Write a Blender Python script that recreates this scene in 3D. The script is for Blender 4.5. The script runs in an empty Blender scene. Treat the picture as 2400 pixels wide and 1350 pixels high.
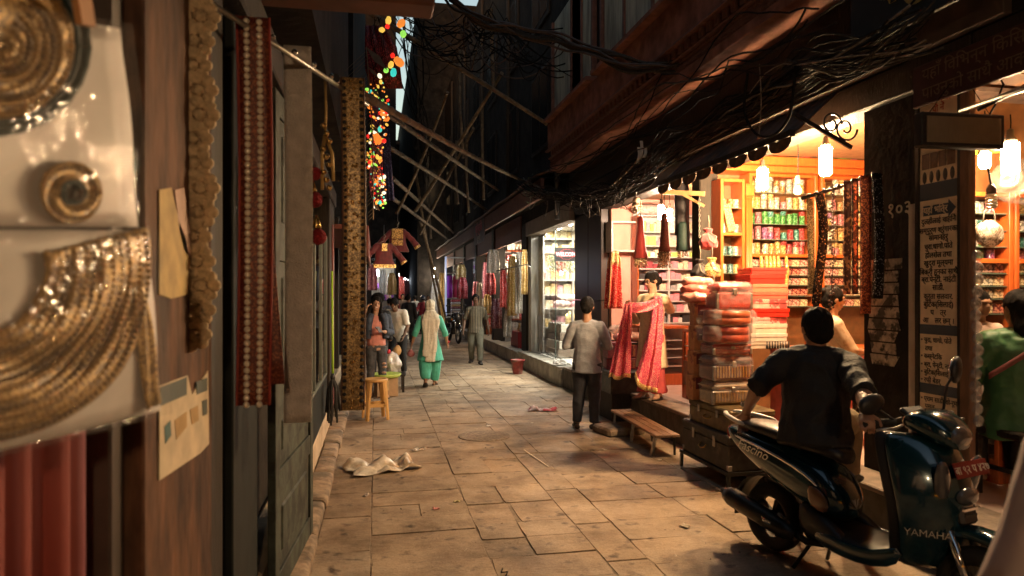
import bpy, bmesh, math, random
import numpy as np
from mathutils import Vector, Matrix, Euler

R = math.radians
random.seed(7)
SC = bpy.context.scene
COL = SC.collection

# ------------------------------------------------------------------ camera, sky, exposure
CAM_H, FPX, VPX, HORY = 1.65, 1600.0, 880.0, 690.0          # eye height, focal length (px of a 2400 px frame), street vanishing point
YAW = math.atan((1200 - VPX) / FPX)
cam_data = bpy.data.cameras.new('camera'); cam = bpy.data.objects.new('camera', cam_data); COL.objects.link(cam)
cam.location = (0, 0, CAM_H); cam.rotation_euler = (R(90), 0, -YAW)
cam_data.sensor_width = 36; cam_data.lens = 24
cam_data.shift_y = (HORY - 675) / 2400
cam_data.clip_start = 0.05; cam_data.clip_end = 800
cam_data.dof.use_dof = True; cam_data.dof.focus_distance = 9.0; cam_data.dof.aperture_fstop = 2.8
SC.camera = cam

W = bpy.data.worlds.new('World'); SC.world = W; W.use_nodes = True
_nt = W.node_tree; _nt.nodes.clear()
_o = _nt.nodes.new('ShaderNodeOutputWorld'); _b = _nt.nodes.new('ShaderNodeBackground'); _s = _nt.nodes.new('ShaderNodeTexSky')
_s.sky_type = 'NISHITA'; _s.sun_disc = False; _s.sun_elevation = R(1.5); _s.sun_rotation = R(200)
_nt.links.new(_s.outputs[0], _b.inputs[0]); _nt.links.new(_b.outputs[0], _o.inputs[0])
_b.inputs[1].default_value = 0.15

vs = SC.view_settings; vs.view_transform = 'Standard'; vs.look = 'None'; vs.exposure = 2.0; vs.gamma = 1; vs.use_curve_mapping = False
SC.cycles.use_denoising = True
SC.cycles.max_bounces = 7; SC.cycles.diffuse_bounces = 4; SC.cycles.glossy_bounces = 3; SC.cycles.transparent_max_bounces = 16
SC.cycles.sample_clamp_indirect = 3.0
SC.cycles.use_light_tree = True
SC.cycles.caustics_reflective = False; SC.cycles.caustics_refractive = False

# ------------------------------------------------------------------ places in the street: x across (right +), y along the street, z up
_sa, _ca = math.sin(YAW), math.cos(YAW)
def ray(px, py):
    u = (px - 1200) / FPX
    return Vector((_sa + u * _ca, _ca - u * _sa, (HORY - py) / FPX))
EYE = Vector((0, 0, CAM_H))
def at_t(px, py, t): return EYE + ray(px, py) * t                 # at a distance along the view axis
def at_x(px, py, x): r = ray(px, py); return EYE + r * (x / r.x)   # on a plane along the street
def at_y(px, py, y): r = ray(px, py); return EYE + r * (y / r.y)   # on a plane across the street
def at_z(px, py, z): r = ray(px, py); return EYE + r * ((z - CAM_H) / r.z)
def gr(px, py): return at_z(px, py, 0.0)

# ------------------------------------------------------------------ materials
MATS = {}
def mat(name, col, rough=0.6, metal=0.0, var=0.2, scale=6.0, bump=0.0, bscale=30.0, rnd=0.0, stretch=None, emit=0.0, ecol=None,
        col2=None, cmix=(0.45, 0.6), alpha=1.0, coat=0.0, trans=0.0, sheen=0.0, world=False, spec=0.5, detail=5.0, rvar=0.0):
    if name in MATS: return MATS[name]
    m = bpy.data.materials.new(name); m.use_nodes = True
    nt = m.node_tree; n = nt.nodes; L = nt.links.new
    p = n['Principled BSDF']
    p.inputs['Roughness'].default_value = rough; p.inputs['Metallic'].default_value = metal
    p.inputs['Specular IOR Level'].default_value = spec
    if coat: p.inputs['Coat Weight'].default_value = coat; p.inputs['Coat Roughness'].default_value = 0.06
    if sheen: p.inputs['Sheen Weight'].default_value = sheen
    if trans: p.inputs['Transmission Weight'].default_value = trans
    p.inputs['Alpha'].default_value = alpha
    c4 = (*col, 1)
    if world:
        g = n.new('ShaderNodeNewGeometry'); src = g.outputs['Position']
    else:
        tc = n.new('ShaderNodeTexCoord'); src = tc.outputs['Object']
    mp = n.new('ShaderNodeMapping'); L(src, mp.inputs[0])
    if stretch: mp.inputs['Scale'].default_value = stretch
    last = None
    if col2 is not None:
        t = n.new('ShaderNodeTexNoise'); t.inputs['Scale'].default_value = scale; t.inputs['Detail'].default_value = detail; t.inputs['Roughness'].default_value = 0.62
        L(mp.outputs[0], t.inputs['Vector'])
        r = n.new('ShaderNodeValToRGB'); r.color_ramp.elements[0].position = cmix[0]; r.color_ramp.elements[1].position = cmix[1]
        r.color_ramp.elements[0].color = c4; r.color_ramp.elements[1].color = (*col2, 1)
        L(t.outputs[0], r.inputs[0]); last = r.outputs[0]
    if var:
        t = n.new('ShaderNodeTexNoise'); t.inputs['Scale'].default_value = scale * 2.3; t.inputs['Detail'].default_value = detail
        L(mp.outputs[0], t.inputs['Vector'])
        mr = n.new('ShaderNodeMapRange'); mr.inputs['To Min'].default_value = 1 - var; mr.inputs['To Max'].default_value = 1 + var
        mr.inputs['From Min'].default_value = 0.3; mr.inputs['From Max'].default_value = 0.7
        L(t.outputs[0], mr.inputs['Value'])
        vm = n.new('ShaderNodeVectorMath'); vm.operation = 'SCALE'
        if last is None: vm.inputs[0].default_value = col
        else: L(last, vm.inputs[0])
        L(mr.outputs[0], vm.inputs['Scale']); last = vm.outputs[0]
    if rnd:
        oi = n.new('ShaderNodeObjectInfo'); mr = n.new('ShaderNodeMapRange')
        mr.inputs['To Min'].default_value = 1 - rnd; mr.inputs['To Max'].default_value = 1 + rnd
        L(oi.outputs['Random'], mr.inputs['Value'])
        vm = n.new('ShaderNodeVectorMath'); vm.operation = 'SCALE'
        if last is None: vm.inputs[0].default_value = col
        else: L(last, vm.inputs[0])
        L(mr.outputs[0], vm.inputs['Scale']); last = vm.outputs[0]
    if last is None: p.inputs['Base Color'].default_value = c4
    else: L(last, p.inputs['Base Color'])
    if rvar:
        t = n.new('ShaderNodeTexNoise'); t.inputs['Scale'].default_value = scale * 1.3; t.inputs['Detail'].default_value = 4
        L(mp.outputs[0], t.inputs['Vector'])
        mr = n.new('ShaderNodeMapRange'); mr.inputs['From Min'].default_value = .3; mr.inputs['From Max'].default_value = .7
        mr.inputs['To Min'].default_value = max(0.02, rough - rvar); mr.inputs['To Max'].default_value = min(1, rough + rvar)
        L(t.outputs[0], mr.inputs['Value']); L(mr.outputs[0], p.inputs['Roughness'])
    if bump:
        t = n.new('ShaderNodeTexNoise'); t.inputs['Scale'].default_value = bscale; t.inputs['Detail'].default_value = 6
        L(mp.outputs[0], t.inputs['Vector'])
        b = n.new('ShaderNodeBump'); b.inputs['Strength'].default_value = bump; b.inputs['Distance'].default_value = 0.02
        L(t.outputs[0], b.inputs['Height']); L(b.outputs[0], p.inputs['Normal'])
    if emit:
        p.inputs['Emission Color'].default_value = (*(ecol or col), 1); p.inputs['Emission Strength'].default_value = emit
    MATS[name] = m
    return m

def glass_mat(name, tint=(1, 1, 1), gloss=0.0, rough=0.02):
    # a thin clear sheet: mostly see-through, glossy towards grazing angles
    if name in MATS: return MATS[name]
    m = bpy.data.materials.new(name); m.use_nodes = True; nt = m.node_tree; n = nt.nodes; n.clear(); L = nt.links.new
    o = n.new('ShaderNodeOutputMaterial'); tr = n.new('ShaderNodeBsdfTransparent'); tr.inputs[0].default_value = (*tint, 1)
    gl = n.new('ShaderNodeBsdfGlossy'); gl.inputs['Roughness'].default_value = rough
    fr = n.new('ShaderNodeFresnel'); ge = n.new('ShaderNodeNewGeometry'); io = n.new('ShaderNodeMapRange')
    io.inputs['To Min'].default_value = 1.45; io.inputs['To Max'].default_value = 1 / 1.45; L(ge.outputs['Backfacing'], io.inputs['Value']); L(io.outputs[0], fr.inputs[0])   # same on both faces
    ad = n.new('ShaderNodeMath'); ad.operation = 'ADD'; ad.inputs[1].default_value = gloss; ad.use_clamp = True
    mx = n.new('ShaderNodeMixShader'); L(fr.outputs[0], ad.inputs[0]); L(ad.outputs[0], mx.inputs[0]); L(tr.outputs[0], mx.inputs[1]); L(gl.outputs[0], mx.inputs[2])
    L(mx.outputs[0], o.inputs[0]); MATS[name] = m
    return m

def film_mat(name, tint=(1, 1, 1), haze=0.25, hazecol=(.8, .8, .8), rough=0.15, bscale=14, bump=0.6):
    # crinkled plastic film: part see-through, part milky, with broken highlights
    if name in MATS: return MATS[name]
    m = bpy.data.materials.new(name); m.use_nodes = True; nt = m.node_tree; n = nt.nodes; n.clear(); L = nt.links.new
    o = n.new('ShaderNodeOutputMaterial'); tr = n.new('ShaderNodeBsdfTransparent'); tr.inputs[0].default_value = (*tint, 1)
    p = n.new('ShaderNodeBsdfPrincipled'); p.inputs['Base Color'].default_value = (*hazecol, 1); p.inputs['Roughness'].default_value = rough
    p.inputs['Specular IOR Level'].default_value = 0.9; p.inputs['IOR'].default_value = 1.8
    tc = n.new('ShaderNodeTexCoord'); t = n.new('ShaderNodeTexNoise'); t.inputs['Scale'].default_value = bscale; t.inputs['Detail'].default_value = 3
    t.inputs['Distortion'].default_value = 1.5
    L(tc.outputs['Object'], t.inputs['Vector'])
    b = n.new('ShaderNodeBump'); b.inputs['Strength'].default_value = bump; b.inputs['Distance'].default_value = 0.03
    L(t.outputs[0], b.inputs['Height']); L(b.outputs[0], p.inputs['Normal'])
    mx = n.new('ShaderNodeMixShader'); mx.inputs[0].default_value = haze
    L(tr.outputs[0], mx.inputs[1]); L(p.outputs[0], mx.inputs[2]); L(mx.outputs[0], o.inputs[0]); MATS[name] = m
    return m

def sequin_mat(name, col, glint=(1, .85, .55), scale=160, rough=0.25, amount=0.5, metal=0.7, bump=1.0):
    # fabric with metallic thread and sequins: voronoi cells of which some are mirrors with tilted normals
    if name in MATS: return MATS[name]
    m = bpy.data.materials.new(name); m.use_nodes = True; nt = m.node_tree; n = nt.nodes; L = nt.links.new
    p = n['Principled BSDF']; tc = n.new('ShaderNodeTexCoord'); v = n.new('ShaderNodeTexVoronoi'); v.inputs['Scale'].default_value = scale
    L(tc.outputs['Object'], v.inputs['Vector'])
    sp = n.new('ShaderNodeSeparateColor'); L(v.outputs['Color'], sp.inputs[0])
    gt = n.new('ShaderNodeMath'); gt.operation = 'LESS_THAN'; gt.inputs[1].default_value = amount; L(sp.outputs[0], gt.inputs[0])
    mx = n.new('ShaderNodeMix'); mx.data_type = 'RGBA'; mx.inputs[6].default_value = (*col, 1); mx.inputs[7].default_value = (*glint, 1)
    L(gt.outputs[0], mx.inputs[0]); L(mx.outputs[2], p.inputs['Base Color'])
    mm = n.new('ShaderNodeMath'); mm.operation = 'MULTIPLY'; mm.inputs[1].default_value = metal; L(gt.outputs[0], mm.inputs[0]); L(mm.outputs[0], p.inputs['Metallic'])
    p.inputs['Roughness'].default_value = rough
    b = n.new('ShaderNodeBump'); b.inputs['Strength'].default_value = bump; b.inputs['Distance'].default_value = 0.006
    L(sp.outputs[1], b.inputs['Height']); L(b.outputs[0], p.inputs['Normal'])
    MATS[name] = m
    return m

# ------------------------------------------------------------------ mesh building
class MB:
    def __init__(s): s.v = []; s.f = []; s.m = []; s.s = []; s.mi = 0; s.sm = False
    def add(s, vs, fs, sm=None):
        b = len(s.v); s.v.extend([tuple(v) for v in vs])
        for f in fs: s.f.append(tuple(i + b for i in f)); s.m.append(s.mi); s.s.append(s.sm if sm is None else sm)
        return s
    def box(s, c, d, rot=None, bev=0.0):
        hx, hy, hz = d[0] / 2, d[1] / 2, d[2] / 2; c = Vector(c)
        M = rot.to_matrix() if isinstance(rot, Euler) else rot
        def T(p):
            p = Vector(p)
            if M is not None: p = M @ p
            return p + c
        if bev <= 0:
            v = [T((x * hx, y * hy, z * hz)) for x in (-1, 1) for y in (-1, 1) for z in (-1, 1)]
            s.add(v, [(0, 1, 3, 2), (4, 6, 7, 5), (0, 4, 5, 1), (2, 3, 7, 6), (0, 2, 6, 4), (1, 5, 7, 3)], False); return s
        b = min(bev, hx * .9, hy * .9, hz * .9); H = (hx, hy, hz)
        v = []; idx = {}
        for sx in (-1, 1):
            for sy in (-1, 1):
                for sz in (-1, 1):
                    sg = (sx, sy, sz)
                    for a in range(3):
                        q = [sg[k] * (H[k] if k == a else H[k] - b) for k in range(3)]
                        idx[(sg, a)] = len(v); v.append(T(q))
        f = []
        for a in range(3):
            o1, o2 = (a + 1) % 3, (a + 2) % 3
            for sg in (-1, 1):
                q = []
                for (e, g) in ((-1, -1), (1, -1), (1, 1), (-1, 1)):
                    t = [0, 0, 0]; t[a] = sg; t[o1] = e; t[o2] = g; q.append(idx[(tuple(t), a)])
                f.append(q if sg > 0 else q[::-1])
        for a in range(3):
            o1, o2 = (a + 1) % 3, (a + 2) % 3
            for e in (-1, 1):
                for g in (-1, 1):
                    t0 = [0, 0, 0]; t1 = [0, 0, 0]; t0[a] = -1; t1[a] = 1; t0[o1] = t1[o1] = e; t0[o2] = t1[o2] = g
                    f.append((idx[(tuple(t0), o1)], idx[(tuple(t1), o1)], idx[(tuple(t1), o2)], idx[(tuple(t0), o2)]))
        for sx in (-1, 1):
            for sy in (-1, 1):
                for sz in (-1, 1): f.append(tuple(idx[((sx, sy, sz), a)] for a in range(3)))
        s.add(v, f, False); return s
    def bar(s, a, b, w, h, up=(0, 0, 1), bev=0.0):
        a, b = Vector(a), Vector(b); d = (b - a); l = d.length; d.normalize(); up = Vector(up)
        if abs(d.dot(up)) > .99: up = Vector((1, 0, 0))
        x = d.cross(up).normalized(); z = x.cross(d)
        return s.box((a + b) / 2, (w, l, h), Matrix((x, d, z)).transposed(), bev)
    def tube(s, pts, rad, n=8, cap=True, flat=None, sm=True, up=None):
        # pts along a path, rad a number or list; flat = (kx, ky) squashes the section
        pts = [Vector(p) for p in pts]; k = len(pts)
        rr = list(rad) if isinstance(rad, (list, tuple)) else [rad] * k
        t0 = (pts[1] - pts[0]).normalized()
        ref = Vector(up) if up else (Vector((0, 0, 1)) if abs(t0.z) < .9 else Vector((1, 0, 0)))
        nx = t0.cross(ref).normalized(); rings = []
        for i in range(k):
            t = (pts[min(i + 1, k - 1)] - pts[max(i - 1, 0)]).normalized()
            nx = (nx - t * nx.dot(t)); nx = nx.normalized() if nx.length > 1e-6 else t.orthogonal().normalized()
            ny = t.cross(nx)
            fx, fy = (1, 1)
            r = rr[i]
            if isinstance(r, (tuple, list)): fx, fy = r; r = 1
            elif flat: fx, fy = flat
            rings.append([pts[i] + nx * (math.cos(2 * math.pi * j / n) * r * fx) + ny * (math.sin(2 * math.pi * j / n) * r * fy) for j in range(n)])
        return s.rings(rings, cap, sm)
    def rings(s, rings, cap=True, sm=True, closed=True):
        n = len(rings[0]); v = [p for r in rings for p in r]; f = []
        for i in range(len(rings) - 1):
            for j in range(n if closed else n - 1):
                a = i * n + j; b = i * n + (j + 1) % n
                f.append((a, b, b + n, a + n))
        s.add(v, f, sm)
        if cap and closed:
            b = len(s.v) - len(v)
            for q in (tuple(reversed(range(n))), tuple((len(rings) - 1) * n + j for j in range(n))):
                s.f.append(tuple(i + b for i in q)); s.m.append(s.mi); s.s.append(False)
        return s
    def lathe(s, prof, n=16, c=(0, 0, 0), sm=True, M=None, cap=True):
        rings = []
        for r, z in prof:
            ring = []
            for j in range(n):
                p = Vector((math.cos(2 * math.pi * j / n) * r, math.sin(2 * math.pi * j / n) * r, z))
                if M is not None: p = M @ p
                ring.append(p + Vector(c))
            rings.append(ring)
        return s.rings(rings, cap, sm)
    def ball(s, c, r, n=10, m=6, rot=None):
        r = (r, r, r) if not isinstance(r, (tuple, list)) else r
        rings = []
        for i in range(m + 1):
            th = math.pi * (0.02 + 0.96 * i / m)
            ring = []
            for j in range(n):
                p = Vector((math.sin(th) * math.cos(2 * math.pi * j / n) * r[0], math.sin(th) * math.sin(2 * math.pi * j / n) * r[1], -math.cos(th) * r[2]))
                if rot is not None: p = rot @ p
                ring.append(p + Vector(c))
            rings.append(ring)
        return s.rings(rings, True, True)
    def prism(s, poly, h, M):
        # closed outline in a plane, extruded by h; M maps (x, y, z) into place
        n = len(poly); v = [M @ Vector((x, y, 0)) for x, y in poly] + [M @ Vector((x, y, h)) for x, y in poly]
        f = [tuple(range(n))[::-1], tuple(range(n, 2 * n))] + [(i, (i + 1) % n, n + (i + 1) % n, n + i) for i in range(n)]
        return s.add(v, f, False)
    def grid(s, fn, nu, nv, sm=True):
        v = [fn(i / nu, j / nv) for j in range(nv + 1) for i in range(nu + 1)]
        f = [(j * (nu + 1) + i, j * (nu + 1) + i + 1, (j + 1) * (nu + 1) + i + 1, (j + 1) * (nu + 1) + i) for j in range(nv) for i in range(nu)]
        return s.add(v, f, sm)
    def mesh(s, name, mats):
        me = bpy.data.meshes.new(name); me.from_pydata(s.v, [], s.f)
        for m in (mats if isinstance(mats, (list, tuple)) else [mats]): me.materials.append(m)
        me.polygons.foreach_set('material_index', s.m); me.polygons.foreach_set('use_smooth', s.s); me.update()
        return me
    def build(s, name, mats, parent=None, loc=(0, 0, 0), rot=(0, 0, 0), thick=0.0, sub=0, **tags):
        return put(name, s.mesh(name, mats), parent, loc, rot, thick, sub, **tags)

def put(name, me, parent=None, loc=(0, 0, 0), rot=(0, 0, 0), thick=0.0, sub=0, **tags):
    o = bpy.data.objects.new(name, me); COL.objects.link(o); o.location = loc; o.rotation_euler = rot
    if parent is not None: o.parent = parent
    if thick: md = o.modifiers.new('thickness', 'SOLIDIFY'); md.thickness = thick; md.offset = 0
    if sub: md = o.modifiers.new('smooth', 'SUBSURF'); md.levels = sub; md.render_levels = sub
    for k, v in tags.items(): o[k] = v
    return o
def tag(o, label, category, group=None):
    o['label'] = label; o['category'] = category
    if group: o['group'] = group
    return o
def thing(name, label, category, loc=(0, 0, 0), rotz=0.0, group=None, kind=None):
    o = bpy.data.objects.new(name, None); COL.objects.link(o); o.location = loc; o.rotation_euler = (0, 0, rotz); o.empty_display_size = .1
    if kind: o['kind'] = kind
    if label: tag(o, label, category, group)
    return o
def part(parent, name, mats, fn, **kw):
    b = MB(); fn(b); return b.build(name, mats, parent, **kw)
def boxpart(parent, name, mats, lo, hi, bev=0.0, **kw):
    b = MB(); b.box([(lo[i] + hi[i]) / 2 for i in range(3)], [abs(hi[i] - lo[i]) for i in range(3)], bev=bev)
    return b.build(name, mats, parent, **kw)
def copy_tree(o, parent=None):
    c = o.copy(); COL.objects.link(c); c.parent = parent
    for ch in list(o.children): copy_tree(ch, c)
    return c
def text_part(parent, name, body, m, size, M, depth=0.002, align='CENTER', shear=0.0, bold=0.0, xscale=1.0):
    cu = bpy.data.curves.new(name, 'FONT'); cu.body = body; cu.size = size; cu.extrude = depth; cu.align_x = align; cu.align_y = 'CENTER'; cu.shear = shear; cu.offset = bold
    cu.resolution_u = 3
    t = bpy.data.objects.new(name, cu); COL.objects.link(t)
    dg = bpy.context.evaluated_depsgraph_get(); dg.update()
    me = bpy.data.meshes.new_from_object(t.evaluated_get(dg)); bpy.data.objects.remove(t); bpy.data.curves.remove(cu)
    me.transform(M @ Matrix.Diagonal((xscale, 1, 1, 1)))
    me.materials.clear(); me.materials.append(m)
    return put(name, me, parent)
def frame_mat(origin, xdir, zdir=(0, 0, 1)):
    # text plane: x along xdir, y along zdir, facing x cross z
    x = Vector(xdir).normalized(); y = Vector(zdir).normalized(); z = x.cross(y)
    M = Matrix((x, y, z)).transposed().to_4x4(); M.translation = Vector(origin)
    return M
def jit(a): return random.uniform(-a, a)
# ------------------------------------------------------------------ people: one continuous body each, clothes and hair as children
from mathutils import noise as mnoise
def blob(name, mb, mats, parent, voxel=.01, smooth=3, wrinkle=None, seed=0.0):
    me0 = mb.mesh(name + '_raw', mats); ob = bpy.data.objects.new('raw', me0); COL.objects.link(ob)
    r = ob.modifiers.new('r', 'REMESH'); r.mode = 'VOXEL'; r.voxel_size = voxel; r.use_smooth_shade = True
    if smooth: s = ob.modifiers.new('s', 'SMOOTH'); s.iterations = smooth; s.factor = .5
    dg = bpy.context.evaluated_depsgraph_get(); dg.update()
    me = bpy.data.meshes.new_from_object(ob.evaluated_get(dg)); me.name = name
    bpy.data.objects.remove(ob); bpy.data.meshes.remove(me0)
    n = len(me.vertices)
    if wrinkle and n:
        amp, fr, st = wrinkle
        co = np.empty(n * 3); me.vertices.foreach_get('co', co); no = np.empty(n * 3); me.vertices.foreach_get('normal', no)
        co = co.reshape(-1, 3); no = no.reshape(-1, 3); q = co * (np.array(st) * fr) + seed
        d = np.array([1 - 2.2 * abs(mnoise.noise(Vector(p))) + .35 * mnoise.noise(Vector(p) * 2.3) for p in q])
        co = co + no * (d * amp)[:, None]; me.vertices.foreach_set('co', co.ravel())
    me.materials.clear()
    for m in (mats if isinstance(mats, (list, tuple)) else [mats]): me.materials.append(m)
    me.polygons.foreach_set('use_smooth', [True] * len(me.polygons)); me.update()
    return put(name, me, parent)

M_skin = mat('brown_skin', (.32, .17, .10), .5, var=.1, scale=12)
M_skinl = mat('light_brown_skin', (.45, .26, .17), .5, var=.1, scale=12)
M_skind = mat('dark_brown_skin', (.16, .085, .05), .5, var=.1, scale=12)
M_hair = mat('black_hair', (.009, .0075, .007), .75, spec=.15, var=.3, scale=30, stretch=(6, 6, 1), bump=.5, bscale=40)
M_white_eye = mat('eye_white', (.7, .66, .6), .3, var=0); M_iris = mat('dark_iris', (.01, .008, .006), .2, var=0)
M_lip = mat('lip', (.35, .10, .08), .4, var=0); M_teeth = mat('teeth', (.8, .78, .72), .3, var=0)

class Person:
    def __init__(s, label, loc, face, h, skin=M_skin, bulk=1.0, group=None, voxel=.010, head=(0, 0, 0), **pose):
        # face: world direction (x, y) the person looks; local frame faces -Y, own left is +X
        s.th = math.atan2(face[0], -face[1]); s.loc = Vector(loc); s.h = h; s.bulk = bulk; s.skin = skin; s.vox = voxel
        s.o = thing('person', label, 'person', loc, s.th, group)
        J = dict(pel=(0, 0, .515), chest=(0, 0, .69), neck=(0, .012, .825), head=(0, -.008, .925))
        for sd, g in (('L', 1), ('R', -1)):
            J.update({'sh' + sd: (.100 * g, .012, .775), 'el' + sd: (.135 * g, .03, .625), 'wr' + sd: (.14 * g, -.01, .475), 'hip' + sd: (.05 * g, 0, .50), 'kn' + sd: (.055 * g, -.012, .28), 'an' + sd: (.056 * g, .015, .045)})
        s.J = {k: Vector(v) * h for k, v in J.items()}
        for k, v in pose.items():
            if k in s.J: s.J[k] = v if isinstance(v, Vector) else Vector(v) * h
        s.toe = {sd: Vector(pose.get('toe' + sd, (g * .25, -1, 0))).normalized() for sd, g in (('L', 1), ('R', -1))}
        s.hand = {sd: pose.get('hand' + sd) for sd in 'LR'}; s.curl = {sd: pose.get('curl' + sd, .5) for sd in 'LR'}; s.palm = {sd: pose.get('palm' + sd) for sd in 'LR'}
        s.HR = Euler([R(a) for a in head]).to_matrix()
    def loc_of(s, w):                                     # world point -> local
        return Matrix.Rotation(-s.th, 3, 'Z') @ (Vector(w) - s.loc)
    def spine(s):
        J = s.J; a, c, n = J['pel'], J['chest'], J['neck']; ax = (c - a).normalized()
        return [a - ax * .05 * s.h, a, a.lerp(c, .5), c, c.lerp(n, .55), c.lerp(n, .85), n]
    def torso(s, b, grow=0.0, lo=0, hi=7, k=None):
        B = s.bulk * s.h; r = k or [(.084, .066), (.094, .07), (.084, .064), (.094, .068), (.086, .060), (.054, .045), (.036, .036)]
        sp = s.spine()
        b.tube(sp[lo:hi], [(x * B + grow, y * B + grow) for x, y in r[lo:hi]], 16, up=(0, -1, 0))
        for sd in 'LR':
            q = s.J['sh' + sd]; b.ball(q, .034 * B + grow, 10, 8)
            b.tube([s.J['chest'].lerp(s.J['neck'], .72), q], [.040 * B + grow, .031 * B + grow], 8)
    def arm(s, b, sd, grow=0.0, frac=2.0, flare=0.0):
        h = s.h * (s.bulk ** .5); a, e, w = s.J['sh' + sd], s.J['el' + sd], s.J['wr' + sd]
        pts = [a, a.lerp(e, .35), a.lerp(e, .7), e, e.lerp(w, .3), e.lerp(w, .65), w]; rr = [.036, .033, .028, .026, .0255, .020, .0155]
        pos = [0, .35, .7, 1, 1.3, 1.65, 2.0]
        out, ro = [], []
        for i, p in enumerate(pos):
            if p <= frac: out.append(pts[i]); ro.append(rr[i] * h + grow)
            else:
                t = (frac - pos[i - 1]) / (p - pos[i - 1]); out.append(pts[i - 1].lerp(pts[i], t)); ro.append((rr[i - 1] + (rr[i] - rr[i - 1]) * t) * h + grow); break
        ro[-1] += flare
        b.tube(out, ro, 10)
    def leg(s, b, sd, grow=0.0, frac=2.0, flare=0.0, prof=None):
        h = s.h * (s.bulk ** .5); a, k, n = s.J['hip' + sd], s.J['kn' + sd], s.J['an' + sd]
        prof = prof or [.056, .053, .043, .036, .035, .028, .021]
        pts = [a, a.lerp(k, .35), a.lerp(k, .75), k, k.lerp(n, .3), k.lerp(n, .7), n]; pos = [0, .35, .75, 1, 1.3, 1.7, 2.0]
        out, ro = [], []
        for i, p in enumerate(pos):
            if p <= frac + 1e-6: out.append(pts[i]); ro.append(prof[i] * h + grow)
            else:
                t = (frac - pos[i - 1]) / (p - pos[i - 1]); out.append(pts[i - 1].lerp(pts[i], t)); ro.append((prof[i - 1] + (prof[i] - prof[i - 1]) * t) * h + grow); break
        ro[-1] += flare
        b.tube(out, ro, 12)
    def foot(s, b, sd, grow=0.0, sole=False):
        h = s.h; a = s.J['an' + sd]; t = s.toe[sd]; t3 = Vector((t.x, t.y, t.z)); dn = Vector((0, 0, -1))
        heel = a - t3 * .022 * h + dn * .026 * h; ball_ = a + t3 * .075 * h + dn * .030 * h; tip = a + t3 * .118 * h + dn * .033 * h
        b.tube([a + Vector((0, 0, .02 * h)), a.lerp(ball_, .35) + Vector((0, 0, .004 * h)), ball_, tip], [.021 * h + grow, (.022 * h + grow, .022 * h + grow), (.027 * h + grow, .013 * h + grow), (.018 * h + grow, .009 * h + grow)], 10, up=(0, 0, 1))
        b.ball(heel, (.019 * h + grow, .019 * h + grow, .017 * h + grow), 8, 6)
    def hand_geo(s, b, sd):
        g = 1 if sd == 'L' else -1; w, e = s.J['wr' + sd], s.J['el' + sd]; k = s.h / 1.65
        d = (Vector(s.hand[sd]) if s.hand[sd] else (w - e)).normalized()
        pn = Vector(s.palm[sd]) if s.palm[sd] else Vector((-g, -.25, 0))     # palm faces this way
        pn = (pn - d * pn.dot(d)).normalized(); sx = d.cross(pn).normalized()
        th = s.J['neck'] - s.J['pel']
        # sx runs across the palm; thumb on the side that lies forward/up
        side = 1 if sx.dot(Vector((0, -1, .3))) > 0 else -1
        b.tube([w, w + d * .03 * k, w + d * .085 * k], [(.024 * k, .017 * k), (.036 * k, .016 * k), (.038 * k, .013 * k)], 10, up=pn)
        c = s.curl[sd]
        for i, (off, ln) in enumerate(((.029, .072), (.010, .080), (-.010, .075), (-.029, .058))):
            p0 = w + d * .078 * k + sx * off * side * k; dirv = d.copy(); pts = [p0]
            for j, seg in enumerate((.42, .33, .25)):
                rot = Matrix.Rotation(c * (.55 + .35 * j + .1 * i), 3, pn.cross(d).normalized() * -1)
                dirv = (rot @ dirv) if (rot @ dirv).dot(pn) > dirv.dot(pn) else (Matrix.Rotation(-c * (.55 + .35 * j + .1 * i), 3, pn.cross(d).normalized() * -1) @ dirv)
                pts.append(pts[-1] + dirv * ln * seg * k)
            b.tube(pts, [.0095 * k, .009 * k, .0082 * k, .007 * k], 7)
        t0 = w + d * .028 * k + sx * side * .028 * k
        b.tube([t0, t0 + (d * .45 + sx * side * .75 + pn * .3).normalized() * .034 * k, t0 + (d * .8 + sx * side * .75 + pn * .6).normalized() * .066 * k], [.0125 * k, .0105 * k, .008 * k], 7)
    def head_pt(s, v): return s.J['head'] + s.HR @ (Vector(v) * s.h)
    def head_geo(s, b):
        h = s.h; H = s.HR
        b.ball(s.head_pt((0, .008, .012)), (.047 * h, .058 * h, .056 * h), 16, 12, H)
        b.ball(s.head_pt((0, -.012, -.022)), (.037 * h, .040 * h, .046 * h), 14, 10, H)
        b.ball(s.head_pt((0, -.030, -.052)), (.020 * h, .018 * h, .014 * h), 8, 6, H)
        b.tube([s.head_pt((0, -.050, .006)), s.head_pt((0, -.060, -.014)), s.head_pt((0, -.050, -.020))], [.006 * h, .0095 * h, .008 * h], 6)
        b.tube([s.head_pt((-.028, -.046, .012)), s.head_pt((0, -.053, .014)), s.head_pt((.028, -.046, .012))], .007 * h, 6)
        for g in (-1, 1): b.ball(s.head_pt((.047 * g, .004, -.006)), (.007 * h, .013 * h, .018 * h), 8, 6, H)
        b.tube([s.J['neck'] - Vector((0, 0, .02 * h)), s.J['neck'].lerp(s.J['head'], .5), s.head_pt((0, .008, -.02))], [.038 * h, .033 * h, .034 * h], 12)
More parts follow.
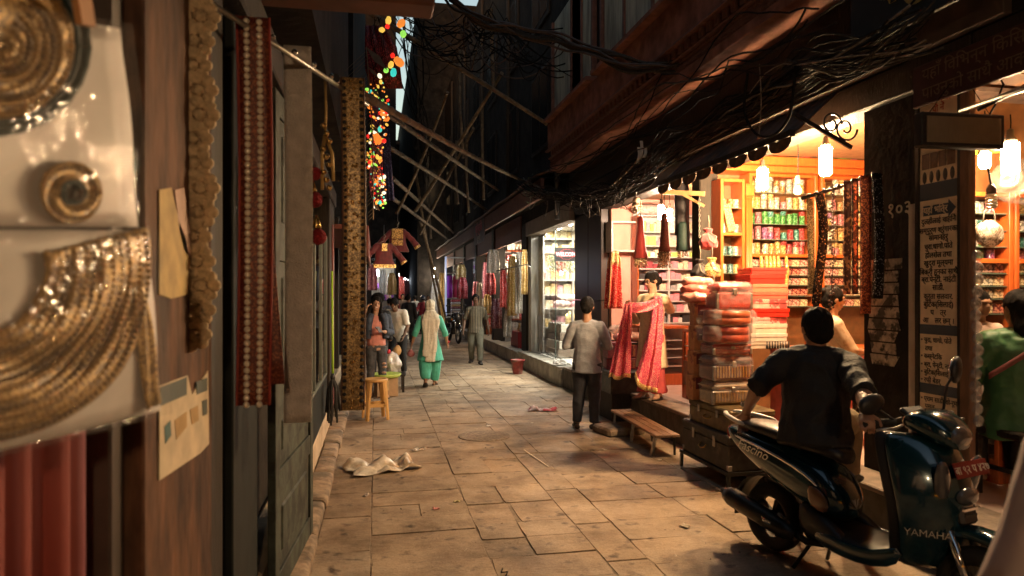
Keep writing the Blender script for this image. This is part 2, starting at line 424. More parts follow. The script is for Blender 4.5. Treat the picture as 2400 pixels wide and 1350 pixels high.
    def face(s, smile=False):
        h = s.h
        for g in (-1, 1):
            e = MB(); e.ball(s.head_pt((.0185 * g, -.0475, .001)), (.0085 * h, .005 * h, .0042 * h), 8, 6, s.HR); eo = e.build('eye', M_white_eye, s.body)
            MB().ball(s.head_pt((.0185 * g, -.0522, .001)), (.0042 * h, .002 * h, .0042 * h), 8, 4, s.HR).build('iris', M_iris, eo)
            MB().tube([s.head_pt((.008 * g, -.0535, .014)), s.head_pt((.020 * g, -.0525, .018)), s.head_pt((.031 * g, -.045, .014))], [.002 * h, .0028 * h, .0015 * h], 6).build('eyebrow', M_hair, s.body)
        w = .021 if smile else .016; dz = .008 if smile else 0
        lip = MB().tube([s.head_pt((-w, -.041, -.036 + dz)), s.head_pt((-w * .5, -.049, -.039)), s.head_pt((0, -.0515, -.040)), s.head_pt((w * .5, -.049, -.039)), s.head_pt((w, -.041, -.036 + dz))], [.002 * h, .0042 * h, .0046 * h, .0042 * h, .002 * h], 6).build('mouth', M_lip, s.body)
        if smile:
            MB().tube([s.head_pt((-w * .8, -.046, -.0365 + dz * .6)), s.head_pt((0, -.0555, -.0385)), s.head_pt((w * .8, -.046, -.0365 + dz * .6))], [.001 * h, .0042 * h, .001 * h], 6).build('teeth', M_teeth, lip)
    def make_body(s, hands=True):
        b = MB(); s.torso(b); s.head_geo(b)
        for sd in 'LR':
            s.arm(b, sd); s.leg(b, sd); s.foot(b, sd)
            if hands: s.hand_geo(b, sd)
        s.body = blob('body', b, s.skin, s.o, s.vox * .72, 2)
    def shirt(s, m, sleeve=.75, grow=.012, name='shirt', hem=0, wr=(.005, 9, (1, 1, .7)), collar=True, flare=.006, hemdrop=.0):
        b = MB(); s.torso(b, grow, hem, 6)
        if hemdrop:
            sp = s.spine(); d = (sp[0] - sp[1]).normalized(); B = s.bulk * s.h
            b.tube([sp[1], sp[0] + d * hemdrop], [(.096 * B + grow, .072 * B + grow), (.103 * B + grow, .084 * B + grow)], 16, up=(0, -1, 0))
        for sd in 'LR': s.arm(b, sd, grow * .9, sleeve, flare)
        c = blob(name, b, m, s.o, s.vox, 3, wr, s.loc.x * 3.1)
        if collar:
            n = s.J['neck']; ax = (s.J['head'] - s.J['chest']).normalized()
            MB().tube([n - ax * .028 * s.h, n + ax * .004 * s.h], [(.052 * s.h, .05 * s.h), (.043 * s.h, .043 * s.h)], 16, cap=False, up=(0, -1, 0)).build('collar', m, c, thick=.008)
        return c
    def trousers(s, m, grow=.010, frac=1.97, flare=.006, wr=(.006, 8, (1, 1, .45)), prof=None, name='trousers', top=2):
        b = MB(); B = s.bulk * s.h; sp = s.spine(); wa = sp[1].lerp(sp[2], .35)
        b.tube([sp[0] - (sp[1] - sp[0]) * .2, sp[0], sp[1], wa], [(.066 * B + grow, .056 * B + grow), (.080 * B + grow, .062 * B + grow), (.086 * B + grow, .064 * B + grow), (.076 * B + grow, .058 * B + grow)], 16, up=(0, -1, 0))
        for sd in 'LR':
            s.leg(b, sd, grow, frac, flare, prof); b.tube([s.J['hip' + sd], sp[0]], [.052 * B + grow, .052 * B + grow], 10)
        return blob(name, b, m, s.o, s.vox, 3, wr, s.loc.y)
    def shoes(s, m, grow=.006, name='shoe'):
        for sd in 'LR':
            b = MB(); s.foot(b, sd, grow); blob(name, b, m, s.o, .007, 2)
    def sandals(s, m):
        for sd in 'LR':
            a = s.J['an' + sd]; t = s.toe[sd]; h = s.h; z = a.z - .045 * h; sx = Vector((-t.y, t.x, 0))
            b = MB(); c = Vector((a.x, a.y, z)) + t * .045 * h
            pts = [(c + t * math.cos(q) * .088 * h + sx * math.sin(q) * .032 * h) for q in [i * math.pi / 8 for i in range(16)]]
            b.rings([[p + Vector((0, 0, -.004)) for p in pts], [p + Vector((0, 0, .012)) for p in pts]], True, False)
            st = c + t * .02 * h
            b.tube([st - sx * .03 * h, st + Vector((0, 0, .028 * h)), st + sx * .03 * h], .006, 6); b.build('sandal', m, s.o)
    def hair_cap(s, m=M_hair, grow=.0035, low=-.03, extra=None, name='hair', front=.02):
        h = s.h; b = MB(); H = s.HR; sn = len(b.v)
        b.ball(s.head_pt((0, .014, .017)), (.0520 * h, .0600 * h, .0590 * h), 16, 12, H)
        b.ball(s.head_pt((0, .030, -.012)), (.045 * h, .046 * h, .047 * h), 12, 10, H)
        if extra: extra(b, s)
        return blob(name, b, m, s.o, .008, 2, (.006, 24, (1, 1, .6)))

def dirv(ax, ay): return Vector((ax, ay)).normalized()
# ------------------------------------------------------------------ palette
M_dirt = mat('joint_dirt', (.22, .165, .115), .95, var=.4, scale=5, world=True, bump=.5, bscale=60)
M_kerb = mat('kerb_stone', (.30, .22, .15), .85, var=.35, scale=4, col2=(.13, .10, .07), world=True, bump=.6, bscale=25)
M_plinth = mat('cream_plinth', (.50, .40, .28), .8, var=.2, scale=3, col2=(.30, .22, .15), cmix=(.5, .7), bump=.25, bscale=20)
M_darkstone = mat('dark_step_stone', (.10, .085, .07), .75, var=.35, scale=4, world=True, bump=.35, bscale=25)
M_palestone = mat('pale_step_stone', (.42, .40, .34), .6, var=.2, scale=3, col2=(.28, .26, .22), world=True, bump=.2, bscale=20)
M_tile = mat('floor_tile', (.62, .48, .40), .25, var=.12, scale=2, rnd=.08)
M_darkwood = mat('dark_wood', (.022, .016, .012), .65, spec=.3, var=.4, scale=3, stretch=(8, 8, 1), bump=.3, bscale=12)
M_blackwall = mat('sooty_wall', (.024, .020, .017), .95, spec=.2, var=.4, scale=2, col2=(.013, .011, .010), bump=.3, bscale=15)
M_redband = mat('red_oxide_paint', (.27, .115, .078), .85, var=.25, scale=3, col2=(.18, .075, .05), bump=.25, bscale=40, spec=.3)
M_redcarve = mat('red_carved_wood', (.15, .062, .042), .7, var=.3, scale=6, bump=.4, bscale=50)
M_dustglass = mat('dusty_window_glass', (.46, .47, .38), .5, var=.3, scale=2, col2=(.26, .27, .22), stretch=(3, 3, .5))
M_orange = mat('orange_varnished_wood', (.42, .085, .016), .35, var=.2, scale=4, stretch=(6, 6, 1), coat=.3)
M_pinkwall = mat('pink_plaster', (.72, .36, .27), .8, var=.12, scale=2, bump=.1, bscale=20)
M_whitelam = mat('white_laminate', (.50, .48, .44), .35, var=.05, scale=2)
M_cream = mat('cream_plaster', (.6, .5, .35), .8, var=.15, scale=2)
M_marble = mat('pale_marble', (.60, .58, .52), .3, var=.15, scale=3, col2=(.45, .44, .40), stretch=(1, 1, .5))
M_granite = mat('brown_granite', (.045, .030, .021), .32, var=.5, scale=60)
M_metal = mat('grey_metal', (.35, .34, .32), .4, metal=.9, var=.2, scale=10)
M_blackmetal = mat('black_iron', (.025, .023, .022), .5, metal=.4, var=.3, scale=12)
M_rust = mat('rusty_sheet', (.09, .06, .045), .7, metal=.3, var=.4, scale=5, col2=(.16, .075, .035), cmix=(.5, .65), bump=.2)
M_bamboo = mat('weathered_bamboo', (.19, .135, .08), .75, var=.35, scale=6, stretch=(1, 1, 1), col2=(.14, .10, .06), bump=.2)
M_cable = mat('black_cable', (.012, .011, .010), .9, spec=.1, var=.3, scale=20)
M_cable2 = mat('grey_cable', (.05, .043, .037), .9, spec=.1, var=.3, scale=20)
M_cable3 = mat('pale_cable', (.20, .17, .14), .9, spec=.1, var=.3, scale=20)
M_glass = glass_mat('clear_glass')
M_film = film_mat('plastic_film', haze=.22)
M_warm = mat('warm_lamp', (1, .8, .5), emit=420, ecol=(1.0, .66, .34), var=0)
M_warmhot = mat('warm_lamp_front', (1, .8, .5), emit=900, ecol=(1.0, .62, .32), var=0)
M_neutral = mat('neutral_lamp', (1, .9, .8), emit=240, ecol=(1.0, .74, .52), var=0)
M_dim = mat('dim_warm_lamp', (1, .8, .5), emit=215, ecol=(1.0, .64, .34), var=0)
M_cool = mat('cool_lamp', (1, 1, 1), emit=430, ecol=(1.0, .95, .80), var=0)
M_far = mat('far_lamp', (1, 1, 1), emit=110, ecol=(1.0, .82, .6), var=0)
M_farcool = mat('far_cool_lamp', (1, 1, 1), emit=35, ecol=(.78, .88, 1.0), var=0)

# ------------------------------------------------------------------ street paving
def stone_material():
    m = bpy.data.materials.new('street_stone'); m.use_nodes = True; nt = m.node_tree; n = nt.nodes; L = nt.links.new
    p = n['Principled BSDF']; p.inputs['Specular IOR Level'].default_value = .35
    g = n.new('ShaderNodeNewGeometry'); oi = n.new('ShaderNodeObjectInfo')
    def noise(scale, det=6, rough=.6, src=None, dist=0):
        t = n.new('ShaderNodeTexNoise'); t.inputs['Scale'].default_value = scale; t.inputs['Detail'].default_value = det; t.inputs['Roughness'].default_value = rough; t.inputs['Distortion'].default_value = dist
        L(src or g.outputs['Position'], t.inputs['Vector']); return t.outputs[0]
    def ramp(src, stops):
        r = n.new('ShaderNodeValToRGB'); e = r.color_ramp.elements
        e[0].position, e[0].color = stops[0][0], (*stops[0][1], 1); e[1].position, e[1].color = stops[-1][0], (*stops[-1][1], 1)
        for q, c in stops[1:-1]: x = e.new(q); x.color = (*c, 1)
        L(src, r.inputs[0]); return r.outputs[0]
    def mul(a, b, fac=1.0):
        x = n.new('ShaderNodeMix'); x.data_type = 'RGBA'; x.blend_type = 'MULTIPLY'; x.inputs[0].default_value = fac; L(a, x.inputs[6]); L(b, x.inputs[7]); return x.outputs[2]
    base = ramp(oi.outputs['Random'], [(0, (.34, .25, .165)), (.35, (.43, .32, .215)), (.7, (.37, .285, .20)), (1, (.46, .35, .24))])
    c = mul(base, ramp(noise(2.2, 7, .62), [(.30, (.50, .46, .42)), (.52, (.95, .95, .95)), (.8, (1.2, 1.15, 1.1))]))
    mp = n.new('ShaderNodeMapping'); mp.inputs['Scale'].default_value = (2.0, 26, 2); L(g.outputs['Position'], mp.inputs[0])
    c = mul(c, ramp(noise(3, 5, .6, mp.outputs[0]), [(.3, (.78, .76, .74)), (.6, (1.05, 1.05, 1.05))]), .7)
    c = mul(c, ramp(noise(.9, 6, .7), [(.33, (.45, .41, .36)), (.55, (1.05, 1.05, 1.05))]))
    st = noise(7, 3, .5)
    c = mul(c, ramp(st, [(.28, (.25, .22, .20)), (.40, (1, 1, 1))]))
    c = mul(c, ramp(noise(90, 2, .5), [(.35, (.75, .74, .72)), (.6, (1.08, 1.08, 1.08))]), .6)
    L(c, p.inputs['Base Color'])
    rr = n.new('ShaderNodeMapRange'); rr.inputs['To Min'].default_value = .38; rr.inputs['To Max'].default_value = .9; L(noise(3.5, 5), rr.inputs['Value']); L(rr.outputs[0], p.inputs['Roughness'])
    b1 = n.new('ShaderNodeBump'); b1.inputs['Strength'].default_value = .55; b1.inputs['Distance'].default_value = .02; L(noise(9, 8, .65), b1.inputs['Height'])
    b2 = n.new('ShaderNodeBump'); b2.inputs['Strength'].default_value = .35; b2.inputs['Distance'].default_value = .01; L(noise(5, 6, .6, mp.outputs[0]), b2.inputs['Height']); L(b1.outputs[0], b2.inputs['Normal'])
    L(b2.outputs[0], p.inputs['Normal'])
    return m
M_stone = stone_material()

street = MB().grid(lambda u, v: (-9 + 24 * u, -8 + 140 * v, -.0055), 4, 12, False).build('street', M_dirt, kind='structure', label='stone paved lane between the shop rows')

def stone_geo(b, x0, x1, y0, y1, rng):
    g = .001 + rng.random() * .003; x0 += g; x1 -= g; y0 += g; y1 -= g
    zc = rng.uniform(-.005, .005); tx, ty = rng.uniform(-.008, .008), rng.uniform(-.008, .008)
    cx, cy = (x0 + x1) / 2, (y0 + y1) / 2
    cor = [(x0, y0), (x1, y0), (x1, y1), (x0, y1)]; out = []
    for i in range(4):
        a, c = cor[i], cor[(i + 1) % 4]
        for k in range(4):
            t = k / 4
            px, py = a[0] + (c[0] - a[0]) * t, a[1] + (c[1] - a[1]) * t
            w = .0035
            if k == 0: px += (cx - px) * rng.uniform(.0, .03); py += (cy - py) * rng.uniform(.0, .03)
            out.append((px + rng.uniform(-w, w), py + rng.uniform(-w, w)))
    def Z(x, y): return zc + (x - cx) * tx + (y - cy) * ty
    top, mid, bot = [], [], []
    for x, y in out:
        k = .99
        top.append((cx + (x - cx) * k, cy + (y - cy) * k, Z(x, y))); mid.append((x, y, Z(x, y) - .004 - rng.random() * .003)); bot.append((x, y, -.04))
    b.rings([bot, mid, top], False, False)
    n = len(b.v); b.f.append(tuple(range(n - 16, n))); b.m.append(0); b.s.append(False)

def paving():
    rng = random.Random(3); cells = []
    def column(x0, x1, dmin, dmax, split, y0=.6, y1=62.0):
        y = y0 + rng.uniform(-.4, 0)
        while y < y1:
            d = rng.uniform(dmin, dmax); parts = rng.choice(split); xs = [x0]
            for k in range(1, parts): xs.append(x0 + (x1 - x0) * (k / parts + rng.uniform(-.12, .12) / parts * 1.5))
            xs.append(x1)
            for k in range(parts): cells.append((xs[k], xs[k + 1], y, y + d))
            y += d
    column(-.38, -.03, .42, .95, [1]); column(-.03, .70, .30, .58, [1, 1, 2]); column(.70, 1.40, .28, .55, [1, 1, 2])
    column(1.40, 1.67, .55, 1.05, [1]); column(1.67, 3.30, .36, .62, [2, 3, 2]); column(3.30, 4.2, .5, .8, [1], 14, 62)
    cells.sort(key=lambda c: c[2])
    rest = MB()
    vis = [c for c in cells if c[3] > 3.2 or (c[0] < 1 and c[3] > 2.6)]
    near = [c for c in cells if c not in vis]
    for i, c in enumerate(vis):
        if i < 292:
            b = MB(); cx, cy = (c[0] + c[1]) / 2, (c[2] + c[3]) / 2
            stone_geo(b, c[0] - cx, c[1] - cx, c[2] - cy, c[3] - cy, rng); b.build('paving_stone', M_stone, street, (cx, cy, 0))
        else: stone_geo(rest, *c, rng)
    for c in near: stone_geo(rest, *c, rng)
    rest.build('far_paving', M_stone, street, kind='stuff')
    # worn round iron manhole lid let into the paving
    c = gr(1135, 1022)
    lid = part(street, 'manhole_cover', mat('worn_iron', (.23, .175, .125), .8, .0, var=.4, scale=14, bump=.6, bscale=50), lambda b: (b.lathe([(.0, .012), (.26, .012), (.30, .006), (.31, -.03)], 28, (c.x, c.y, 0), sm=False)))
paving()

# left kerb: worn blocks along the lane
kerb = MB().box((-.46, 26, -.02), (.16, 60, .02)).build('kerb', M_kerb, kind='structure', label='worn stone kerb along the left side of the lane')
_y = -1.0; _rng = random.Random(5)
while _y < 28:
    _l = _rng.uniform(.55, 1.1); b = MB(); w = .085 + _rng.uniform(-.01, .01)
    prof = [(-w, -.03), (-w, .065), (-w * .8, .072), (w * .6, .066), (w * .92, .048), (w, -.03)]
    rings = []
    for k in range(7):
        yy = -_l / 2 + .008 + (_l - .016) * k / 6
        rings.append([(px + _rng.uniform(-.005, .005) * (1 if i in (3, 4) else .3), yy, pz + _rng.uniform(-.004, .004)) for i, (px, pz) in enumerate(prof)])
    b.rings(rings, True, True); b.build('kerb_stone', M_kerb, kerb, (-.455, _y + _l / 2, 0)); _y += _l

# right platforms the shops stand on
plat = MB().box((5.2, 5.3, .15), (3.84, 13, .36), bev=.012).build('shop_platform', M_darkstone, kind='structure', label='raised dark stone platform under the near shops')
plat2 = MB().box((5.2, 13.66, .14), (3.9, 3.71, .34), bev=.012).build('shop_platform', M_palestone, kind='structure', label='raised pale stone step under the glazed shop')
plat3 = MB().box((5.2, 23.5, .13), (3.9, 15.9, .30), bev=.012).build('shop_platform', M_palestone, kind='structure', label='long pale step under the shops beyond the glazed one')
for y0, y1, pl, zt in ((11.81, 15.51, plat2, .31), (15.56, 31.4, plat3, .28)):       # nosing slabs
    y = y0
    while y < y1 - .3:
        l = min(random.uniform(1.0, 1.5), y1 - y)
        MB().box((3.36, y + l / 2, zt + .022), (.30, l - .008, .04), bev=.008).build('step_slab', M_palestone, pl); y += l
for i in range(9):                                                # stone slabs and floor tiles on the near platform
    y = -.6 + i * 1.36
    MB().box((3.42, y + .68, .352), (.34, 1.35, .04), bev=.008).build('step_slab', mat('worn_step', (.20, .15, .11), .6, var=.3, scale=4, bump=.3), plat)
for i in range(5):
    for j in range(14):
        if 7.1 < 7.3 + j * .6 - 4 < 10.2 or True:
            MB().box((3.9 + i * .602, -.3 + .3 + j * .602 + 1.9, .340), (.598, .598, .03), bev=.003).build('floor_tile', M_tile, plat)

# ------------------------------------------------------------------ near building on the right: three shops under one bay
nb = thing('shophouse', 'dark shophouse with red carved cornice and upper windows over the bangle shops', 'building', (3.5, 7.5, 0))
nb.location = (0, 0, 0)
boxpart(nb, 'pier', M_blackwall, (3.56, 3.56, .36), (3.62, 4.47, 3.6), .01)
boxpart(nb, 'post', M_darkwood, (3.50, 6.96, .36), (3.72, 7.16, 3.0), .01)
boxpart(nb, 'post', mat('brown_post', (.15, .075, .04), .6, var=.3, scale=4, stretch=(8, 8, 1)), (3.50, 3.485, .36), (3.55, 3.557, 3.0), .006)
for (a, c) in ((10.32, 10.98), (11.0, 11.78)):
    boxpart(nb, 'granite_panel', M_granite, (3.5, a, .36), (3.62, c, 1.55), .006); boxpart(nb, 'granite_panel', M_granite, (3.5, a, 1.556), (3.62, c, 3.1), .006)
boxpart(nb, 'pier_core', M_blackwall, (3.63, 10.34, .36), (6.4, 11.76, 3.6))
boxpart(nb, 'lintel', M_darkwood, (3.50, 3.48, 3.0), (3.74, 11.79, 3.22), .01)
boxpart(nb, 'fascia_board', mat('fascia_brown', (.06, .04, .03), .7, var=.35, scale=3), (3.44, 3.2, 3.225), (3.50, 11.79, 3.46), .006)
boxpart(nb, 'fascia_board', M_darkwood, (3.40, 3.2, 3.465), (3.50, 11.79, 3.83), .006)
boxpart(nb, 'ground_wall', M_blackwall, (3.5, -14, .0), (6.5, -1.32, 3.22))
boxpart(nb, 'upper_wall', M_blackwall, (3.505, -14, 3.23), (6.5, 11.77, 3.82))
boxpart(nb, 'back_wall', mat('amber_wall', (.28, .14, .06), .7, var=.2), (6.4, -1.2, .35), (6.55, 10.3, 3.2))
boxpart(nb, 'ceiling', MATS['amber_wall'], (3.75, -1.2, 3.16), (6.4, 10.3, 3.225))
boxpart(nb, 'side_wall', M_cream, (3.3, -1.3, .35), (6.5, -1.15, 3.2))
boxpart(nb, 'lintel', M_darkwood, (3.50, -1.2, 3.0), (3.74, 3.47, 3.22), .01)
boxpart(nb, 'partition', M_pinkwall, (3.64, 10.22, .36), (6.4, 10.335, 3.16))           # pink shop, far side
boxpart(nb, 'partition', M_pinkwall, (3.73, 7.10, .36), (6.4, 7.16, 3.16))
boxpart(nb, 'partition', mat('amber_board', (.22, .09, .03), .6, var=.2), (3.73, 7.02, .36), (6.4, 7.095, 3.16))
boxpart(nb, 'partition', MATS['amber_board'], (3.625, 4.40, .36), (6.4, 4.48, 3.16))
boxpart(nb, 'pink_back_wall', M_pinkwall, (6.30, 7.17, .36), (6.395, 10.2, 3.16))
# upper bay: flat band, mouldings, dentils, windows
YB0, YB1 = -14.0, 11.77
boxpart(nb, 'bay_wall', M_blackwall, (3.10, YB0, 3.86), (6.5, YB1 - .02, 9.5))
boxpart(nb, 'red_band', M_redband, (3.0, YB0, 4.20), (3.098, YB1, 4.66), .01)
boxpart(nb, 'red_band', M_redband, (3.04, YB0, 3.82), (3.40, YB1 - .005, 3.92), .008)
boxpart(nb, 'moulding', M_redcarve, (2.955, YB0, 4.165), (3.02, YB1 + .03, 4.198), .008)
boxpart(nb, 'moulding', M_redcarve, (3.01, YB0, 4.045), (3.09, YB1 + .01, 4.07), .008)
boxpart(nb, 'frieze', M_redcarve, (3.07, YB0, 3.922), (3.11, YB1 - .01, 4.163))
_me = MB().prism([(0, 0), (.07, 0), (.07, -.03), (.045, -.08), (.02, -.09), (0, -.09)], .075, Matrix.Rotation(R(90), 4, 'X')).mesh('dentil', M_redcarve)
y = 3.6
while y < YB1 - .1: put('dentil', _me, nb, (3.0, y, 4.163)); y += .15
for zz, rr in ((4.025, .017), (3.975, .014), (3.945, .017)):
    b = MB(); y = 3.8
    while y < YB1: b.ball((3.06, y, zz), (.02, rr, rr), 6, 4); y += rr * 2.15
    b.build('bead_row', M_redcarve, nb, kind='stuff')
def bay_window(y0, y1, mull):
    w = boxpart(nb, 'window', M_redcarve, (3.02, y0 - .06, 4.74), (3.095, y0, 6.4), .005)
    boxpart(w, 'window_post', M_redcarve, (3.02, y1, 4.74), (3.095, y1 + .07, 6.4), .005)
    boxpart(w, 'sill', M_redband, (2.90, y0 - .12, 4.665), (3.12, y1 + .12, 4.735), .01)
    ys = [y0] + mull + [y1]
    for a, c in zip(ys[:-1], ys[1:]): boxpart(w, 'pane', M_dustglass, (3.06, a + .03, 4.745), (3.075, c - .03, 6.39))
    for mm in mull: boxpart(w, 'mullion', M_redcarve, (3.035, mm - .028, 4.74), (3.09, mm + .028, 6.4), .004)
bay_window(9.35, 11.55, [10.45, 9.9]); bay_window(6.3, 8.9, [7.2, 8.1]); bay_window(3.2, 5.7, [4.0, 4.9])
# end wall pipe
part(nb, 'drain_pipe', M_blackmetal, lambda b: b.tube([(3.2, 11.86, 3.0), (3.2, 11.86, 9.4)], .05, 8))

# scalloped sheet awning over the bangle shop, with scroll bracket
def awning(y0, y1, x_out, z_out, z_in, label, pitch=.29, m=M_rust):
    a = thing('awning', label, 'awning', (x_out, (y0 + y1) / 2, z_out)); L_ = y1 - y0
    bx = lambda b: b.grid(lambda u, v: (v * (3.42 - x_out), (u - .5) * L_, v * (z_in - z_out) + .008 * math.sin(u * L_ * 42)), int(L_ * 26), 3)
    part(a, 'sheet', m, bx, thick=.006)
    me = None; y = -L_ / 2; n = int(L_ / pitch)
    pts = [(-pitch / 2, 0)] + [(-pitch / 2 + pitch * t / 8, -.035 - .055 * math.sin(math.pi * t / 8) ** .45) for t in range(9)] + [(pitch / 2, 0)]
    me = MB().prism(pts, .004, Matrix(((0, 0, 1, 0), (1, 0, 0, 0), (0, 1, 0, 0), (0, 0, 0, 1)))).mesh('scallop', m)
    for k in range(n): put('scallop', me, a, (0, -L_ / 2 + (k + .5) * L_ / n, 0))
    boxpart(a, 'edge_batten', M_darkwood, (-.012, -L_ / 2, .004), (.03, L_ / 2, .05))
    return a
awning(4.55, 7.0, 3.02, 2.82, 3.18, 'rusty scalloped sheet awning over the orange bangle shop front')
awning(7.35, 10.6, 3.14, 2.99, 3.20, 'dark plain sheet awning over the pink shop front', pitch=.8, m=mat('dark_sheet', (.05, .042, .036), .7, .3, var=.4, scale=4))
def scroll(parent, c, r0, turns, M, rad=.008):
    pts = []
    for k in range(28):
        t = k / 27; a = t * turns * 2 * math.pi; r = r0 * (1 - .8 * t)
        pts.append(M @ Vector((math.cos(a) * r, math.sin(a) * r, 0)))
    part(parent, 'scroll', M_blackmetal, lambda b: b.tube([Vector(c) + p for p in pts], rad, 6))
br = thing('scroll_bracket', 'black wrought iron scroll bracket at the end of the scalloped awning', 'bracket', (3.5, 4.52, 2.75))
part(br, 'arm', M_blackmetal, lambda b: b.bar((0, 0, 0), (-.48, .02, .24), .02, .03))
_m = Matrix(((1, 0, 0), (0, 0, 1), (0, 1, 0)))
scroll(br, (-.17, .0, .17), .09, 1.4, _m); scroll(br, (-.05, .0, .14), .10, -1.4, _m)

# ------------------------------------------------------------------ glazed white shop and its building
wb = thing('shop_building', 'building with the bright glazed white shop front and dark eaves', 'building')
boxpart(wb, 'column', M_marble, (3.46, 15.08, .32), (3.62, 15.38, 3.45), .008)
boxpart(wb, 'post', M_darkwood, (3.42, 15.42, .32), (3.66, 15.95, 3.4), .008)
boxpart(wb, 'fascia', mat('grey_fascia', (.22, .19, .165), .6, var=.2, scale=3), (3.40, 11.80, 2.98), (3.66, 15.4, 3.30), .008)
boxpart(wb, 'header', M_blackwall, (3.42, 11.80, 3.305), (3.7, 15.9, 3.9))
boxpart(wb, 'back_wall', M_whitelam, (6.1, 11.79, .32), (6.2, 15.2, 3.2))
boxpart(wb, 'side_wall', M_whitelam, (3.64, 15.1, .32), (6.1, 15.2, 3.2))
boxpart(wb, 'side_wall', M_whitelam, (3.64, 11.79, .32), (6.1, 11.88, 3.2))
boxpart(wb, 'ceiling', M_whitelam, (3.66, 11.79, 3.06), (6.2, 15.2, 3.16))
boxpart(wb, 'floor', M_whitelam, (3.56, 11.8, .315), (6.1, 15.07, .345))
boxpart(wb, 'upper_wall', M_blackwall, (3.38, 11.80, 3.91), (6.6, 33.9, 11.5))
for k, (a, c) in enumerate(((11.82, 13.28), (13.30, 15.06))):
    boxpart(wb, 'glass_door', M_glass, (3.545, a, .36), (3.555, c, 2.975))
part(wb, 'glass_edge', mat('glass_edge_green', (.03, .06, .05), .2, var=0), lambda b: b.box((3.55, 13.29, 1.66), (.014, .014, 2.6)))
# long sloping eave over the far shops
def eave(b):
    b.grid(lambda u, v: (2.85 + .6 * v, 11.95 + 21.5 * u, 3.80 + .22 * v + .02 * math.sin(u * 37)), 40, 2)
part(wb, 'eave_roof', M_rust, eave, thick=.03)
boxpart(wb, 'eave_board', M_redcarve, (2.93, 12.0, 3.40), (3.0, 33.4, 3.76), .01)
boxpart(wb, 'soffit', M_blackwall, (3.0, 12.0, 3.55), (3.40, 33.4, 3.6))
for i in range(7):                                            # dark upper windows
    y0 = 13 + i * 3.0
    for zz in (4.6, 7.2):
        w = boxpart(wb, 'window', M_darkwood, (3.33, y0, zz), (3.378, y0 + 1.5, zz + 1.7), .01)
        boxpart(w, 'pane', mat('dark_pane', (.02, .02, .022), .15, var=0), (3.32, y0 + .1, zz + .1), (3.329, y0 + .7, zz + 1.6)); boxpart(w, 'pane', MATS['dark_pane'], (3.32, y0 + .8, zz + .1), (3.329, y0 + 1.4, zz + 1.6))
for i in range(4):
    part(wb, 'drain_pipe', M_cable2, lambda b: b.tube([(3.30, 17 + i * 4.3, 4.1), (3.30, 17 + i * 4.3, 11)], .05, 8))

# ------------------------------------------------------------------ far right row: walls between the small shops
fb = thing('shop_row', 'row of small lit shops far along the right side', 'building')
WALLY = [19.7, 23.2, 26.4, 29.8, 33.6]
for k, y in enumerate(WALLY):
    boxpart(fb, 'post', M_darkwood, (3.36, y - .18, .29), (3.7, y + .18, 3.55), .01)
    boxpart(fb, 'side_wall', (M_cream, M_pinkwall, M_whitelam, M_cream, M_cream)[k], (3.71, y - .06, .29), (6.0, y + .06, 3.5))
boxpart(fb, 'back_wall', M_cream, (6.0, 15.4, .29), (6.1, 33.6, 3.5))
boxpart(fb, 'ceiling', M_cream, (3.6, 15.96, 3.5), (6.0, 33.6, 3.56))
boxpart(fb, 'header', M_redcarve, (3.40, 15.96, 2.95), (3.46, 33.5, 3.53))
# end buildings
eb = thing('far_building', 'tall dark building closing the right side at the far bend', 'building')
boxpart(eb, 'wall', M_blackwall, (2.15, 36, 0), (9, 70, 17)); boxpart(eb, 'ledge', M_blackwall, (2.0, 35.9, 5.6), (9, 36.2, 5.8)); boxpart(eb, 'ledge', M_blackwall, (2.0, 35.9, 9.2), (9, 36.2, 9.4))
for i in range(3):
    w = boxpart(eb, 'window', M_darkwood, (2.5 + i * 1.5, 35.93, 6.3), (3.4 + i * 1.5, 35.995, 8.2), .01); boxpart(w, 'pane', MATS['dark_pane'], (2.6 + i * 1.5, 35.92, 6.4), (3.3 + i * 1.5, 35.929, 8.1))
ec = thing('far_building', 'dark house front closing the end of the lane', 'building')
boxpart(ec, 'wall', M_blackwall, (-6, 63, 0), (2.1, 66, 15.2)); boxpart(ec, 'roof', M_rust, (-6.3, 62.6, 15.25), (2.12, 66.4, 15.6))
for i in range(3):
    w = boxpart(ec, 'window', M_darkwood, (.6 + i * .5, 62.94, 6.4), (.95 + i * .5, 62.995, 8.2)); boxpart(w, 'pane', MATS['dark_pane'], (.65 + i * .5, 62.93, 6.5), (.9 + i * .5, 62.939, 8.1))

# ------------------------------------------------------------------ left side buildings
bb = thing('far_building', 'dark house front closing the lane behind the viewpoint', 'building'); boxpart(bb, 'wall', M_blackwall, (-4, -15, 0), (7, -14.1, 12))
lb = thing('shophouse', 'dark shophouse close on the left with timber front and low eave', 'building')
M_leftwood = mat('scuffed_brown_board', (.125, .058, .03), .75, spec=.25, var=.45, scale=3, stretch=(2, 2, .7), col2=(.055, .026, .016), bump=.25, bscale=18)
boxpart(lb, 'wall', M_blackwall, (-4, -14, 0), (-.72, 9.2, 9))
boxpart(lb, 'timber_panel', M_leftwood, (-.60, 1.70, .1), (-.52, 2.36, 2.75), .006)
boxpart(lb, 'timber_panel', mat('dark_board', (.045, .028, .02), .6, var=.3, scale=3), (-.64, 1.615, .1), (-.56, 1.69, 2.75), .006)
boxpart(lb, 'door_jamb', M_darkwood, (-.66, 2.42, .1), (-.54, 2.62, 2.75), .006)
boxpart(lb, 'door_jamb', mat('black_green_paint', (.012, .015, .014), .7, spec=.2, var=.3, scale=4), (-.62, 2.70, .1), (-.52, 3.02, 2.7), .006)
boxpart(lb, 'door_jamb', MATS['black_green_paint'], (-.66, 3.06, .1), (-.55, 3.42, 2.7), .006)
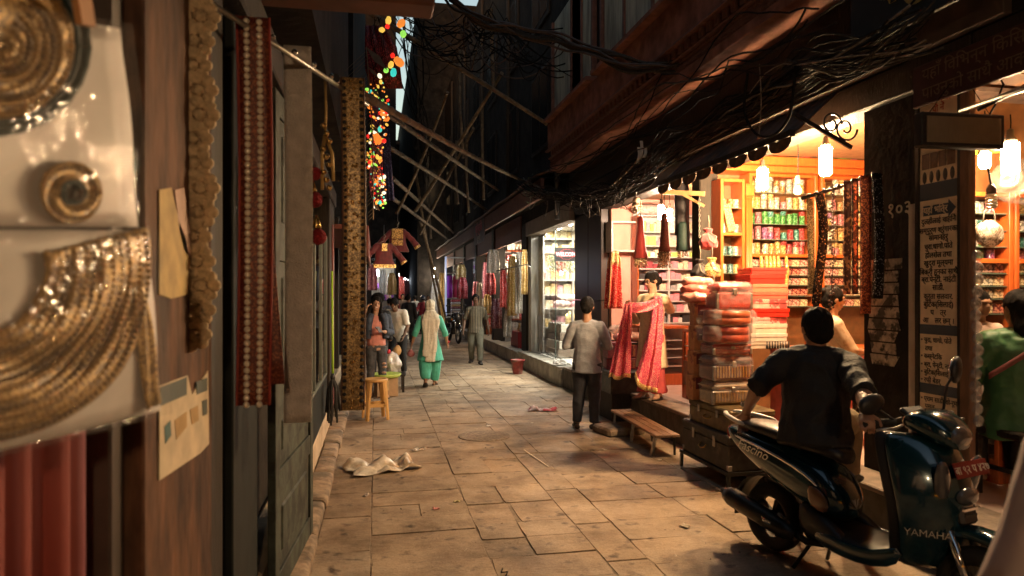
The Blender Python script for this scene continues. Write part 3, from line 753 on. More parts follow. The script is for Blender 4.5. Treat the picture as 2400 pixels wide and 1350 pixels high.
boxpart(lb, 'eave_beam', mat('brown_beam', (.13, .05, .03), .7, var=.3, scale=3), (-.7, 3.15, 2.98), (.27, 3.32, 3.16), .01)
boxpart(lb, 'eave_boards', M_darkwood, (-.7, -6, 3.17), (.27, 3.32, 3.24), .01)
boxpart(lb, 'lintel', M_darkwood, (-.72, -2, 2.78), (-.5, 9.2, 2.97), .01)
boxpart(lb, 'upper_wall', M_blackwall, (-.72, -14, 3.25), (-.35, 9.2, 9))
boxpart(lb, 'plinth', M_plinth, (-.72, 3.5, -.02), (-.545, 9.2, .30), .03)
boxpart(lb, 'pilaster', M_darkwood, (-.72, 8.2, .3), (-.52, 9.1, 2.78), .01)
boxpart(lb, 'corner_strip', mat('maroon_paint', (.16, .04, .035), .5, var=.2, scale=4), (-.56, 8.55, .3), (-.50, 8.68, 2.5), .006)
# opened door leaf, folded towards the lane
dl = thing('door_leaf', 'grey green panelled door leaf standing folded open beside the kerb', 'door', (-.50, 3.52, .12), R(-4.5))
M_doorgreen = mat('worn_green_paint', (.06, .07, .058), .7, spec=.25, var=.3, scale=5, col2=(.03, .033, .029), bump=.15)
for y0, y1, z0, z1 in ((0, .09, 0, 2.55), (.98, 1.07, 0, 2.55)): boxpart(dl, 'stile', M_doorgreen, (-.02, y0, z0), (.02, y1, z1), .004)
for z0 in (.0, .52, .96, 1.70, 2.43): boxpart(dl, 'rail', M_doorgreen, (-.018, .092, z0), (.018, .978, z0 + .12), .004)
for z0, z1 in ((.121, .519), (.641, .959), (1.081, 1.699), (1.821, 2.429)):
    def pn(b, z0=z0, z1=z1):
        b.box((0, .535, (z0 + z1) / 2), (.012, .884, z1 - z0 - .002)); b.box((.004, .535, (z0 + z1) / 2), (.022, .70, z1 - z0 - .16), bev=.009)
    part(dl, 'panel', M_doorgreen, pn)
# mid-left and far-left houses
lm = thing('shophouse', 'dark house front on the left behind the smiling woman', 'building')
boxpart(lm, 'wall', M_blackwall, (-5, 9.25, 0), (-.85, 28, 10)); boxpart(lm, 'upper_wall', M_blackwall, (-.84, 9.6, 3.2), (-.3, 27.9, 10))
boxpart(lm, 'plinth', M_plinth, (-.84, 9.25, 0), (-.66, 27.9, .25), .02)
for k in range(6):
    y = 10.2 + 3 * k
    boxpart(lm, 'post', M_darkwood, (-.84, y, .26), (-.68, y + .25, 3.1), .01); boxpart(lm, 'shutter', M_leftwood, (-.83, y + .3, .3), (-.76, y + 1.5, 2.6), .01)
pent = boxpart(lm, 'pent_roof', mat('red_tin', (.17, .045, .03), .6, var=.3, scale=4), (-.8, 9.3, 2.52), (-.12, 13.6, 2.58)); boxpart(pent, 'valance', MATS['red_tin'], (-.12, 9.3, 2.16), (-.09, 13.6, 2.57), .005)
lf = thing('shophouse', 'house at the left bend with a lit shop front facing down the lane', 'building')
boxpart(lf, 'upper_wall', M_blackwall, (-5, 28.1, 3.1), (.82, 60, 18)); boxpart(lf, 'back_wall', M_cream, (-3, 30.2, 0), (.9, 30.3, 3.0)); boxpart(lf, 'side_wall', M_blackwall, (.8, 28.2, 0), (.93, 60, 3.05))
boxpart(lf, 'post', M_darkwood, (-.35, 28.1, 0), (-.15, 28.3, 3.0)); boxpart(lf, 'counter', M_whitelam, (-.1, 28.4, 0), (.7, 28.9, .95), .01)
# ------------------------------------------------------------------ lamps (their light comes from the lit glass itself)
M_corner = mat('corner_lamp', (1, .8, .5), emit=190, ecol=(1.0, .68, .38), var=0)
M_socket = mat('lamp_socket', (.10, .07, .05), .5, var=.1); M_glassoff = mat('milk_bulb', (.8, .72, .55), .25, var=0)
def lamp(loc, m, label, r=.045, ln=.17, cord=.35, kind='tube', group=None):
    o = thing('hanging_lamp', label, 'lamp', loc, 0, group)
    if kind == 'tube': prof = [(.0, -ln), (r * .7, -ln), (r, -ln + .02), (r, 0), (0, 0)]
    elif kind == 'bulb': prof = [(0, -.085), (.022, -.08), (.034, -.055), (.032, -.03), (.016, 0), (0, 0)]
    part(o, 'glass', m, lambda b: b.lathe(prof, 10, cap=False))
    part(o, 'socket', M_socket, lambda b: b.lathe([(r * .75, .002), (r * .75, .03), (.022, .05), (.020, .09), (.006, .10)], 10))
    if cord: part(o, 'cord', M_cable, lambda b: b.tube([(0, 0, .09), (.004, 0, .09 + cord / 2), (0, 0, .09 + cord)], .004, 5))
    return o
lamp(at_t(1935, 346, 5.75), M_warm, 'big lit tube lamp hanging highest in the bangle shop front', .05, .235, .25)
lamp(at_t(1787, 398, 6.45), M_warm, 'lit tube lamp hanging in the middle of the bangle shop', .05, .19, .22)
lamp(at_t(1870, 436, 6.3), M_glassoff, 'unlit round bulb hanging on a pale cord in the bangle shop', .03, .1, .35, 'bulb')
lamp(at_t(1550, 483, 8.9), M_neutral, 'brightest lit bulb hanging in the pink shop', .045, .17, .25)
lamp(at_t(1569, 492, 9.4), M_neutral, 'second smaller lit bulb hanging in the pink shop', .04, .15, .25)
lamp(at_t(2368, 338, 4.35), M_corner, 'large lit tube lamp at the right edge in the corner shop', .05, .19, .1)
lamp(at_t(2308, 360, 4.6), M_corner, 'lit round bulb behind the display box in the corner shop', .035, .1, .2)
_sp = thing('hanging_lamp', 'unlit spiral energy saving bulb hanging on twisted black wire', 'lamp', at_t(2323, 455, 4.2))
part(_sp, 'glass', M_glassoff, lambda b: b.tube([(math.cos(k * .55) * .026, math.sin(k * .55) * .026, -k * .0017) for k in range(50)], .0075, 7)); part(_sp, 'socket', M_socket, lambda b: b.lathe([(.028, .0), (.028, .03), (.014, .06)], 10))
part(_sp, 'cord', M_cable, lambda b: b.tube([(0, 0, .05), (-.02, 0, .15), (-.09, 0, .25), (-.06, .0, .42), (.03, 0, .55), (.09, 0, .68), (.02, 0, .80)], .006, 6))
lamp((.12, -3.4, 2.74), M_dim, 'lit tube lamp under the left eave behind the viewpoint', .05, .18, .3)
for i, (x, y) in enumerate(((3.8, 12.3), (3.8, 13.2), (3.8, 14.1), (4.8, 12.8), (4.8, 14.0))):
    o = thing('ceiling_light', ('recessed white ceiling light nearest the granite pier', 'recessed white ceiling light over the welcome sign', 'recessed white ceiling light by the marble column', 'recessed white ceiling light deep in the glazed shop', 'recessed white ceiling light at the far back of the glazed shop')[i], 'lamp', (x, y, 3.055))
    part(o, 'lens', M_cool, lambda b: b.lathe([(.0, -.012), (.07, -.012), (.075, -.002)], 14, cap=False)); part(o, 'trim_ring', M_metal, lambda b: b.lathe([(.077, -.002), (.077, -.016), (.095, -.012), (.095, -.002)], 14, cap=False))

# ------------------------------------------------------------------ bangle rolls
ORD = ['top', 'second', 'third', 'fourth', 'fifth', 'sixth', 'seventh', 'eighth', 'lowest']
BC = {'green': (.04, .30, .05), 'teal': (.02, .22, .20), 'red': (.50, .02, .03), 'pink': (.62, .18, .22), 'gold': (.62, .38, .10), 'white': (.70, .60, .45), 'amber': (.45, .22, .06), 'silver': (.5, .47, .42), 'purple': (.25, .06, .22), 'blue green': (.05, .20, .22)}
BM = {}
for k, c in BC.items(): BM[k] = sequin_mat('bangles_' + k.replace(' ', '_'), tuple(v * .38 for v in c), tuple(min(1, .12 + v * .9) for v in c), 80, .28, .34, .4, .9)
BMESH = {}
def roll_mesh(k, r, h):
    key = (k, r, h)
    if key not in BMESH:
        pr = []; n = max(4, int(h / .016))
        for i in range(n): z0 = h * i / n; z1 = h * (i + 1) / n; pr += [(r * .90, z0), (r, z0 + (z1 - z0) * .3), (r, z0 + (z1 - z0) * .7), (r * .90, z1 - .0005)]
        BMESH[key] = MB().lathe(pr, 10).mesh('bangle_roll', BM[k])
    return BMESH[key]
def roll(k, loc, where, r=.034, h=.10, group='bangle rolls in the glass cabinets'):
    o = put('bangle_roll', roll_mesh(k, r, h), None, loc, (0, 0, random.uniform(0, 6))); tag(o, 'roll of %s bangles on the %s' % (k, where), 'bangles', group)
def shelf_of_rolls(x0, x1, y, z, cols, where, hmax, rng):
    x = x0 + .04
    while x < x1 - .035:
        k = rng.choice(cols); h = rng.choice((.08, .10, .115, .13))
        h = min(h, hmax - .02); roll(k, (x, y + rng.uniform(-.02, .02), z), where, .034, round(h, 3))
        if h + .045 < hmax - .012 and rng.random() < .85: roll(rng.choice(cols), (x, y, z + h + .001), where, .034, .045 if h + .06 > hmax - .012 else .06)
        x += rng.uniform(.072, .082)

def frame_cabinet(name, label, x0, x1, y, z0, z1, depth, shelves, m=M_orange, glass=True, stile=.035, backm=None, rails=(), door=True):
    o = thing(name, label, 'cabinet', ((x0 + x1) / 2, y, z0)); cx = (x0 + x1) / 2
    lo = lambda x, yy, z: (x - cx, yy - y, z - z0)
    boxpart(o, 'back_panel', backm or mat('amber_back', (.14, .06, .022), .5, var=.2), lo(x0, y + depth - .015, z0), lo(x1, y + depth, z1))
    for a in (x0, x1 - stile): boxpart(o, 'stile', m, lo(a, y, z0), lo(a + stile, y + depth - .016, z1), .004)
    for zz in [z0, z1 - stile] + list(rails): boxpart(o, 'rail', m, lo(x0 + stile + .001, y, zz), lo(x1 - stile - .001, y + depth - .016, zz + stile), .004)
    for zz in shelves: boxpart(o, 'shelf', mat('glass_shelf', (.10, .13, .10), .15, var=0), lo(x0 + stile + .001, y + .02, zz - .008), lo(x1 - stile - .001, y + depth - .016, zz))
    if glass: boxpart(o, 'glass_pane', M_glass, lo(x0 + stile, y + .004, z0 + stile), lo(x1 - stile, y + .010, z1 - stile))
    return o
# bangle shop, cabinet wall on the far side
YW = 6.80
zpx = lambda py, px=1850: at_y(px, py, YW).z
xpx = lambda px: at_y(px, 600, YW).x
XA, XB, XC, XD, XE = xpx(1684), xpx(1741), xpx(1757), xpx(1917), 6.2
sh_up = [zpx(452), zpx(489), zpx(525), zpx(561)]
zr, ztop = zpx(603), zpx(408)
sh_lo = [zpx(624), zpx(645), zpx(668), zpx(693), zpx(718)]
frame_cabinet('side_cabinet', 'narrow orange framed glass cabinet beside the fluted pilaster', XA, XB, YW - .05, zpx(688, 1700), zpx(420, 1700), .26, [zpx(487, 1700), zpx(598, 1700), zpx(640, 1700)], rails=(zpx(553, 1700),))
frame_cabinet('bangle_cabinet', 'main orange bangle cabinet with stacked glass shelves', XC, XD, YW, .75, ztop, .21, sh_up + sh_lo, rails=(zr,))
frame_cabinet('bangle_cabinet', 'second orange bangle cabinet partly behind the hanging trims', XD + .05, XE, YW, .75, ztop, .21, sh_up + sh_lo, rails=(zr,))
pl = thing('pilaster', 'fluted orange wooden pilaster between the cabinets', 'pilaster', ((XB + XC) / 2, YW - .06, .4))
boxpart(pl, 'core', M_orange, (-.035, 0, 0), (.035, .1, 2.45), .003)
for k in range(4): part(pl, 'flute', M_orange, lambda b: b.tube([(-.027 + k * .018, -.002, .1), (-.027 + k * .018, -.002, 2.30)], .0085, 6))
boxpart(pl, 'capital', M_orange, (-.05, -.025, 2.31), (.05, -.003, 2.42), .006)
cn = thing('cornice', 'orange moulded cornice along the top of the bangle cabinets', 'cornice', (XC, YW - .08, ztop)); boxpart(cn, 'crown', M_orange, (-.5, -.06, .07), (2.6, .30, .16), .01); boxpart(cn, 'frieze', M_orange, (-.5, 0, .002), (2.6, .28, .069), .006)
rng = random.Random(11)
pal = [['amber', 'gold', 'silver'], ['pink', 'white', 'gold', 'silver', 'gold', 'white'], ['green', 'green', 'red', 'teal', 'pink', 'green', 'white'], ['teal', 'pink', 'red', 'red', 'pink', 'purple', 'white'], ['gold', 'pink', 'gold', 'white', 'red']]
zs = sh_up + [zr + .036]; hm = [ztop - sh_up[0]] + [sh_up[i] - sh_up[i + 1] for i in range(3)] + [sh_up[3] - zr - .036]
for i in range(5):
    shelf_of_rolls(XC + .035, XD - .035, YW + .09, zs[i] + .001, pal[i], '%s shelf of the main bangle cabinet' % ORD[i], min(hm[i], .19), rng)
    shelf_of_rolls(XD + .085, 5.75, YW + .09, zs[i] + .001, ['gold', 'pink', 'white', 'silver', 'amber'] if i != 2 else ['gold', 'purple', 'white', 'pink'], '%s shelf of the second bangle cabinet' % ORD[i], min(hm[i], .19), rng)
M_jb = [sequin_mat('trinket_' + n, c, g, 75, .3, .38, .3, .6) for n, c, g in (('rose', (.22, .08, .07), (.75, .45, .38)), ('cream', (.26, .19, .11), (.8, .65, .42)), ('silver', (.16, .14, .11), (.75, .66, .52)), ('wine', (.14, .02, .02), (.65, .28, .2)))]
JN = ('rose', 'cream', 'silver', 'wine red')
JME = [MB().box((0, 0, .0375), (.095, .10, .075), bev=.006).mesh('trinket_box', m) for m in M_jb]
for i, z in enumerate(sh_lo):
    for (xa, xb, w) in ((XC + .06, XD - .04, 'main'), (XD + .11, 5.7, 'second')):
        x = xa
        while x < xb - .04:
            k = rng.choice((0, 0, 1, 1, 2, 3)); tag(put('trinket_box', JME[k], None, (x + .03, YW + .09, z + .001)), 'small %s box of trinkets on the %s lower shelf of the %s cabinet' % (JN[k], ORD[i], w), 'box', 'trinket boxes on the lower cabinet shelves'); x += .1
# left side cabinet contents
for z, cols in ((zpx(640, 1700), ['silver', 'blue green', 'gold']), (zpx(598, 1700), ['teal', 'silver', 'blue green', 'pink']), (zpx(553, 1700) + .036, ['gold', 'amber', 'silver']), (zpx(688, 1700) + .036, ['white', 'amber', 'red']), (zpx(487, 1700), ['silver', 'amber'])):
    for x in (XA + .09, XA + .17, XA + .235):
        roll(rng.choice(cols), (x, YW + .06, z + .001), 'shelf at height %.1f metres of the narrow side cabinet' % z if False else 'shelves of the narrow side cabinet', .036, .10, 'bangle rolls in the narrow side cabinet')
tag(MB().box((0, 0, .15), (.09, .04, .30), bev=.004).build('jewellery_box', sequin_mat('gold_brocade', (.5, .30, .09), (1, .75, .35), 120, .3, .5), None, (XA + .15, YW - .01, zpx(551, 1700) + .04), (0, R(-14), 0)), 'gold brocade box leaning in the narrow side cabinet', 'box')
# bags of cloth on top of the cabinets
for (px, py, c, lab, sx) in ((1880, 375, (.62, .14, .13), 'crumpled red pink bundle on top of the bangle cabinets', .26), (1965, 362, (.20, .30, .06), 'green cloth bundle on top of the second bangle cabinet', .22), (1990, 392, (.60, .25, .30), 'pink patterned bundle at the pillar end of the cabinet top', .14)):
    c0 = at_y(px, py, YW); b = MB(); b.ball((0, 0, .12), (sx, .16, .13), 18, 12); o = blob('cloth_bundle', b, mat('bundle_%d' % px, c, .5, var=.15, scale=6), None, .014, 1, (.02, 9, (1, 1, 1)), px * .1) if 'blob' in globals() else None
    if o: o.location = (c0.x, YW + .02, ztop + .165); tag(o, lab, 'bundle')
tag(MB().box((0, 0, .055), (.62, .3, .11), bev=.004).build('cardboard_box', mat('cardboard', (.42, .28, .16), .8, var=.1), None, (at_y(1955, 385, YW).x, YW + .38, ztop + .165)), 'flat cardboard box under the green bundle on the cabinet top', 'box')
# counter
ct = thing('shop_counter', 'red orange counter across the bangle shop behind the gift boxes', 'counter', (4.9, 6.0, .355)); boxpart(ct, 'top', M_orange, (-1.05, -.22, .745), (1.3, .22, .78), .008); boxpart(ct, 'front', mat('red_front', (.33, .05, .03), .5, var=.2), (-1.02, -.20, 0), (1.28, .20, .744)); boxpart(ct, 'shelf', M_whitelam, (-1.0, -.215, .40), (1.26, -.201, .44))
# orange strands on hooks
for i, px in enumerate((1783, 1795, 1804, 1813, 1823, 1842)):
    c0 = at_y(px, 604, YW - .03); ln = .32 + .04 * (i % 3) + (.12 if px == 1842 else 0)
    o = thing('bead_strand', 'bunch of orange bead strands on hook, %s from the fluted pilaster' % ('first', 'second', 'third', 'fourth', 'fifth', 'last')[i], 'beads', (c0.x, YW - .035, zr + .01), 0, 'orange bead strands hung under the rail')
    part(o, 'hook', M_metal, lambda b: b.tube([(0, .03, .06), (0, -.02, .07), (0, -.03, .04), (0, 0, .02), (0, .01, 0)], .004, 5))
    part(o, 'strand', sequin_mat('orange_beads', (.50, .16, .03), (.95, .5, .2), 110, .3, .4, .3), lambda b: b.tube([(0, 0, 0), (.012, 0, -ln * .3), (-.006, 0, -ln * .7), (0, 0, -ln)], [.016, .022, .022, .018], 8))
# gift boxes stacked on the counter
GB = [('red', (.55, .04, .03)), ('deep red', (.45, .03, .02)), ('salmon', (.60, .20, .12)), ('coral', (.58, .12, .08)), ('pale pink floral', (.66, .40, .34)), ('bright red', (.60, .02, .01)), ('rose and white', (.66, .44, .40)), ('ivory', (.66, .58, .48)), ('white', (.68, .62, .55)), ('off-white', (.62, .55, .46))]
z = 1.137
for i, (n, c) in enumerate(reversed(GB)):
    hgt = .066 + .012 * ((i * 7) % 3); p0 = at_y(1787, 700, 6.0); o = thing('gift_box', '%s gift box in the tall stack on the bangle counter' % n, 'gift box', (p0.x + random.uniform(-.015, .015) - .012 * (i > 7), 6.0 + jit(.01), z), jit(.05), 'gift boxes stacked on the counter')
    m1 = mat('giftbox_%d' % i, c, .4, var=.25 if 'floral' in n or 'rose' in n else .1, scale=9, col2=(.45, .06, .06) if ('floral' in n or 'rose' in n) else None, cmix=(.5, .56)); boxpart(o, 'base', m1, (-.185, -.13, 0), (.185, .13, hgt * .55), .003); boxpart(o, 'lid', m1, (-.19, -.135, hgt * .552), (.19, .135, hgt - .001), .003)
    z += hgt
for i in range(9):
    tag(MB().lathe([(.011, 0), (.011, .03), (.006, .035), (.006, .07), (.0, .07)], 8).build('nail_polish', mat('black_bottle', (.02, .018, .018), .15, var=0), None, (at_y(1795, 790, 5.85).x + .028 * i, 5.83, 1.137)), 'small dark nail polish bottle in the row before the gift boxes', 'bottle', 'nail polish bottles on the counter')

# ------------------------------------------------------------------ trunks, cartons and wrapped cases on the street side
def trunk(label, lo, hi, m, rim):
    c = [(lo[0] + hi[0]) / 2, (lo[1] + hi[1]) / 2, lo[2]]; o = thing('trunk', label, 'trunk', c); sx, sy, sz = [(hi[i] - lo[i]) / 2 for i in range(3)]; H = 2 * sz
    boxpart(o, 'body', m, (-sx, -sy, 0), (sx, sy, H * .72), .008); boxpart(o, 'lid', m, (-sx - .006, -sy - .006, H * .722), (sx + .006, sy + .006, H), .012)
    for g in (-1, 1):
        boxpart(o, 'clasp', M_metal, (-sx - .014, g * sy * .45 - .02, H * .55), (-sx - .003, g * sy * .45 + .02, H * .86), .003)
        for q in (-1, 1): boxpart(o, 'corner_plate', rim, (g * sx - .03 * (g > 0) - .003, q * sy - .03 * (q > 0) - .003, .004), (g * sx + .03 * (g < 0) + .003, q * sy + .03 * (q < 0) + .003, .05), .002)
    part(o, 'handle', mat('brass', (.5, .3, .08), .35, .9), lambda b: b.tube([(-sx - .004, -.05, H * .5), (-sx - .03, -.05, H * .42), (-sx - .034, 0, H * .38), (-sx - .03, .05, H * .42), (-sx - .004, .05, H * .5)], .006, 6))
    return o
M_t1 = mat('olive_trunk', (.16, .115, .05), .5, .3, var=.35, scale=6, col2=(.08, .055, .03)); M_t2 = mat('black_trunk', (.045, .042, .038), .5, .4, var=.4, scale=6, col2=(.10, .085, .06), cmix=(.55, .7))
trunk('dark dented metal trunk, lower of two beside the scooter', (2.90, 5.25, .16), (3.255, 6.12, .46), M_t2, M_metal)
trunk('olive metal trunk on top of the dark trunk', (2.94, 5.30, .462), (3.36, 6.06, .66), M_t1, M_metal)
tb = thing('iron_stand', 'low iron stand carrying the two metal trunks', 'stand', (3.08, 5.68, 0)); boxpart(tb, 'frame', M_blackmetal, (-.2, -.45, .13), (.17, .47, .158))
for g in (-1, 1):
    for q in (-1, 1): part(tb, 'leg', M_metal if q > 0 else M_blackmetal, lambda b: b.bar((-.19 + .34 * (g > 0), q * .44, .129), (-.19 + .34 * (g > 0), q * .45, 0), .028, .028))
M_carton = mat('orange_brown_carton', (.42, .19, .08), .55, var=.2, scale=10, col2=(.20, .05, .04), cmix=(.56, .62)); M_maroon = mat('maroon_print', (.13, .02, .025), .5, var=.1); M_print = mat('white_print', (.7, .65, .55), .6, var=0)
z = .662
for i in range(4):
    dx = -.02 * i + .03; o = thing('carton', 'orange brown carton with maroon panel, %s of the column of four on the trunk' % ('lowest', 'second', 'third', 'topmost')[i], 'carton', (2.99 + .012 * i, 6.0, z), R(6 - 3 * i), 'cartons stacked on the trunk')
    hh = (.235, .225, .235, .22)[i]; boxpart(o, 'box', M_carton, (-.085, -.06, 0), (.085, .06, hh - .002), .003); boxpart(o, 'panel', M_maroon, (-.055, -.0635, .10), (.055, -.0605, hh - .025), .002); boxpart(o, 'print', M_print, (-.035, -.065, hh * .62), (.035, -.0636, hh * .66)); z += hh
def wrapped_case(label, w, d, h, z, c, gold=(.5, .3, .1), cx=3.13, cy=5.72, rz=0, roundish=False, grille=False):
    o = thing('vanity_case', label, 'case', (cx, cy, z), rz); m = mat('case_%d' % int(z * 100), c, .3, var=.3, scale=8, coat=.3)
    if roundish: part(o, 'body', m, lambda b: b.lathe([(w * .44, .004), (w * .47, .02), (w * .47, h * .45), (w * .45, h * .48), (w * .47, h * .52), (w * .46, h * .9), (w * .40, h - .004)], 20))
    else:
        boxpart(o, 'body', m, (-w / 2, -d / 2, .003), (w / 2, d / 2, h * .66), .02); boxpart(o, 'lid', m, (-w / 2, -d / 2, h * .665), (w / 2, d / 2, h - .003), .03)
        boxpart(o, 'clasp', M_metal, (-.02, -d / 2 - .012, h * .55), (.02, -d / 2 - .001, h * .78), .003)
        for g in (-1, 1): boxpart(o, 'corner_guard', M_metal, (g * w / 2 - .02 * (g > 0) - .002, -d / 2 - .004, .006), (g * w / 2 + .02 * (g < 0) + .002, -d / 2 + .02, h * .6), .002)
    if grille:
        for k in range(12): boxpart(o, 'slat', mat('case_gilt', gold, .35, .8, var=.2), (-w / 2 + .03 + k * (w - .06) / 12, -d / 2 - .006, .03), (-w / 2 + .03 + (k + .55) * (w - .06) / 12, -d / 2 - .001, h * .60))
    b = MB(); b.box((0, 0, h / 2), (w + .012, d + .012, h + .004), bev=.03)
    f = blob('plastic_wrap', b, film_mat('case_film', haze=.17, rough=.05, bscale=8, bump=.9), o, .02, 1, (.012, 11, (1, 1, 1)), z * 9)
    return o
wrapped_case('silver gold vanity case in plastic wrap at the bottom of the stack', .40, .27, .205, .662, (.34, .22, .09), (.55, .38, .14), grille=True)
wrapped_case('black vanity case with clear panels in plastic wrap, second in the stack', .40, .27, .22, .878, (.13, .035, .03), (.32, .14, .06), grille=True, rz=R(3))
wrapped_case('dark flat pouch case in crinkled plastic wrap in mid stack', .38, .26, .10, 1.108, (.28, .05, .04))
wrapped_case('lower round brown case in plastic wrap', .44, .3, .15, 1.218, (.34, .06, .035), roundish=True)
wrapped_case('upper round brown case with gold rim in plastic wrap', .45, .3, .13, 1.378, (.38, .09, .04), roundish=True, cx=3.14)
wrapped_case('red vanity case in plastic wrap on top of the stack', .34, .25, .235, 1.518, (.42, .045, .03), cx=3.16, rz=R(-4))
for i in range(3):
    b = MB(); b.ball((0, 0, .04), (.16, .11, .05), 16, 10); o = blob('cloth_packet', b, mat('packet_%d' % i, ((.62, .25, .2), (.55, .15, .12), (.65, .32, .26))[i], .25, var=.3, scale=10), None, .012, 1, (.012, 10, (1, 1, 1)), i * 3.0)
    o.location = (2.99 + .03 * i, 6.02 + .05 * i, 1.585 + .072 * i); tag(o, '%s shiny pink cloth packet lying above the cartons' % ('lowest', 'middle', 'topmost')[i], 'packet', 'cloth packets above the cartons')
# drawstring pouches on a chain
hk = thing('wall_bracket', 'wooden bracket arm with chain beside the bangle shop post', 'bracket', (3.44, 6.85, 2.74)); part(hk, 'arm', mat('pale_wood', (.45, .27, .12), .6), lambda b: b.bar((.06, .0, .0), (-.26, .35, .06), .03, .05)); part(hk, 'strut', MATS['pale_wood'], lambda b: b.bar((.06, .01, -.13), (-.1, .17, .01), .025, .03))
for k in range(16): part(hk, 'chain_link', M_metal, lambda b: b.tube([(math.cos(a) * (.010 if k % 2 else .002), math.sin(a) * .018 * 0 + math.cos(a) * (.002 if k % 2 else .010), -.04 - k * .028 + math.sin(a) * .018) for a in [q * math.pi / 4 for q in range(9)]], .0035, 5, cap=False))
M_pouch = [mat('red_velvet', (.30, .02, .025), .7, var=.2, sheen=.4), sequin_mat('gold_pouch', (.38, .22, .07), (1, .75, .35), 110, .35, .5), mat('black_velvet', (.02, .016, .018), .7, var=.2)]
for i, (px, py, k, sz, lab) in enumerate(((1660, 560, 0, .11, 'red velvet drawstring pouch with cream cord, highest on the chain'), (1640, 632, 2, .11, 'black velvet pouch with silver embroidery on the chain'), (1668, 628, 1, .105, 'gold sequin pouch beside the black one on the chain'), (1650, 690, 0, .085, 'small red pouch low on the chain'), (1632, 706, 1, .10, 'lowest gold brocade pouch above the cartons'), (1672, 690, 1, .09, 'gold beaded pouch beside the small red one'))):
    c0 = at_t(px, py, 7.0 - .04 * i); o = thing('drawstring_pouch', lab, 'pouch', c0, 0, 'drawstring pouches on the chain'); b = MB(); b.lathe([(.01, -sz), (sz * .75, -sz * .8), (sz * .85, -sz * .3), (sz * .5, sz * .3), (sz * .22, sz * .55), (sz * .45, sz * .95)], 16); blob('bag', b, M_pouch[k], o, .009, 1, (.008, 16, (1, 1, .4)), i * 2.0)
    part(o, 'cord', M_gauze if 'M_gauze' in globals() else M_cable3, lambda b: (b.tube([(0, -sz * .25, sz * .55), (.05, -sz * .7, .02), (.02, -sz * .9, -sz * .5), (-.03, -sz * .85, -sz * .2), (-.02, -sz * .3, sz * .5)], .006, 6), b.tube([(0, 0, sz * .55), (.01, 0, sz * 1.6), (0, 0, sz * 2.2)], .005, 5)))
# rod with trims in front of the bangle shop
rd = thing('trim_rod', 'black rod reaching from the pillar carrying hanging trims', 'rod', (3.16, 4.63, 2.375)); part(rd, 'bar', M_blackmetal, lambda b: b.tube([(0, 0, 0), (.30, -.02, .09), (.58, -.06, .205), (.66, -.14, .19), (.66, -.16, .05)], .014, 8))
for k in range(9): part(rd, 'knot', M_blackmetal, lambda b: b.ball((.06 + .06 * k, -.004 * k, .018 + .021 * k), (.016, .016, .02), 8, 6))
def strip(name, label, px, py0, py1, t, w, m, bend=.02, group=None, cat='trim', thick=.006, twist=0.0, ny=26, edge=None):
    top = at_t(px, py0, t); ln = (py1 - py0) / FPX * t; o = thing(name, label, cat, top, 0, group)
    def fn(u, v): a = twist * v; x = (u - .5) * w; return Vector((x * math.cos(a) + bend * math.sin(v * 3.0), x * math.sin(a) + bend * .6 * math.sin(v * 5 + px), -ln * v))
    b = MB(); b.grid(fn, 4, ny); b.build('ribbon', m, o, thick=thick)
    if edge:
        for g in (0, 1): part(o, 'edging', edge, lambda b: b.tube([fn(g, v / 20) for v in range(21)], thick * .9, 5))
    return o
G5 = 'trims on the rod before the bangle shop'
strip('hanging_trim', 'gold sequin lace trim, first on the rod by the bangle shop', 1897, 466, 690, 5.13, .055, sequin_mat('pale_gold_lace', (.45, .30, .12), (1, .8, .45), 130, .3, .5), group=G5)
strip('hanging_trim', 'broad black sequin trim curving below the rod', 1914, 452, 712, 5.08, .075, sequin_mat('black_sequin', (.015, .012, .01), (.8, .55, .3), 120, .25, .12), .05, G5)
strip('hanging_trim', 'brown medallion patterned trim on the rod', 1984, 425, 690, 4.98, .06, sequin_mat('brown_medallion', (.16, .05, .03), (.8, .4, .2), 60, .4, .3), .012, G5)
strip('hanging_trim', 'black trim with dark rings hanging next to the red one', 2003, 418, 690, 4.95, .05, sequin_mat('black_ring_trim', (.012, .01, .01), (.3, .2, .15), 70, .3, .3), .006, G5)
strip('hanging_trim', 'red orange sequin trim on the rod next to the pillar', 2028, 412, 735, 4.9, .085, sequin_mat('red_sequin', (.30, .04, .02), (1, .3, .12), 120, .3, .4), .006, G5)
strip('hanging_trim', 'broad black glitter trim hanging against the pillar', 2056, 405, 700, 4.82, .085, sequin_mat('black_glitter', (.012, .012, .013), (.7, .7, .75), 140, .3, .12), .012, G5)
o = thing('hanging_trim', 'string of dark flower beads on the rod', 'trim', at_t(1950, 440, 5.03), 0, G5); part(o, 'string', M_blackmetal, lambda b: b.tube([(0, 0, 0), (.02, 0, -.45), (-.02, 0, -.92)], .003, 5))
for k in range(26):
    zz = -.03 - .034 * k
    if k % 6 != 5: part(o, 'bead', mat('brown_bead', (.12, .045, .03), .3, var=.2), lambda b: [b.ball((.018 * math.sin(k) + .014 * math.cos(q), 0, zz + .014 * math.sin(q)), .009, 6, 4) for q in (0, 2.1, 4.2)])

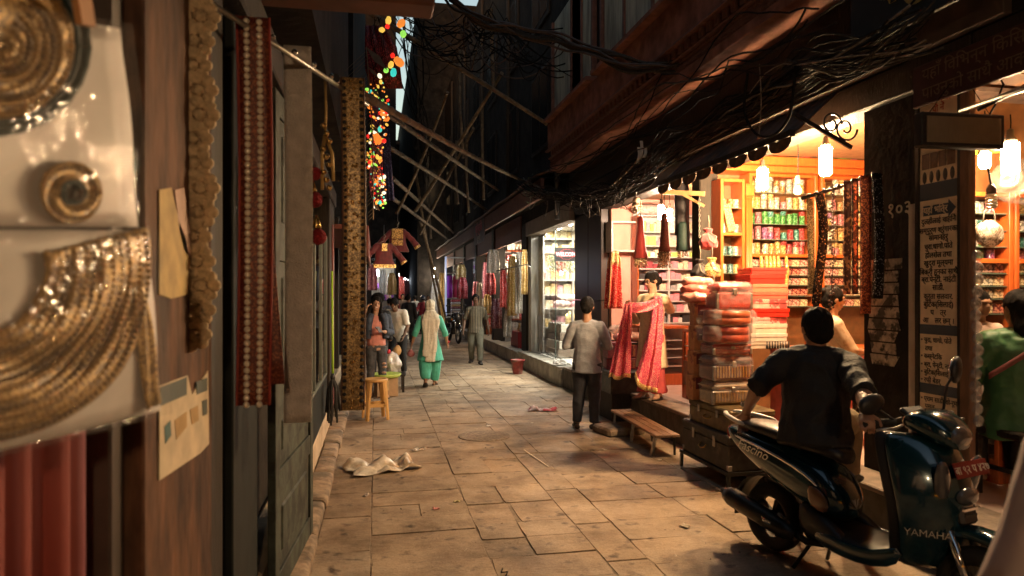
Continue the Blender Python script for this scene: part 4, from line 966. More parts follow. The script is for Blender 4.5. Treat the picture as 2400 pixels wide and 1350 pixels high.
# ------------------------------------------------------------------ pink shop
YP = 10.1
px_, pz_ = (lambda px: at_y(px, 600, YP).x), (lambda py, px=1530: at_y(px, py, YP).z)
mc = frame_cabinet('wall_cabinet', 'wall cabinet with grey glass door in the pink shop', px_(1428), px_(1491), YP - .1, pz_(592), pz_(521), .28, [], m=mat('grey_lam', (.45, .40, .36), .4), backm=mat('grey_back', (.16, .16, .16), .3), stile=.03)
ws = thing('shelf_unit', 'white shelf unit with small stock in the pink shop', 'shelves', (px_(1545), YP, .36)); X0, X1 = px_(1488) - px_(1545), px_(1640) - px_(1545)
boxpart(ws, 'back', M_whitelam, (X0, .06, 0), (X1, .08, pz_(500) - .36))
SHZ = [pz_(v) - .36 for v in (507, 545, 577, 603, 630, 655, 680, 705, 730, 755)]
for z in SHZ: boxpart(ws, 'shelf', M_whitelam, (X0, -.16, z - .018), (X1, .059, z), .003)
for x in (X0 - .025, X1 * .12, X1): boxpart(ws, 'upright', M_whitelam if x != X0 - .025 else M_orange, (x, -.17, 0), (x + .025, .055, SHZ[0] - .02), .003)
SC_ = [('white', (.70, .64, .56)), ('lime green', (.35, .5, .12)), ('pink', (.65, .25, .28)), ('maroon', (.25, .04, .05)), ('grey', (.3, .28, .26)), ('cream', (.62, .5, .34)), ('yellow', (.65, .45, .12)), ('black', (.03, .03, .03))]
SM = [mat('stock_' + n.replace(' ', '_'), c, .45, var=.25, scale=20) for n, c in SC_]
for i, z in enumerate(SHZ[1:]):
    x = px_(1545) + X0 + .03; top = SHZ[i] - z - .03
    while x < px_(1545) + X1 - .08:
        k = rng.choice((0, 2, 2, 3, 4, 5, 7, 4)) if i > 2 else rng.choice((0, 0, 5, 5, 1, 2)); w = rng.uniform(.05, .13); hh = rng.uniform(.45, .95) * top
        o = MB().box((w / 2, 0, hh / 2), (w - .006, .10, hh), bev=.004).build('stock_box', SM[k], None, (x, YP - .06, .36 + z + .001)); tag(o, '%s packet on the %s shelf of the pink shop' % (SC_[k][0], ORD[min(i + 1, 8)]), 'packet', 'packets on the pink shop shelves'); x += w
tag(MB().ball((0, 0, .09), (.32, .14, .09), 14, 8).build('bolster', mat('grey_flower_cloth', (.4, .32, .28), .7, var=.4, scale=14), None, (px_(1520), YP - .06, pz_(507) + .001)), 'grey flowered bolster lying on the top shelf of the pink shop', 'bolster')
def orange_counter(label, lo, hi, poster=False):
    o = thing('counter', label, 'counter', ((lo[0] + hi[0]) / 2, (lo[1] + hi[1]) / 2, lo[2])); sx, sy, H = (hi[0] - lo[0]) / 2, (hi[1] - lo[1]) / 2, hi[2] - lo[2]
    for gx in (-1, 1):
        for gy in (-1, 1): boxpart(o, 'corner_post', M_orange, (gx * sx - .035 * (gx > 0), gy * sy - .035 * (gy > 0), 0), (gx * sx + .035 * (gx < 0), gy * sy + .035 * (gy < 0), H), .003)
    for z0, hh in ((0, .16), (H - .04, .04)): boxpart(o, 'rail', M_orange, (-sx + .004, -sy + .004, z0), (sx - .004, sy - .004, z0 + hh), .003)
    for k in range(4): boxpart(o, 'shelf', M_whitelam, (-sx + .02, -sy + .02, .26 + k * (H - .35) / 4), (sx - .02, sy - .02, .272 + k * (H - .35) / 4))
    boxpart(o, 'back', M_cream, (sx - .02, -sy + .036, .162), (sx - .012, sy - .036, H - .042))
    boxpart(o, 'glass_pane', M_glass, (-sx + .010, -sy + .036, .165), (-sx + .014, sy - .036, H - .045)); boxpart(o, 'glass_pane', M_glass, (-sx + .036, -sy + .010, .165), (sx - .036, -sy + .014, H - .045))
    return o
orange_counter('orange framed glass counter at the mouth of the pink shop', (3.78, 7.45, .356), (4.35, 8.0, 1.22))
orange_counter('second orange framed counter behind the shawl seller', (3.72, 9.1, .356), (4.4, 9.95, 1.2))
for (lo, hi, lab) in (((3.80, 7.47, .63), (4.3, 7.98, 1.14), 'a'), ((3.75, 9.13, .63), (4.35, 9.9, 1.12), 'b')):
    for k in range(3):
        x = lo[1] + .07
        while x < hi[1] - .1:
            w = rng.uniform(.07, .14); c = rng.randrange(8); z = .356 + .273 + k * (.867 - .35) / 4 if lab == 'a' else .356 + .273 + k * (.844 - .35) / 4
            o = MB().box((.10, w / 2, .045), (.20, w - .006, .09), bev=.005).build('stock_box', SM[c], None, (lo[0] + .02, x, z)); tag(o, '%s packet on the %s shelf inside the %s glass counter' % (SC_[c][0], ('lower', 'middle', 'upper')[k], 'front' if lab == 'a' else 'rear'), 'packet', 'packets inside the orange counters'); x += w
ps = thing('poster', 'portrait poster on the base of the orange counter', 'poster', (3.775, 7.72, .53)); boxpart(ps, 'sheet', mat('poster_brown', (.25, .12, .07), .5, var=.3, scale=5), (-.006, -.22, 0), (-.001, .22, .30)); part(ps, 'portrait', M_skinl if 'M_skinl' in globals() else M_cream, lambda b: b.ball((-.006, -.12, .19), (.002, .05, .07), 12, 8)); part(ps, 'drape', mat('poster_cream', (.6, .45, .28), .5, var=.1), lambda b: b.ball((-.006, -.13, .08), (.0025, .10, .08), 12, 8))
def tassel(label, loc, ln, r0, r1, m, m2=None, group=None, frill=.18, name='tassel_bunch'):
    o = thing(name, label, 'tassels', loc, 0, group); n = 22
    def ring(z, r): return [Vector((math.cos(2 * math.pi * j / n) * r * (1 + .14 * (j % 2) + .05 * math.sin(j * 2.7)), math.sin(2 * math.pi * j / n) * r * (1 + .14 * (j % 2)), z)) for j in range(n)]
    part(o, 'cords', m, lambda b: b.rings([ring(0, r0 * .6), ring(-.03, r0), ring(-ln * .25, r0 * 1.1), ring(-ln * .6, (r0 + r1) / 2), ring(-ln * (1 - frill), r1), ring(-ln * (1 - frill) - .005, r1 * .7)]))
    part(o, 'hanger', M_cable3, lambda b: b.tube([(0, 0, -.01), (0, 0, .22)], .006, 5))
    if m2:
        b = MB(); rg = random.Random(int(loc[0] * 1000))
        for k in range(46): a = rg.random() * 6.28; r = r1 * (.3 + .8 * rg.random()); z = -ln * (1 - frill) - rg.random() * ln * frill; b.tube([(math.cos(a) * r1 * .7, math.sin(a) * r1 * .7, -ln * (1 - frill)), (math.cos(a) * r, math.sin(a) * r, z)], .006, 4); b.ball((math.cos(a) * r, math.sin(a) * r, z), .013, 6, 4)
        b.build('beads', m2, o, kind='stuff')
    return o
M_dred = mat('dark_red_cord', (.28, .015, .012), .7, var=.3, scale=20, stretch=(1, 1, .1), sheen=.3); M_bead = sequin_mat('mixed_beads', (.25, .16, .08), (.9, .7, .45), 90, .3, .5)
tassel('dark red hair tassel bunch with beaded ends hanging in the pink shop', at_t(1501, 507, 8.6), .64, .035, .085, M_dred, M_bead, 'tassel bunches before the pink shop')
tassel('wrapped brown hair tassel bunch beside the bright bulb', at_t(1557, 500, 8.3), .66, .035, .07, mat('brown_cord', (.16, .05, .03), .7, var=.3, scale=20), M_bead, 'tassel bunches before the pink shop', .3)
tassel('dark green and gold tassel bunch near the post', at_t(1598, 430, 7.9), .85, .07, .075, mat('dark_cord', (.03, .025, .03), .7, var=.3, scale=20), M_bead, 'tassel bunches before the pink shop', .3)
tassel('black tassel bunch hanging against the post of the pink shop', at_t(1601, 520, 7.85), .40, .06, .075, mat('black_green_cord', (.012, .03, .026), .7, var=.3, scale=20), None, 'tassel bunches before the pink shop')
tassel('small dried bunch hanging from the lintel of the pink shop', at_t(1492, 462, 9.2), .22, .05, .06, mat('straw', (.25, .16, .09), .8, var=.3, scale=20), MATS['straw'], 'tassel bunches before the pink shop', .5)
# red shawl displayed on a hanger at the far jamb
o = thing('hanging_shawl', 'red gold sequined shawl hanging at the far jamb of the pink shop', 'shawl', at_t(1438, 588, 9.7))
def rs(u, v): return Vector(((u - .5) * (.16 + .10 * v) * 1.0 + .012 * math.sin(u * 22), -.06 * (1 - v) * math.sin(math.pi * u) + .035 * math.sin(u * 17 + v * 2), -.82 * v + .05 * (u - .5) ** 2 * -8 * (1 - v)))
MB().grid(rs, 30, 20).build('cloth', sequin_mat('red_sequin_shawl', (.55, .025, .02), (1, .55, .35), 90, .4, .18), o, thick=.006); MB().grid(lambda u, v: Vector(rs(u, v * .22)) + Vector((0, -.014, 0)), 24, 6).build('gold_yoke', M_gold if 'M_gold' in globals() else sequin_mat('gold_border', (.45, .26, .08), (1, .75, .35), 200, .35, .5, .8), o, thick=.006)
for g in (.22, .74): part(o, 'gold_line', sequin_mat('gold_border', (.45, .26, .08), (1, .75, .35), 200, .35, .5, .8), lambda b: b.tube([Vector(rs(g, v / 14)) + Vector((0, -.012, 0)) for v in range(3, 15)], .008, 5))
# maroon boxes and dark chest at the foot of the pink shop
for i, (z, w) in enumerate(((.645, .20), (.80, .205))):
    o = thing('carton', ('lower maroon patterned carton on the dark chest', 'upper maroon patterned carton with orange panel on the dark chest')[i], 'carton', (3.24, 8.78, z), R(-8 + 6 * i)); hh = (.145, .21)[i]
    boxpart(o, 'box', mat('maroon_carton', (.17, .035, .05), .5, var=.4, scale=14), (-.20, -.12, 0), (.20, .12, hh), .004); boxpart(o, 'panel', M_carton, (.02, -.1235, .02), (.18, -.1205, hh - .02), .002); boxpart(o, 'label', M_maroon, (.05, -.1255, .035), (.15, -.1236, hh - .045))
o = thing('chest', 'dark tin chest at the foot of the pink shop under the maroon cartons', 'chest', (3.20, 8.72, 0)); boxpart(o, 'body', M_t2, (-.22, -.33, .36), (.22, .33, .60), .006); boxpart(o, 'lid', M_t2, (-.23, -.34, .602), (.23, .34, .642), .008)
boxpart(o, 'foot_block', M_darkwood, (-.20, -.30, 0), (.06, .30, .358))
for i, (px, py) in enumerate(((1440, 790), (1425, 812), (1452, 818))):
    b = MB(); b.ball((0, 0, .05), (.17, .12, .06), 14, 10); o = blob('plastic_packet', b, (film_mat('cloudy_bag', haze=.6, hazecol=(.55, .42, .35)), mat('pinkish_packet', (.5, .22, .2), .25, var=.4, scale=14), mat('brownish_packet', (.35, .18, .12), .25, var=.4, scale=14))[i], None, .013, 1, (.02, 10, (1, 1, 1)), i * 4.0)
    o.location = (3.35 + .05 * i, 9.05 - .1 * i, (1.16, 1.06, 1.06)[i] - .05 + .0); tag(o, ('clear wrinkled packet on top of the heap behind the grey man', 'pink packet in the heap behind the grey man', 'brown packet in the heap behind the grey man')[i], 'packet')
o = thing('display_table', 'dark table under the heap of packets at the pink shop', 'table', (3.42, 9.0, .375)); boxpart(o, 'top', M_darkwood, (-.16, -.35, .60), (.28, .3, .63)); boxpart(o, 'front', mat('dark_red_cloth', (.12, .02, .02), .8), (-.14, -.33, 0), (.26, .28, .599))
# ------------------------------------------------------------------ glazed white shop
YG = 14.85
gx, gz = (lambda px: at_y(px, 600, YG).x), (lambda py, px=1300: at_y(px, py, YG).z)
o = thing('shelf_unit', 'white shelving stacked with gold boxes in the glazed shop', 'shelves', (gx(1310), YG, .34)); x0, x1 = gx(1270) - gx(1310), 1.9
boxpart(o, 'back', M_whitelam, (x0, .12, 0), (x1, .14, 2.6))
WZ = [gz(v) - .34 for v in (560, 592, 656, 690, 722, 765)]
for z in WZ: boxpart(o, 'shelf', M_whitelam, (x0, -.22, z - .03), (x1, .119, z), .003)
for x in (x0 - .03, gx(1335) - gx(1310), .9): boxpart(o, 'upright', M_whitelam, (x, -.23, 0), (x + .03, .118, 2.6), .003)
GMAT = [('gold', sequin_mat('gold_box', (.55, .38, .14), (1, .8, .45), 80, .3, .5)), ('cream', mat('cream_box', (.68, .58, .42), .4, var=.2, scale=14)), ('pale gold', sequin_mat('pale_gold_box', (.6, .5, .3), (1, .9, .6), 70, .3, .5)), ('pink', mat('pink_box', (.6, .3, .32), .4, var=.3, scale=14))]
for i, z in enumerate(WZ):
    x = gx(1310) + x0 + .04
    while x < 4.7:
        w = rng.uniform(.08, .2); k = rng.choice((0, 0, 1, 2, 2, 3)); hh = rng.uniform(.12, .24)
        o = MB().box((w / 2, 0, hh / 2), (w - .008, .2, hh), bev=.006).build('gift_carton', GMAT[k][1], None, (x, YG - .05, .34 + z + .001)); tag(o, '%s box on the %s shelf of the glazed shop' % (GMAT[k][0], ORD[i]), 'box', 'boxes on the glazed shop shelves'); x += w
# glass counter and striped step base
o = thing('display_counter', 'glass display counter on banded grey base in the glazed shop', 'counter', (3.95, 13.9, .34))
for k in range(4): boxpart(o, 'base_band', mat('band_%d' % (k % 2), ((.22, .17, .13), (.62, .58, .50))[k % 2], .4, var=.2, scale=5, stretch=(1, 1, 8)), (-.30 + .02 * k, -.45, .02 + .17 * k), (1.3, .62, .185 + .17 * k), .008)
boxpart(o, 'glass_top', M_glass, (-.24, -.45, 1.055), (1.3, .62, 1.065)); boxpart(o, 'glass_front', M_glass, (-.245, -.45, .71), (-.24, .62, 1.05)); boxpart(o, 'glass_side', M_glass, (-.235, -.455, .71), (1.3, -.45, 1.05)); boxpart(o, 'deck', M_whitelam, (-.235, -.44, .69), (1.3, .61, .705))
for i in range(9):
    k = i % 3; q = MB().lathe([(.035, 0), (.035, .2 + .05 * (i % 2)), (.0, .2 + .05 * (i % 2))], 10).build('bangle_tube', GMAT[0][1], None, (3.86 + .09 * i, 13.55 + .12 * (i % 2), 1.046)); tag(q, 'upright gold bangle tube inside the glass counter', 'bangles', 'gold tubes in the glass counter')
for i, (dx, dy, z, c) in enumerate(((0, .0, 1.407, (.62, .45, .44)), (.2, .1, 1.407, (.66, .35, .40)), (.08, .05, 1.52, (.6, .55, .5)), (.28, .2, 1.52, (.62, .3, .42)))):
    b = MB(); b.ball((0, 0, .05), (.2, .14, .065), 14, 10); o = blob('cloth_packet', b, mat('pale_packet_%d' % i, c, .3, var=.35, scale=12), None, .014, 1, (.02, 9, (1, 1, 1)), i * 5.0); o.location = (3.82 + dx, 13.75 + dy, z); tag(o, ('pale pink wrapped packet on the glass counter', 'rose wrapped packet on the glass counter', 'white wrapped packet on top of the pale pink one', 'upper magenta wrapped packet on the glass counter')[i], 'packet')
# hanging flower garlands
o = thing('hanging_rail', 'steel rail carrying white flower garlands behind the glass', 'rail', (3.62, 14.3, gz(601))); part(o, 'bar', M_metal, lambda b: b.tube([(-.06, 0, .0), (.6, -.3, 0)], .01, 6))
for i in range(9):
    q = thing('flower_garland', 'white and red flower garland hanging on the rail, %s from the marble column' % ('first', 'second', 'third', 'fourth', 'fifth', 'sixth', 'seventh', 'eighth', 'ninth')[i], 'garland', (3.66 + i * .06, 14.3 - i * .028, gz(601) - .01), 0, 'garlands behind the shop glass')
    b = MB(); rg = random.Random(i)
    for k in range(20): b.ball((rg.uniform(-.04, .04), rg.uniform(-.04, .04), -.02 - .018 * k), rg.uniform(.014, .026), 6, 4)
    b.build('flowers', (mat('white_flower', (.6, .55, .36), .6, var=.4, scale=30, col2=(.12, .2, .05), cmix=(.5, .55)), mat('red_flower', (.4, .05, .05), .6, var=.4, scale=30, col2=(.15, .2, .06), cmix=(.5, .55)))[1 if i in (3, 4, 5) else 0], q, kind='stuff')
# WELCOME sign
ws_ = thing('welcome_sign', 'black sign with red lit letters reading WELCOME behind the glass', 'sign', at_y(1321, 596, 13.6)); ws_.location.x = 3.87
boxpart(ws_, 'board', mat('sign_black', (.012, .01, .012), .3, var=0), (-.255, 0, -.14), (.255, .03, .14), .005); boxpart(ws_, 'frame_edge', M_metal, (-.262, .005, -.147), (.262, .028, -.141))
M_led = mat('red_led', (1, .1, .1), emit=.22, ecol=(1, .06, .08), var=0); M_led2 = mat('pink_led', (1, .3, .3), emit=.9, ecol=(1, .12, .14), var=0)
text_part(ws_, 'lettering', 'WELCOME', M_led2, .118, frame_mat((0, -.004, -.002), (1, 0, 0)), bold=.002, xscale=.80)
for k in range(26):
    a = R(20 + 140 * (k % 13) / 12) + (math.pi if k >= 13 else 0); part(ws_, 'lamp_dot', M_led, lambda b: b.ball((.15 * math.cos(a), -.004, .105 * math.sin(a)), .0055, 6, 4))
for dx in (-.18, .18): part(ws_, 'wire', M_cable, lambda b: b.tube([(dx, .015, .14), (dx * .6, .015, .58)], .003, 4))
for i in range(4): part(wb, 'door_hinge', M_metal, lambda b: b.box((3.54, 11.95 + i * .9, .40), (.03, .08, .03)))
# steel bucket and litter in front
def bucket(label, loc, m):
    o = thing('bucket', label, 'bucket', loc); part(o, 'shell', m, lambda b: b.lathe([(.10, .0), (.135, .27), (.15, .275), (.15, .295), (.13, .295), (.10, .02), (0, .02)], 20, cap=False)); part(o, 'rim', m, lambda b: b.lathe([(.137, .262), (.152, .262), (.156, .298), (.149, .302)], 20, cap=False)); return o
bucket('old red plastic bucket standing by the pale step', gr(1213, 876), mat('red_bucket', (.28, .045, .04), .5, var=.35, scale=7, col2=(.20, .10, .08), cmix=(.5, .62)))

# ------------------------------------------------------------------ small far shops: lamps, shelves, hanging goods
M_dimcool = mat('dim_cool_lamp', (1, 1, 1), emit=16, ecol=(.8, .88, 1.0), var=0)
for i, (x, y, z, m) in enumerate(((3.75, 16.6, 2.65, M_farcool), (3.8, 18.6, 2.6, M_far), (3.9, 21.3, 2.6, M_far), (3.9, 24.6, 2.7, M_farcool), (3.9, 28.0, 2.6, M_far), (3.9, 31.6, 2.6, M_farcool), (-.9 + .75, 28.8, 2.35, M_dimcool), (.35, 28.8, 2.3, M_dimcool), (.1, 29.6, 2.6, M_dimcool), (2.0, 44.0, 2.6, M_farcool), (3.0, 35.4, 2.7, M_far))):
    lamp((x, y, z), m, 'lit lamp hanging in the far shops, number %d along the lane' % (i + 1) if False else ('white lamp just beyond the marble column', 'lamp over the red and gold hangings', 'lamp in the shop with the red bunch', 'cool lamp over the cloth rolls', 'lamp in the fifth shop along', 'cool lamp in the farthest right shop', 'cool lamp at the left bend beside the post', 'cool lamp over the left bend counter', 'cool lamp deep in the left bend shop', 'lone lamp near the end of the lane', 'lamp on the corner beyond the far right shops')[i], .05, .18, .3)
PALF = [('red', (.5, .03, .03)), ('gold', (.55, .36, .10)), ('cream', (.6, .5, .36)), ('pink', (.6, .2, .25)), ('white', (.7, .66, .6)), ('maroon', (.2, .03, .04)), ('purple', (.3, .05, .35)), ('silver', (.45, .43, .4))]
FM = [sequin_mat('far_stock_' + n, c, tuple(min(1, v + .35) for v in c), 60, .35, .35, .4, .5) for n, c in PALF]
for si, (y, nm, cols) in enumerate(((19.5, 'first', (0, 1, 2, 4)), (23.0, 'second', (0, 1, 3, 4)), (26.2, 'third', (6, 0, 5, 4)), (29.6, 'fourth', (1, 2, 4, 3)), (33.4, 'fifth', (0, 2, 4, 7)))):
    o = thing('shelf_unit', 'lit shelves of the %s small shop beyond the glazed one' % nm, 'shelves', (4.4, y, .28)); boxpart(o, 'back', M_whitelam if si != 1 else M_orange, (-.7, .05, 0), (1.3, .07, 2.9))
    for k in range(8): boxpart(o, 'shelf', M_whitelam if si != 0 else M_orange, (-.7, -.22, .3 + .33 * k), (1.3, .049, .325 + .33 * k))
    for k in range(8):
        x = 3.72
        while x < (4.4 if si == 0 else 4.25):
            w = rng.uniform(.1, .22); c = rng.choice(cols); q = MB().box((w / 2, 0, .12), (w - .01, .18, rng.uniform(.14, .24)), bev=.01).build('shop_packet', FM[c], None, (x, y - .1, .28 + .326 + .33 * k)); tag(q, '%s packet on the lit shelves of the %s small shop' % (PALF[c][0], nm), 'packet', 'packets in the %s small shop' % nm); x += w
def hang_goods(px, py0, py1, t, w, c, lab, cat='garment', name='hanging_garment', seed=0):
    m = FM[c]; top = at_t(px, py0, t); ln = (py1 - py0) / FPX * t; o = thing(name, lab, cat, top, 0)
    def fn(u, v): return Vector(((u - .5) * w * (.6 + .4 * min(1, v * 3)) + .01 * math.sin(u * 19 + seed), .04 * math.sin(u * 14 + seed) + .02 * math.sin(v * 9), -ln * v))
    MB().grid(fn, 16, 10).build('cloth', m, o, thick=.012); part(o, 'hanger', M_cable, lambda b: b.tube([(0, 0, -.02), (0, 0, .12)], .006, 5)); return o
G = [(1180, 630, 720, 15.9, .16, 0, 'bright red fringe bundle hanging inside the first small shop'), (1200, 600, 740, 16.2, .22, 1, 'gold garlands hanging on the near side of the first small shop'), (1216, 590, 735, 15.7, .16, 4, 'pale bead garlands on the curved rod'), (1230, 585, 690, 15.4, .15, 1, 'gold bead garlands next to the dark post'), (1190, 730, 790, 16.4, .2, 7, 'silver beaded panel low in the first small shop'),
     (1155, 585, 640, 18.6, .34, 2, 'clear bag of straw goods hanging at the second small shop'), (1142, 690, 735, 19.2, .22, 1, 'gold basket bundle hanging at the second small shop'), (1150, 640, 690, 18.9, .3, 0, 'red and gold pouches hung in a cluster'), (1163, 700, 770, 18.4, .3, 5, 'dark shiny bundle hanging low before the second shop'), (1138, 615, 700, 20.0, .2, 3, 'pink striped cloth hanging before the second shop'),
     (1116, 660, 745, 21.8, .26, 3, 'sheet of pale pink cards hanging'), (1124, 663, 745, 21.4, .25, 4, 'white card display hanging beside the pale pink one'), (1083, 650, 700, 25.4, .40, 0, 'bright red yarn bunch hanging at the third small shop'), (1080, 620, 655, 25.6, .38, 1, 'gold cloth above the red yarn bunch'), (1022, 655, 760, 33, .5, 4, 'white and red cloth hanging far along the right row'), (1035, 640, 760, 30, .3, 1, 'gold strips hanging far along the right row'), (1012, 650, 720, 36, .5, 0, 'red cloth hanging at the far end of the right row')]
for i, g in enumerate(G): hang_goods(*g, seed=i * 1.7)
for i, (px, py, t, m, lab) in enumerate(((884, 632, 25, 0, 'small cool lamp among the far left stalls above the dark haired head'), (932, 640, 31, 1, 'small warm lamp far down the lane above the stooping man'), (949, 652, 42, 0, 'tiny cool lamp at the far end left of the walking man'), (1003, 648, 37, 1, 'tiny warm lamp by the far props'), (1017, 628, 33.5, 1, 'small warm lamp under the far eave'), (962, 660, 50, 0, 'faintest lamp at the closing wall of the lane'))):
    lamp(at_t(px, py, t), (M_dimcool, M_far)[m], lab, .05, .16, .3)
for i, (px, y0, y1, t, w, c, lab) in enumerate(((898, 632, 690, 26.5, .3, 4, 'white garment hanging among the far left stalls'), (918, 640, 690, 27.5, .35, 1, 'gold cloth hanging at the left bend corner'), (938, 648, 700, 33, .4, 0, 'red cloth hanging down the lane past the left bend'), (950, 655, 695, 40, .5, 3, 'pink cloth far down the lane'), (872, 620, 680, 24, .35, 3, 'pink garment above the smiling woman'))): hang_goods(px, y0, y1, t, w, c, lab, seed=i * 2.3)
# cloth rolls on a white lit rack
o = thing('cloth_rack', 'white rack with violet and red cloth rolls in the third small shop', 'rack', at_t(1062, 700, 26.0)); q0 = o.location
for z in (-.6, 0, .95, 1.55): boxpart(o, 'shelf', M_whitelam, (-.25, -.1, z), (.45, .3, z + .03))
boxpart(o, 'upright', mat('blue_white_strip', (.5, .55, .8), .4, var=0, emit=.12, ecol=(.6, .7, 1)), (-.29, -.12, -.7), (-.255, .3, 1.6))
for i, (c, lab) in enumerate((((.45, .05, .5), 'upright violet cloth roll on the white rack'), ((.5, .03, .08), 'upright crimson cloth roll on the white rack'), ((.3, .06, .4), 'upright purple cloth roll at the rack end'))):
    tag(MB().lathe([(.09, 0), (.1, .01), (.1, .84), (.03, .85)], 14).build('cloth_roll', mat('clothroll_%d' % i, c, .6, var=.1), None, q0 + Vector((-.12 + .22 * i, .05, .031))), lab, 'cloth roll', 'cloth rolls on the white rack')
for i in range(7):
    tag(MB().box((0, 0, .05), (.36, .3, .085), bev=.03).build('folded_cloth', FM[(2, 7, 5, 1, 4, 0, 2)[i]], None, q0 + Vector((.1, .05, -.569 + .087 * i))), '%s folded cloth in the pile below the cloth rolls' % ('lowest cream', 'silver', 'maroon', 'gold', 'white', 'red', 'topmost cream')[i], 'cloth', 'folded cloth under the rolls')
# curved rod
o = thing('garland_rod', 'curved steel rod holding garlands beside the marble column', 'rod', at_t(1240, 620, 15.2)); part(o, 'bar', M_metal, lambda b: b.tube([(.02, -.02, -.22), (.02, -.03, -.05), (-.06, -.02, .0), (-.3, .35, -.05), (-.6, .8, -.12)], .014, 6))
o = thing('glass_case', 'tall glass case on red base in the first small shop', 'case', (3.62, 16.9, .29)); boxpart(o, 'base', mat('red_base', (.35, .03, .04), .4, var=.1), (-.15, -.3, 0), (.4, .6, .42), .01); boxpart(o, 'top', M_metal, (-.15, -.3, 1.40), (.4, .6, 1.43)); boxpart(o, 'pane', M_glass, (-.145, -.3, .422), (-.14, .6, 1.399)); boxpart(o, 'pane', M_glass, (-.13, -.305, .422), (.4, -.3, 1.399))
for i in range(8): tag(MB().lathe([(.05, 0), (.06, .08), (.03, .14), (.035, .2), (0, .21)], 10).build('ornament', FM[(7, 1, 4)[i % 3]], None, (3.6 + .07 * (i % 4), 16.75 + .3 * (i // 4), .712)), 'small ornament standing inside the tall glass case', 'ornament', 'ornaments in the tall glass case')
# signs over the small shops
o = thing('shop_sign', 'tilted dark sign with pink Devanagari lettering under the far eave', 'sign', at_x(1122, 545, 2.92)); boxpart(o, 'board', mat('sign_maroon', (.05, .02, .02), .5, var=.2), (0, -1.0, -.32), (.02, 1.0, .32), .004)
text_part(o, 'lettering', 'श्री बुटिक', mat('pink_paint', (.6, .15, .2), .6, var=0), .34, frame_mat((-.004, 0, .12), (0, -1, 0))); text_part(o, 'lettering', 'चुरा पोते', M_print, .2, frame_mat((-.004, 0, -.17), (0, -1, 0)))

# ------------------------------------------------------------------ corner shop on the right
YR = 4.20
for (xa, xb, lab) in ((4.02, 4.58, 'orange framed bangle cabinet at the pillar end of the corner shop'), (4.60, 5.9, 'orange framed bangle cabinet along the corner shop wall')):
    zz = [at_y(2350, v, YR).z for v in (500, 540, 578)]; zl = [at_y(2350, v, YR).z for v in (640, 670, 700, 735)]
    frame_cabinet('bangle_cabinet', lab, xa, xb, YR - .02, .8, at_y(2350, 452, YR).z, .215, zz + zl, rails=(at_y(2350, 618, YR).z,))
    w = 'pillar end cabinet' if xa < 4.1 else 'corner cabinet'
    for i, (z, cols, hm_) in enumerate(((zz[0], ['gold', 'silver', 'pink'], .11), (zz[1], ['green', 'teal', 'green', 'silver', 'purple'], .10), (zz[2], ['teal', 'green', 'white', 'purple', 'silver'], .10), (at_y(2350, 618, YR).z + .036, ['purple', 'silver', 'pink', 'green'], .09))):
        shelf_of_rolls(xa + .035, min(xb, 5.2) - .035, YR + .08, z + .001, cols, '%s shelf of the %s' % (ORD[i], w), hm_, rng)
    for i, z in enumerate(zl):
        x = xa + .06
        while x < min(xb, 5.2) - .08:
            k = rng.choice((0, 1, 1, 2, 3)); tag(put('trinket_box', JME[k], None, (x + .03, YR + .08, z + .001)), '%s trinket box on the %s lower shelf of the %s' % (JN[k], ORD[i], w), 'box', 'trinket boxes in the corner shop'); x += .1
# goods and film on top, yellow ceiling beam, striped roof slats
b = MB(); b.ball((0, 0, 0), (.30, .14, .16), 16, 12); o = blob('plastic_bundle', b, film_mat('white_bundle_film', haze=.35, hazecol=(.3, .26, .22)), None, .015, 1, (.03, 8, (1, 1, 1)), 2.0); o.location = (4.62, 4.08, 2.46); tag(o, 'clear plastic bundle of white goods on top of the corner shop cabinet', 'bundle')
b = MB(); b.ball((0, 0, 0), (.22, .12, .12), 16, 12); o = blob('cloth_bundle', b, mat('mauve_bundle', (.4, .17, .2), .4, var=.2), None, .015, 1, (.02, 8, (1, 1, 1)), 5.0); o.location = (4.95, 4.05, 2.50); tag(o, 'mauve cloth bundle on the corner shop cabinet top', 'bundle')
boxpart(nb, 'ceiling_beam', mat('yellow_paint', (.62, .40, .05), .5, var=.1), (3.9, 3.30, 2.93), (6.3, 3.42, 3.02), .005); boxpart(nb, 'ceiling_beam', mat('red_paint', (.5, .08, .04), .5, var=.1), (3.9, 2.9, 2.95), (6.3, 3.0, 3.05), .005)
for k in range(6): boxpart(nb, 'ceiling_slat', M_rust, (3.76, 2.2 + .36 * k, 3.06), (6.3, 2.42 + .36 * k, 3.09))
ob = thing('lampshade', 'lampshade of yellow cloth over the corner shop bulbs', 'lampshade', at_t(2315, 352, 4.75)); part(ob, 'shade', mat('yellow_shade', (.6, .42, .06), .6, var=.1), lambda b: b.lathe([(.02, .10), (.10, .06), (.17, 0)], 16, cap=False), thick=.004)
# clear beaded wrap strip hanging beside the sign post
o = thing('bubble_strip', 'long clear plastic strip of bulging packs hanging beside the sign post', 'strip', at_t(2287, 585, 4.12)); fm = film_mat('bulge_film', haze=.45, hazecol=(.45, .42, .4), rough=.08)
for k in range(15): part(o, 'pack', fm, lambda b: b.ball((.01 * math.sin(k), 0, -.04 - .071 * k), (.042, .028, .038), 12, 8))
part(o, 'cord', M_cable3, lambda b: b.tube([(0, 0, .12), (0, 0, -1.08)], .003, 4))
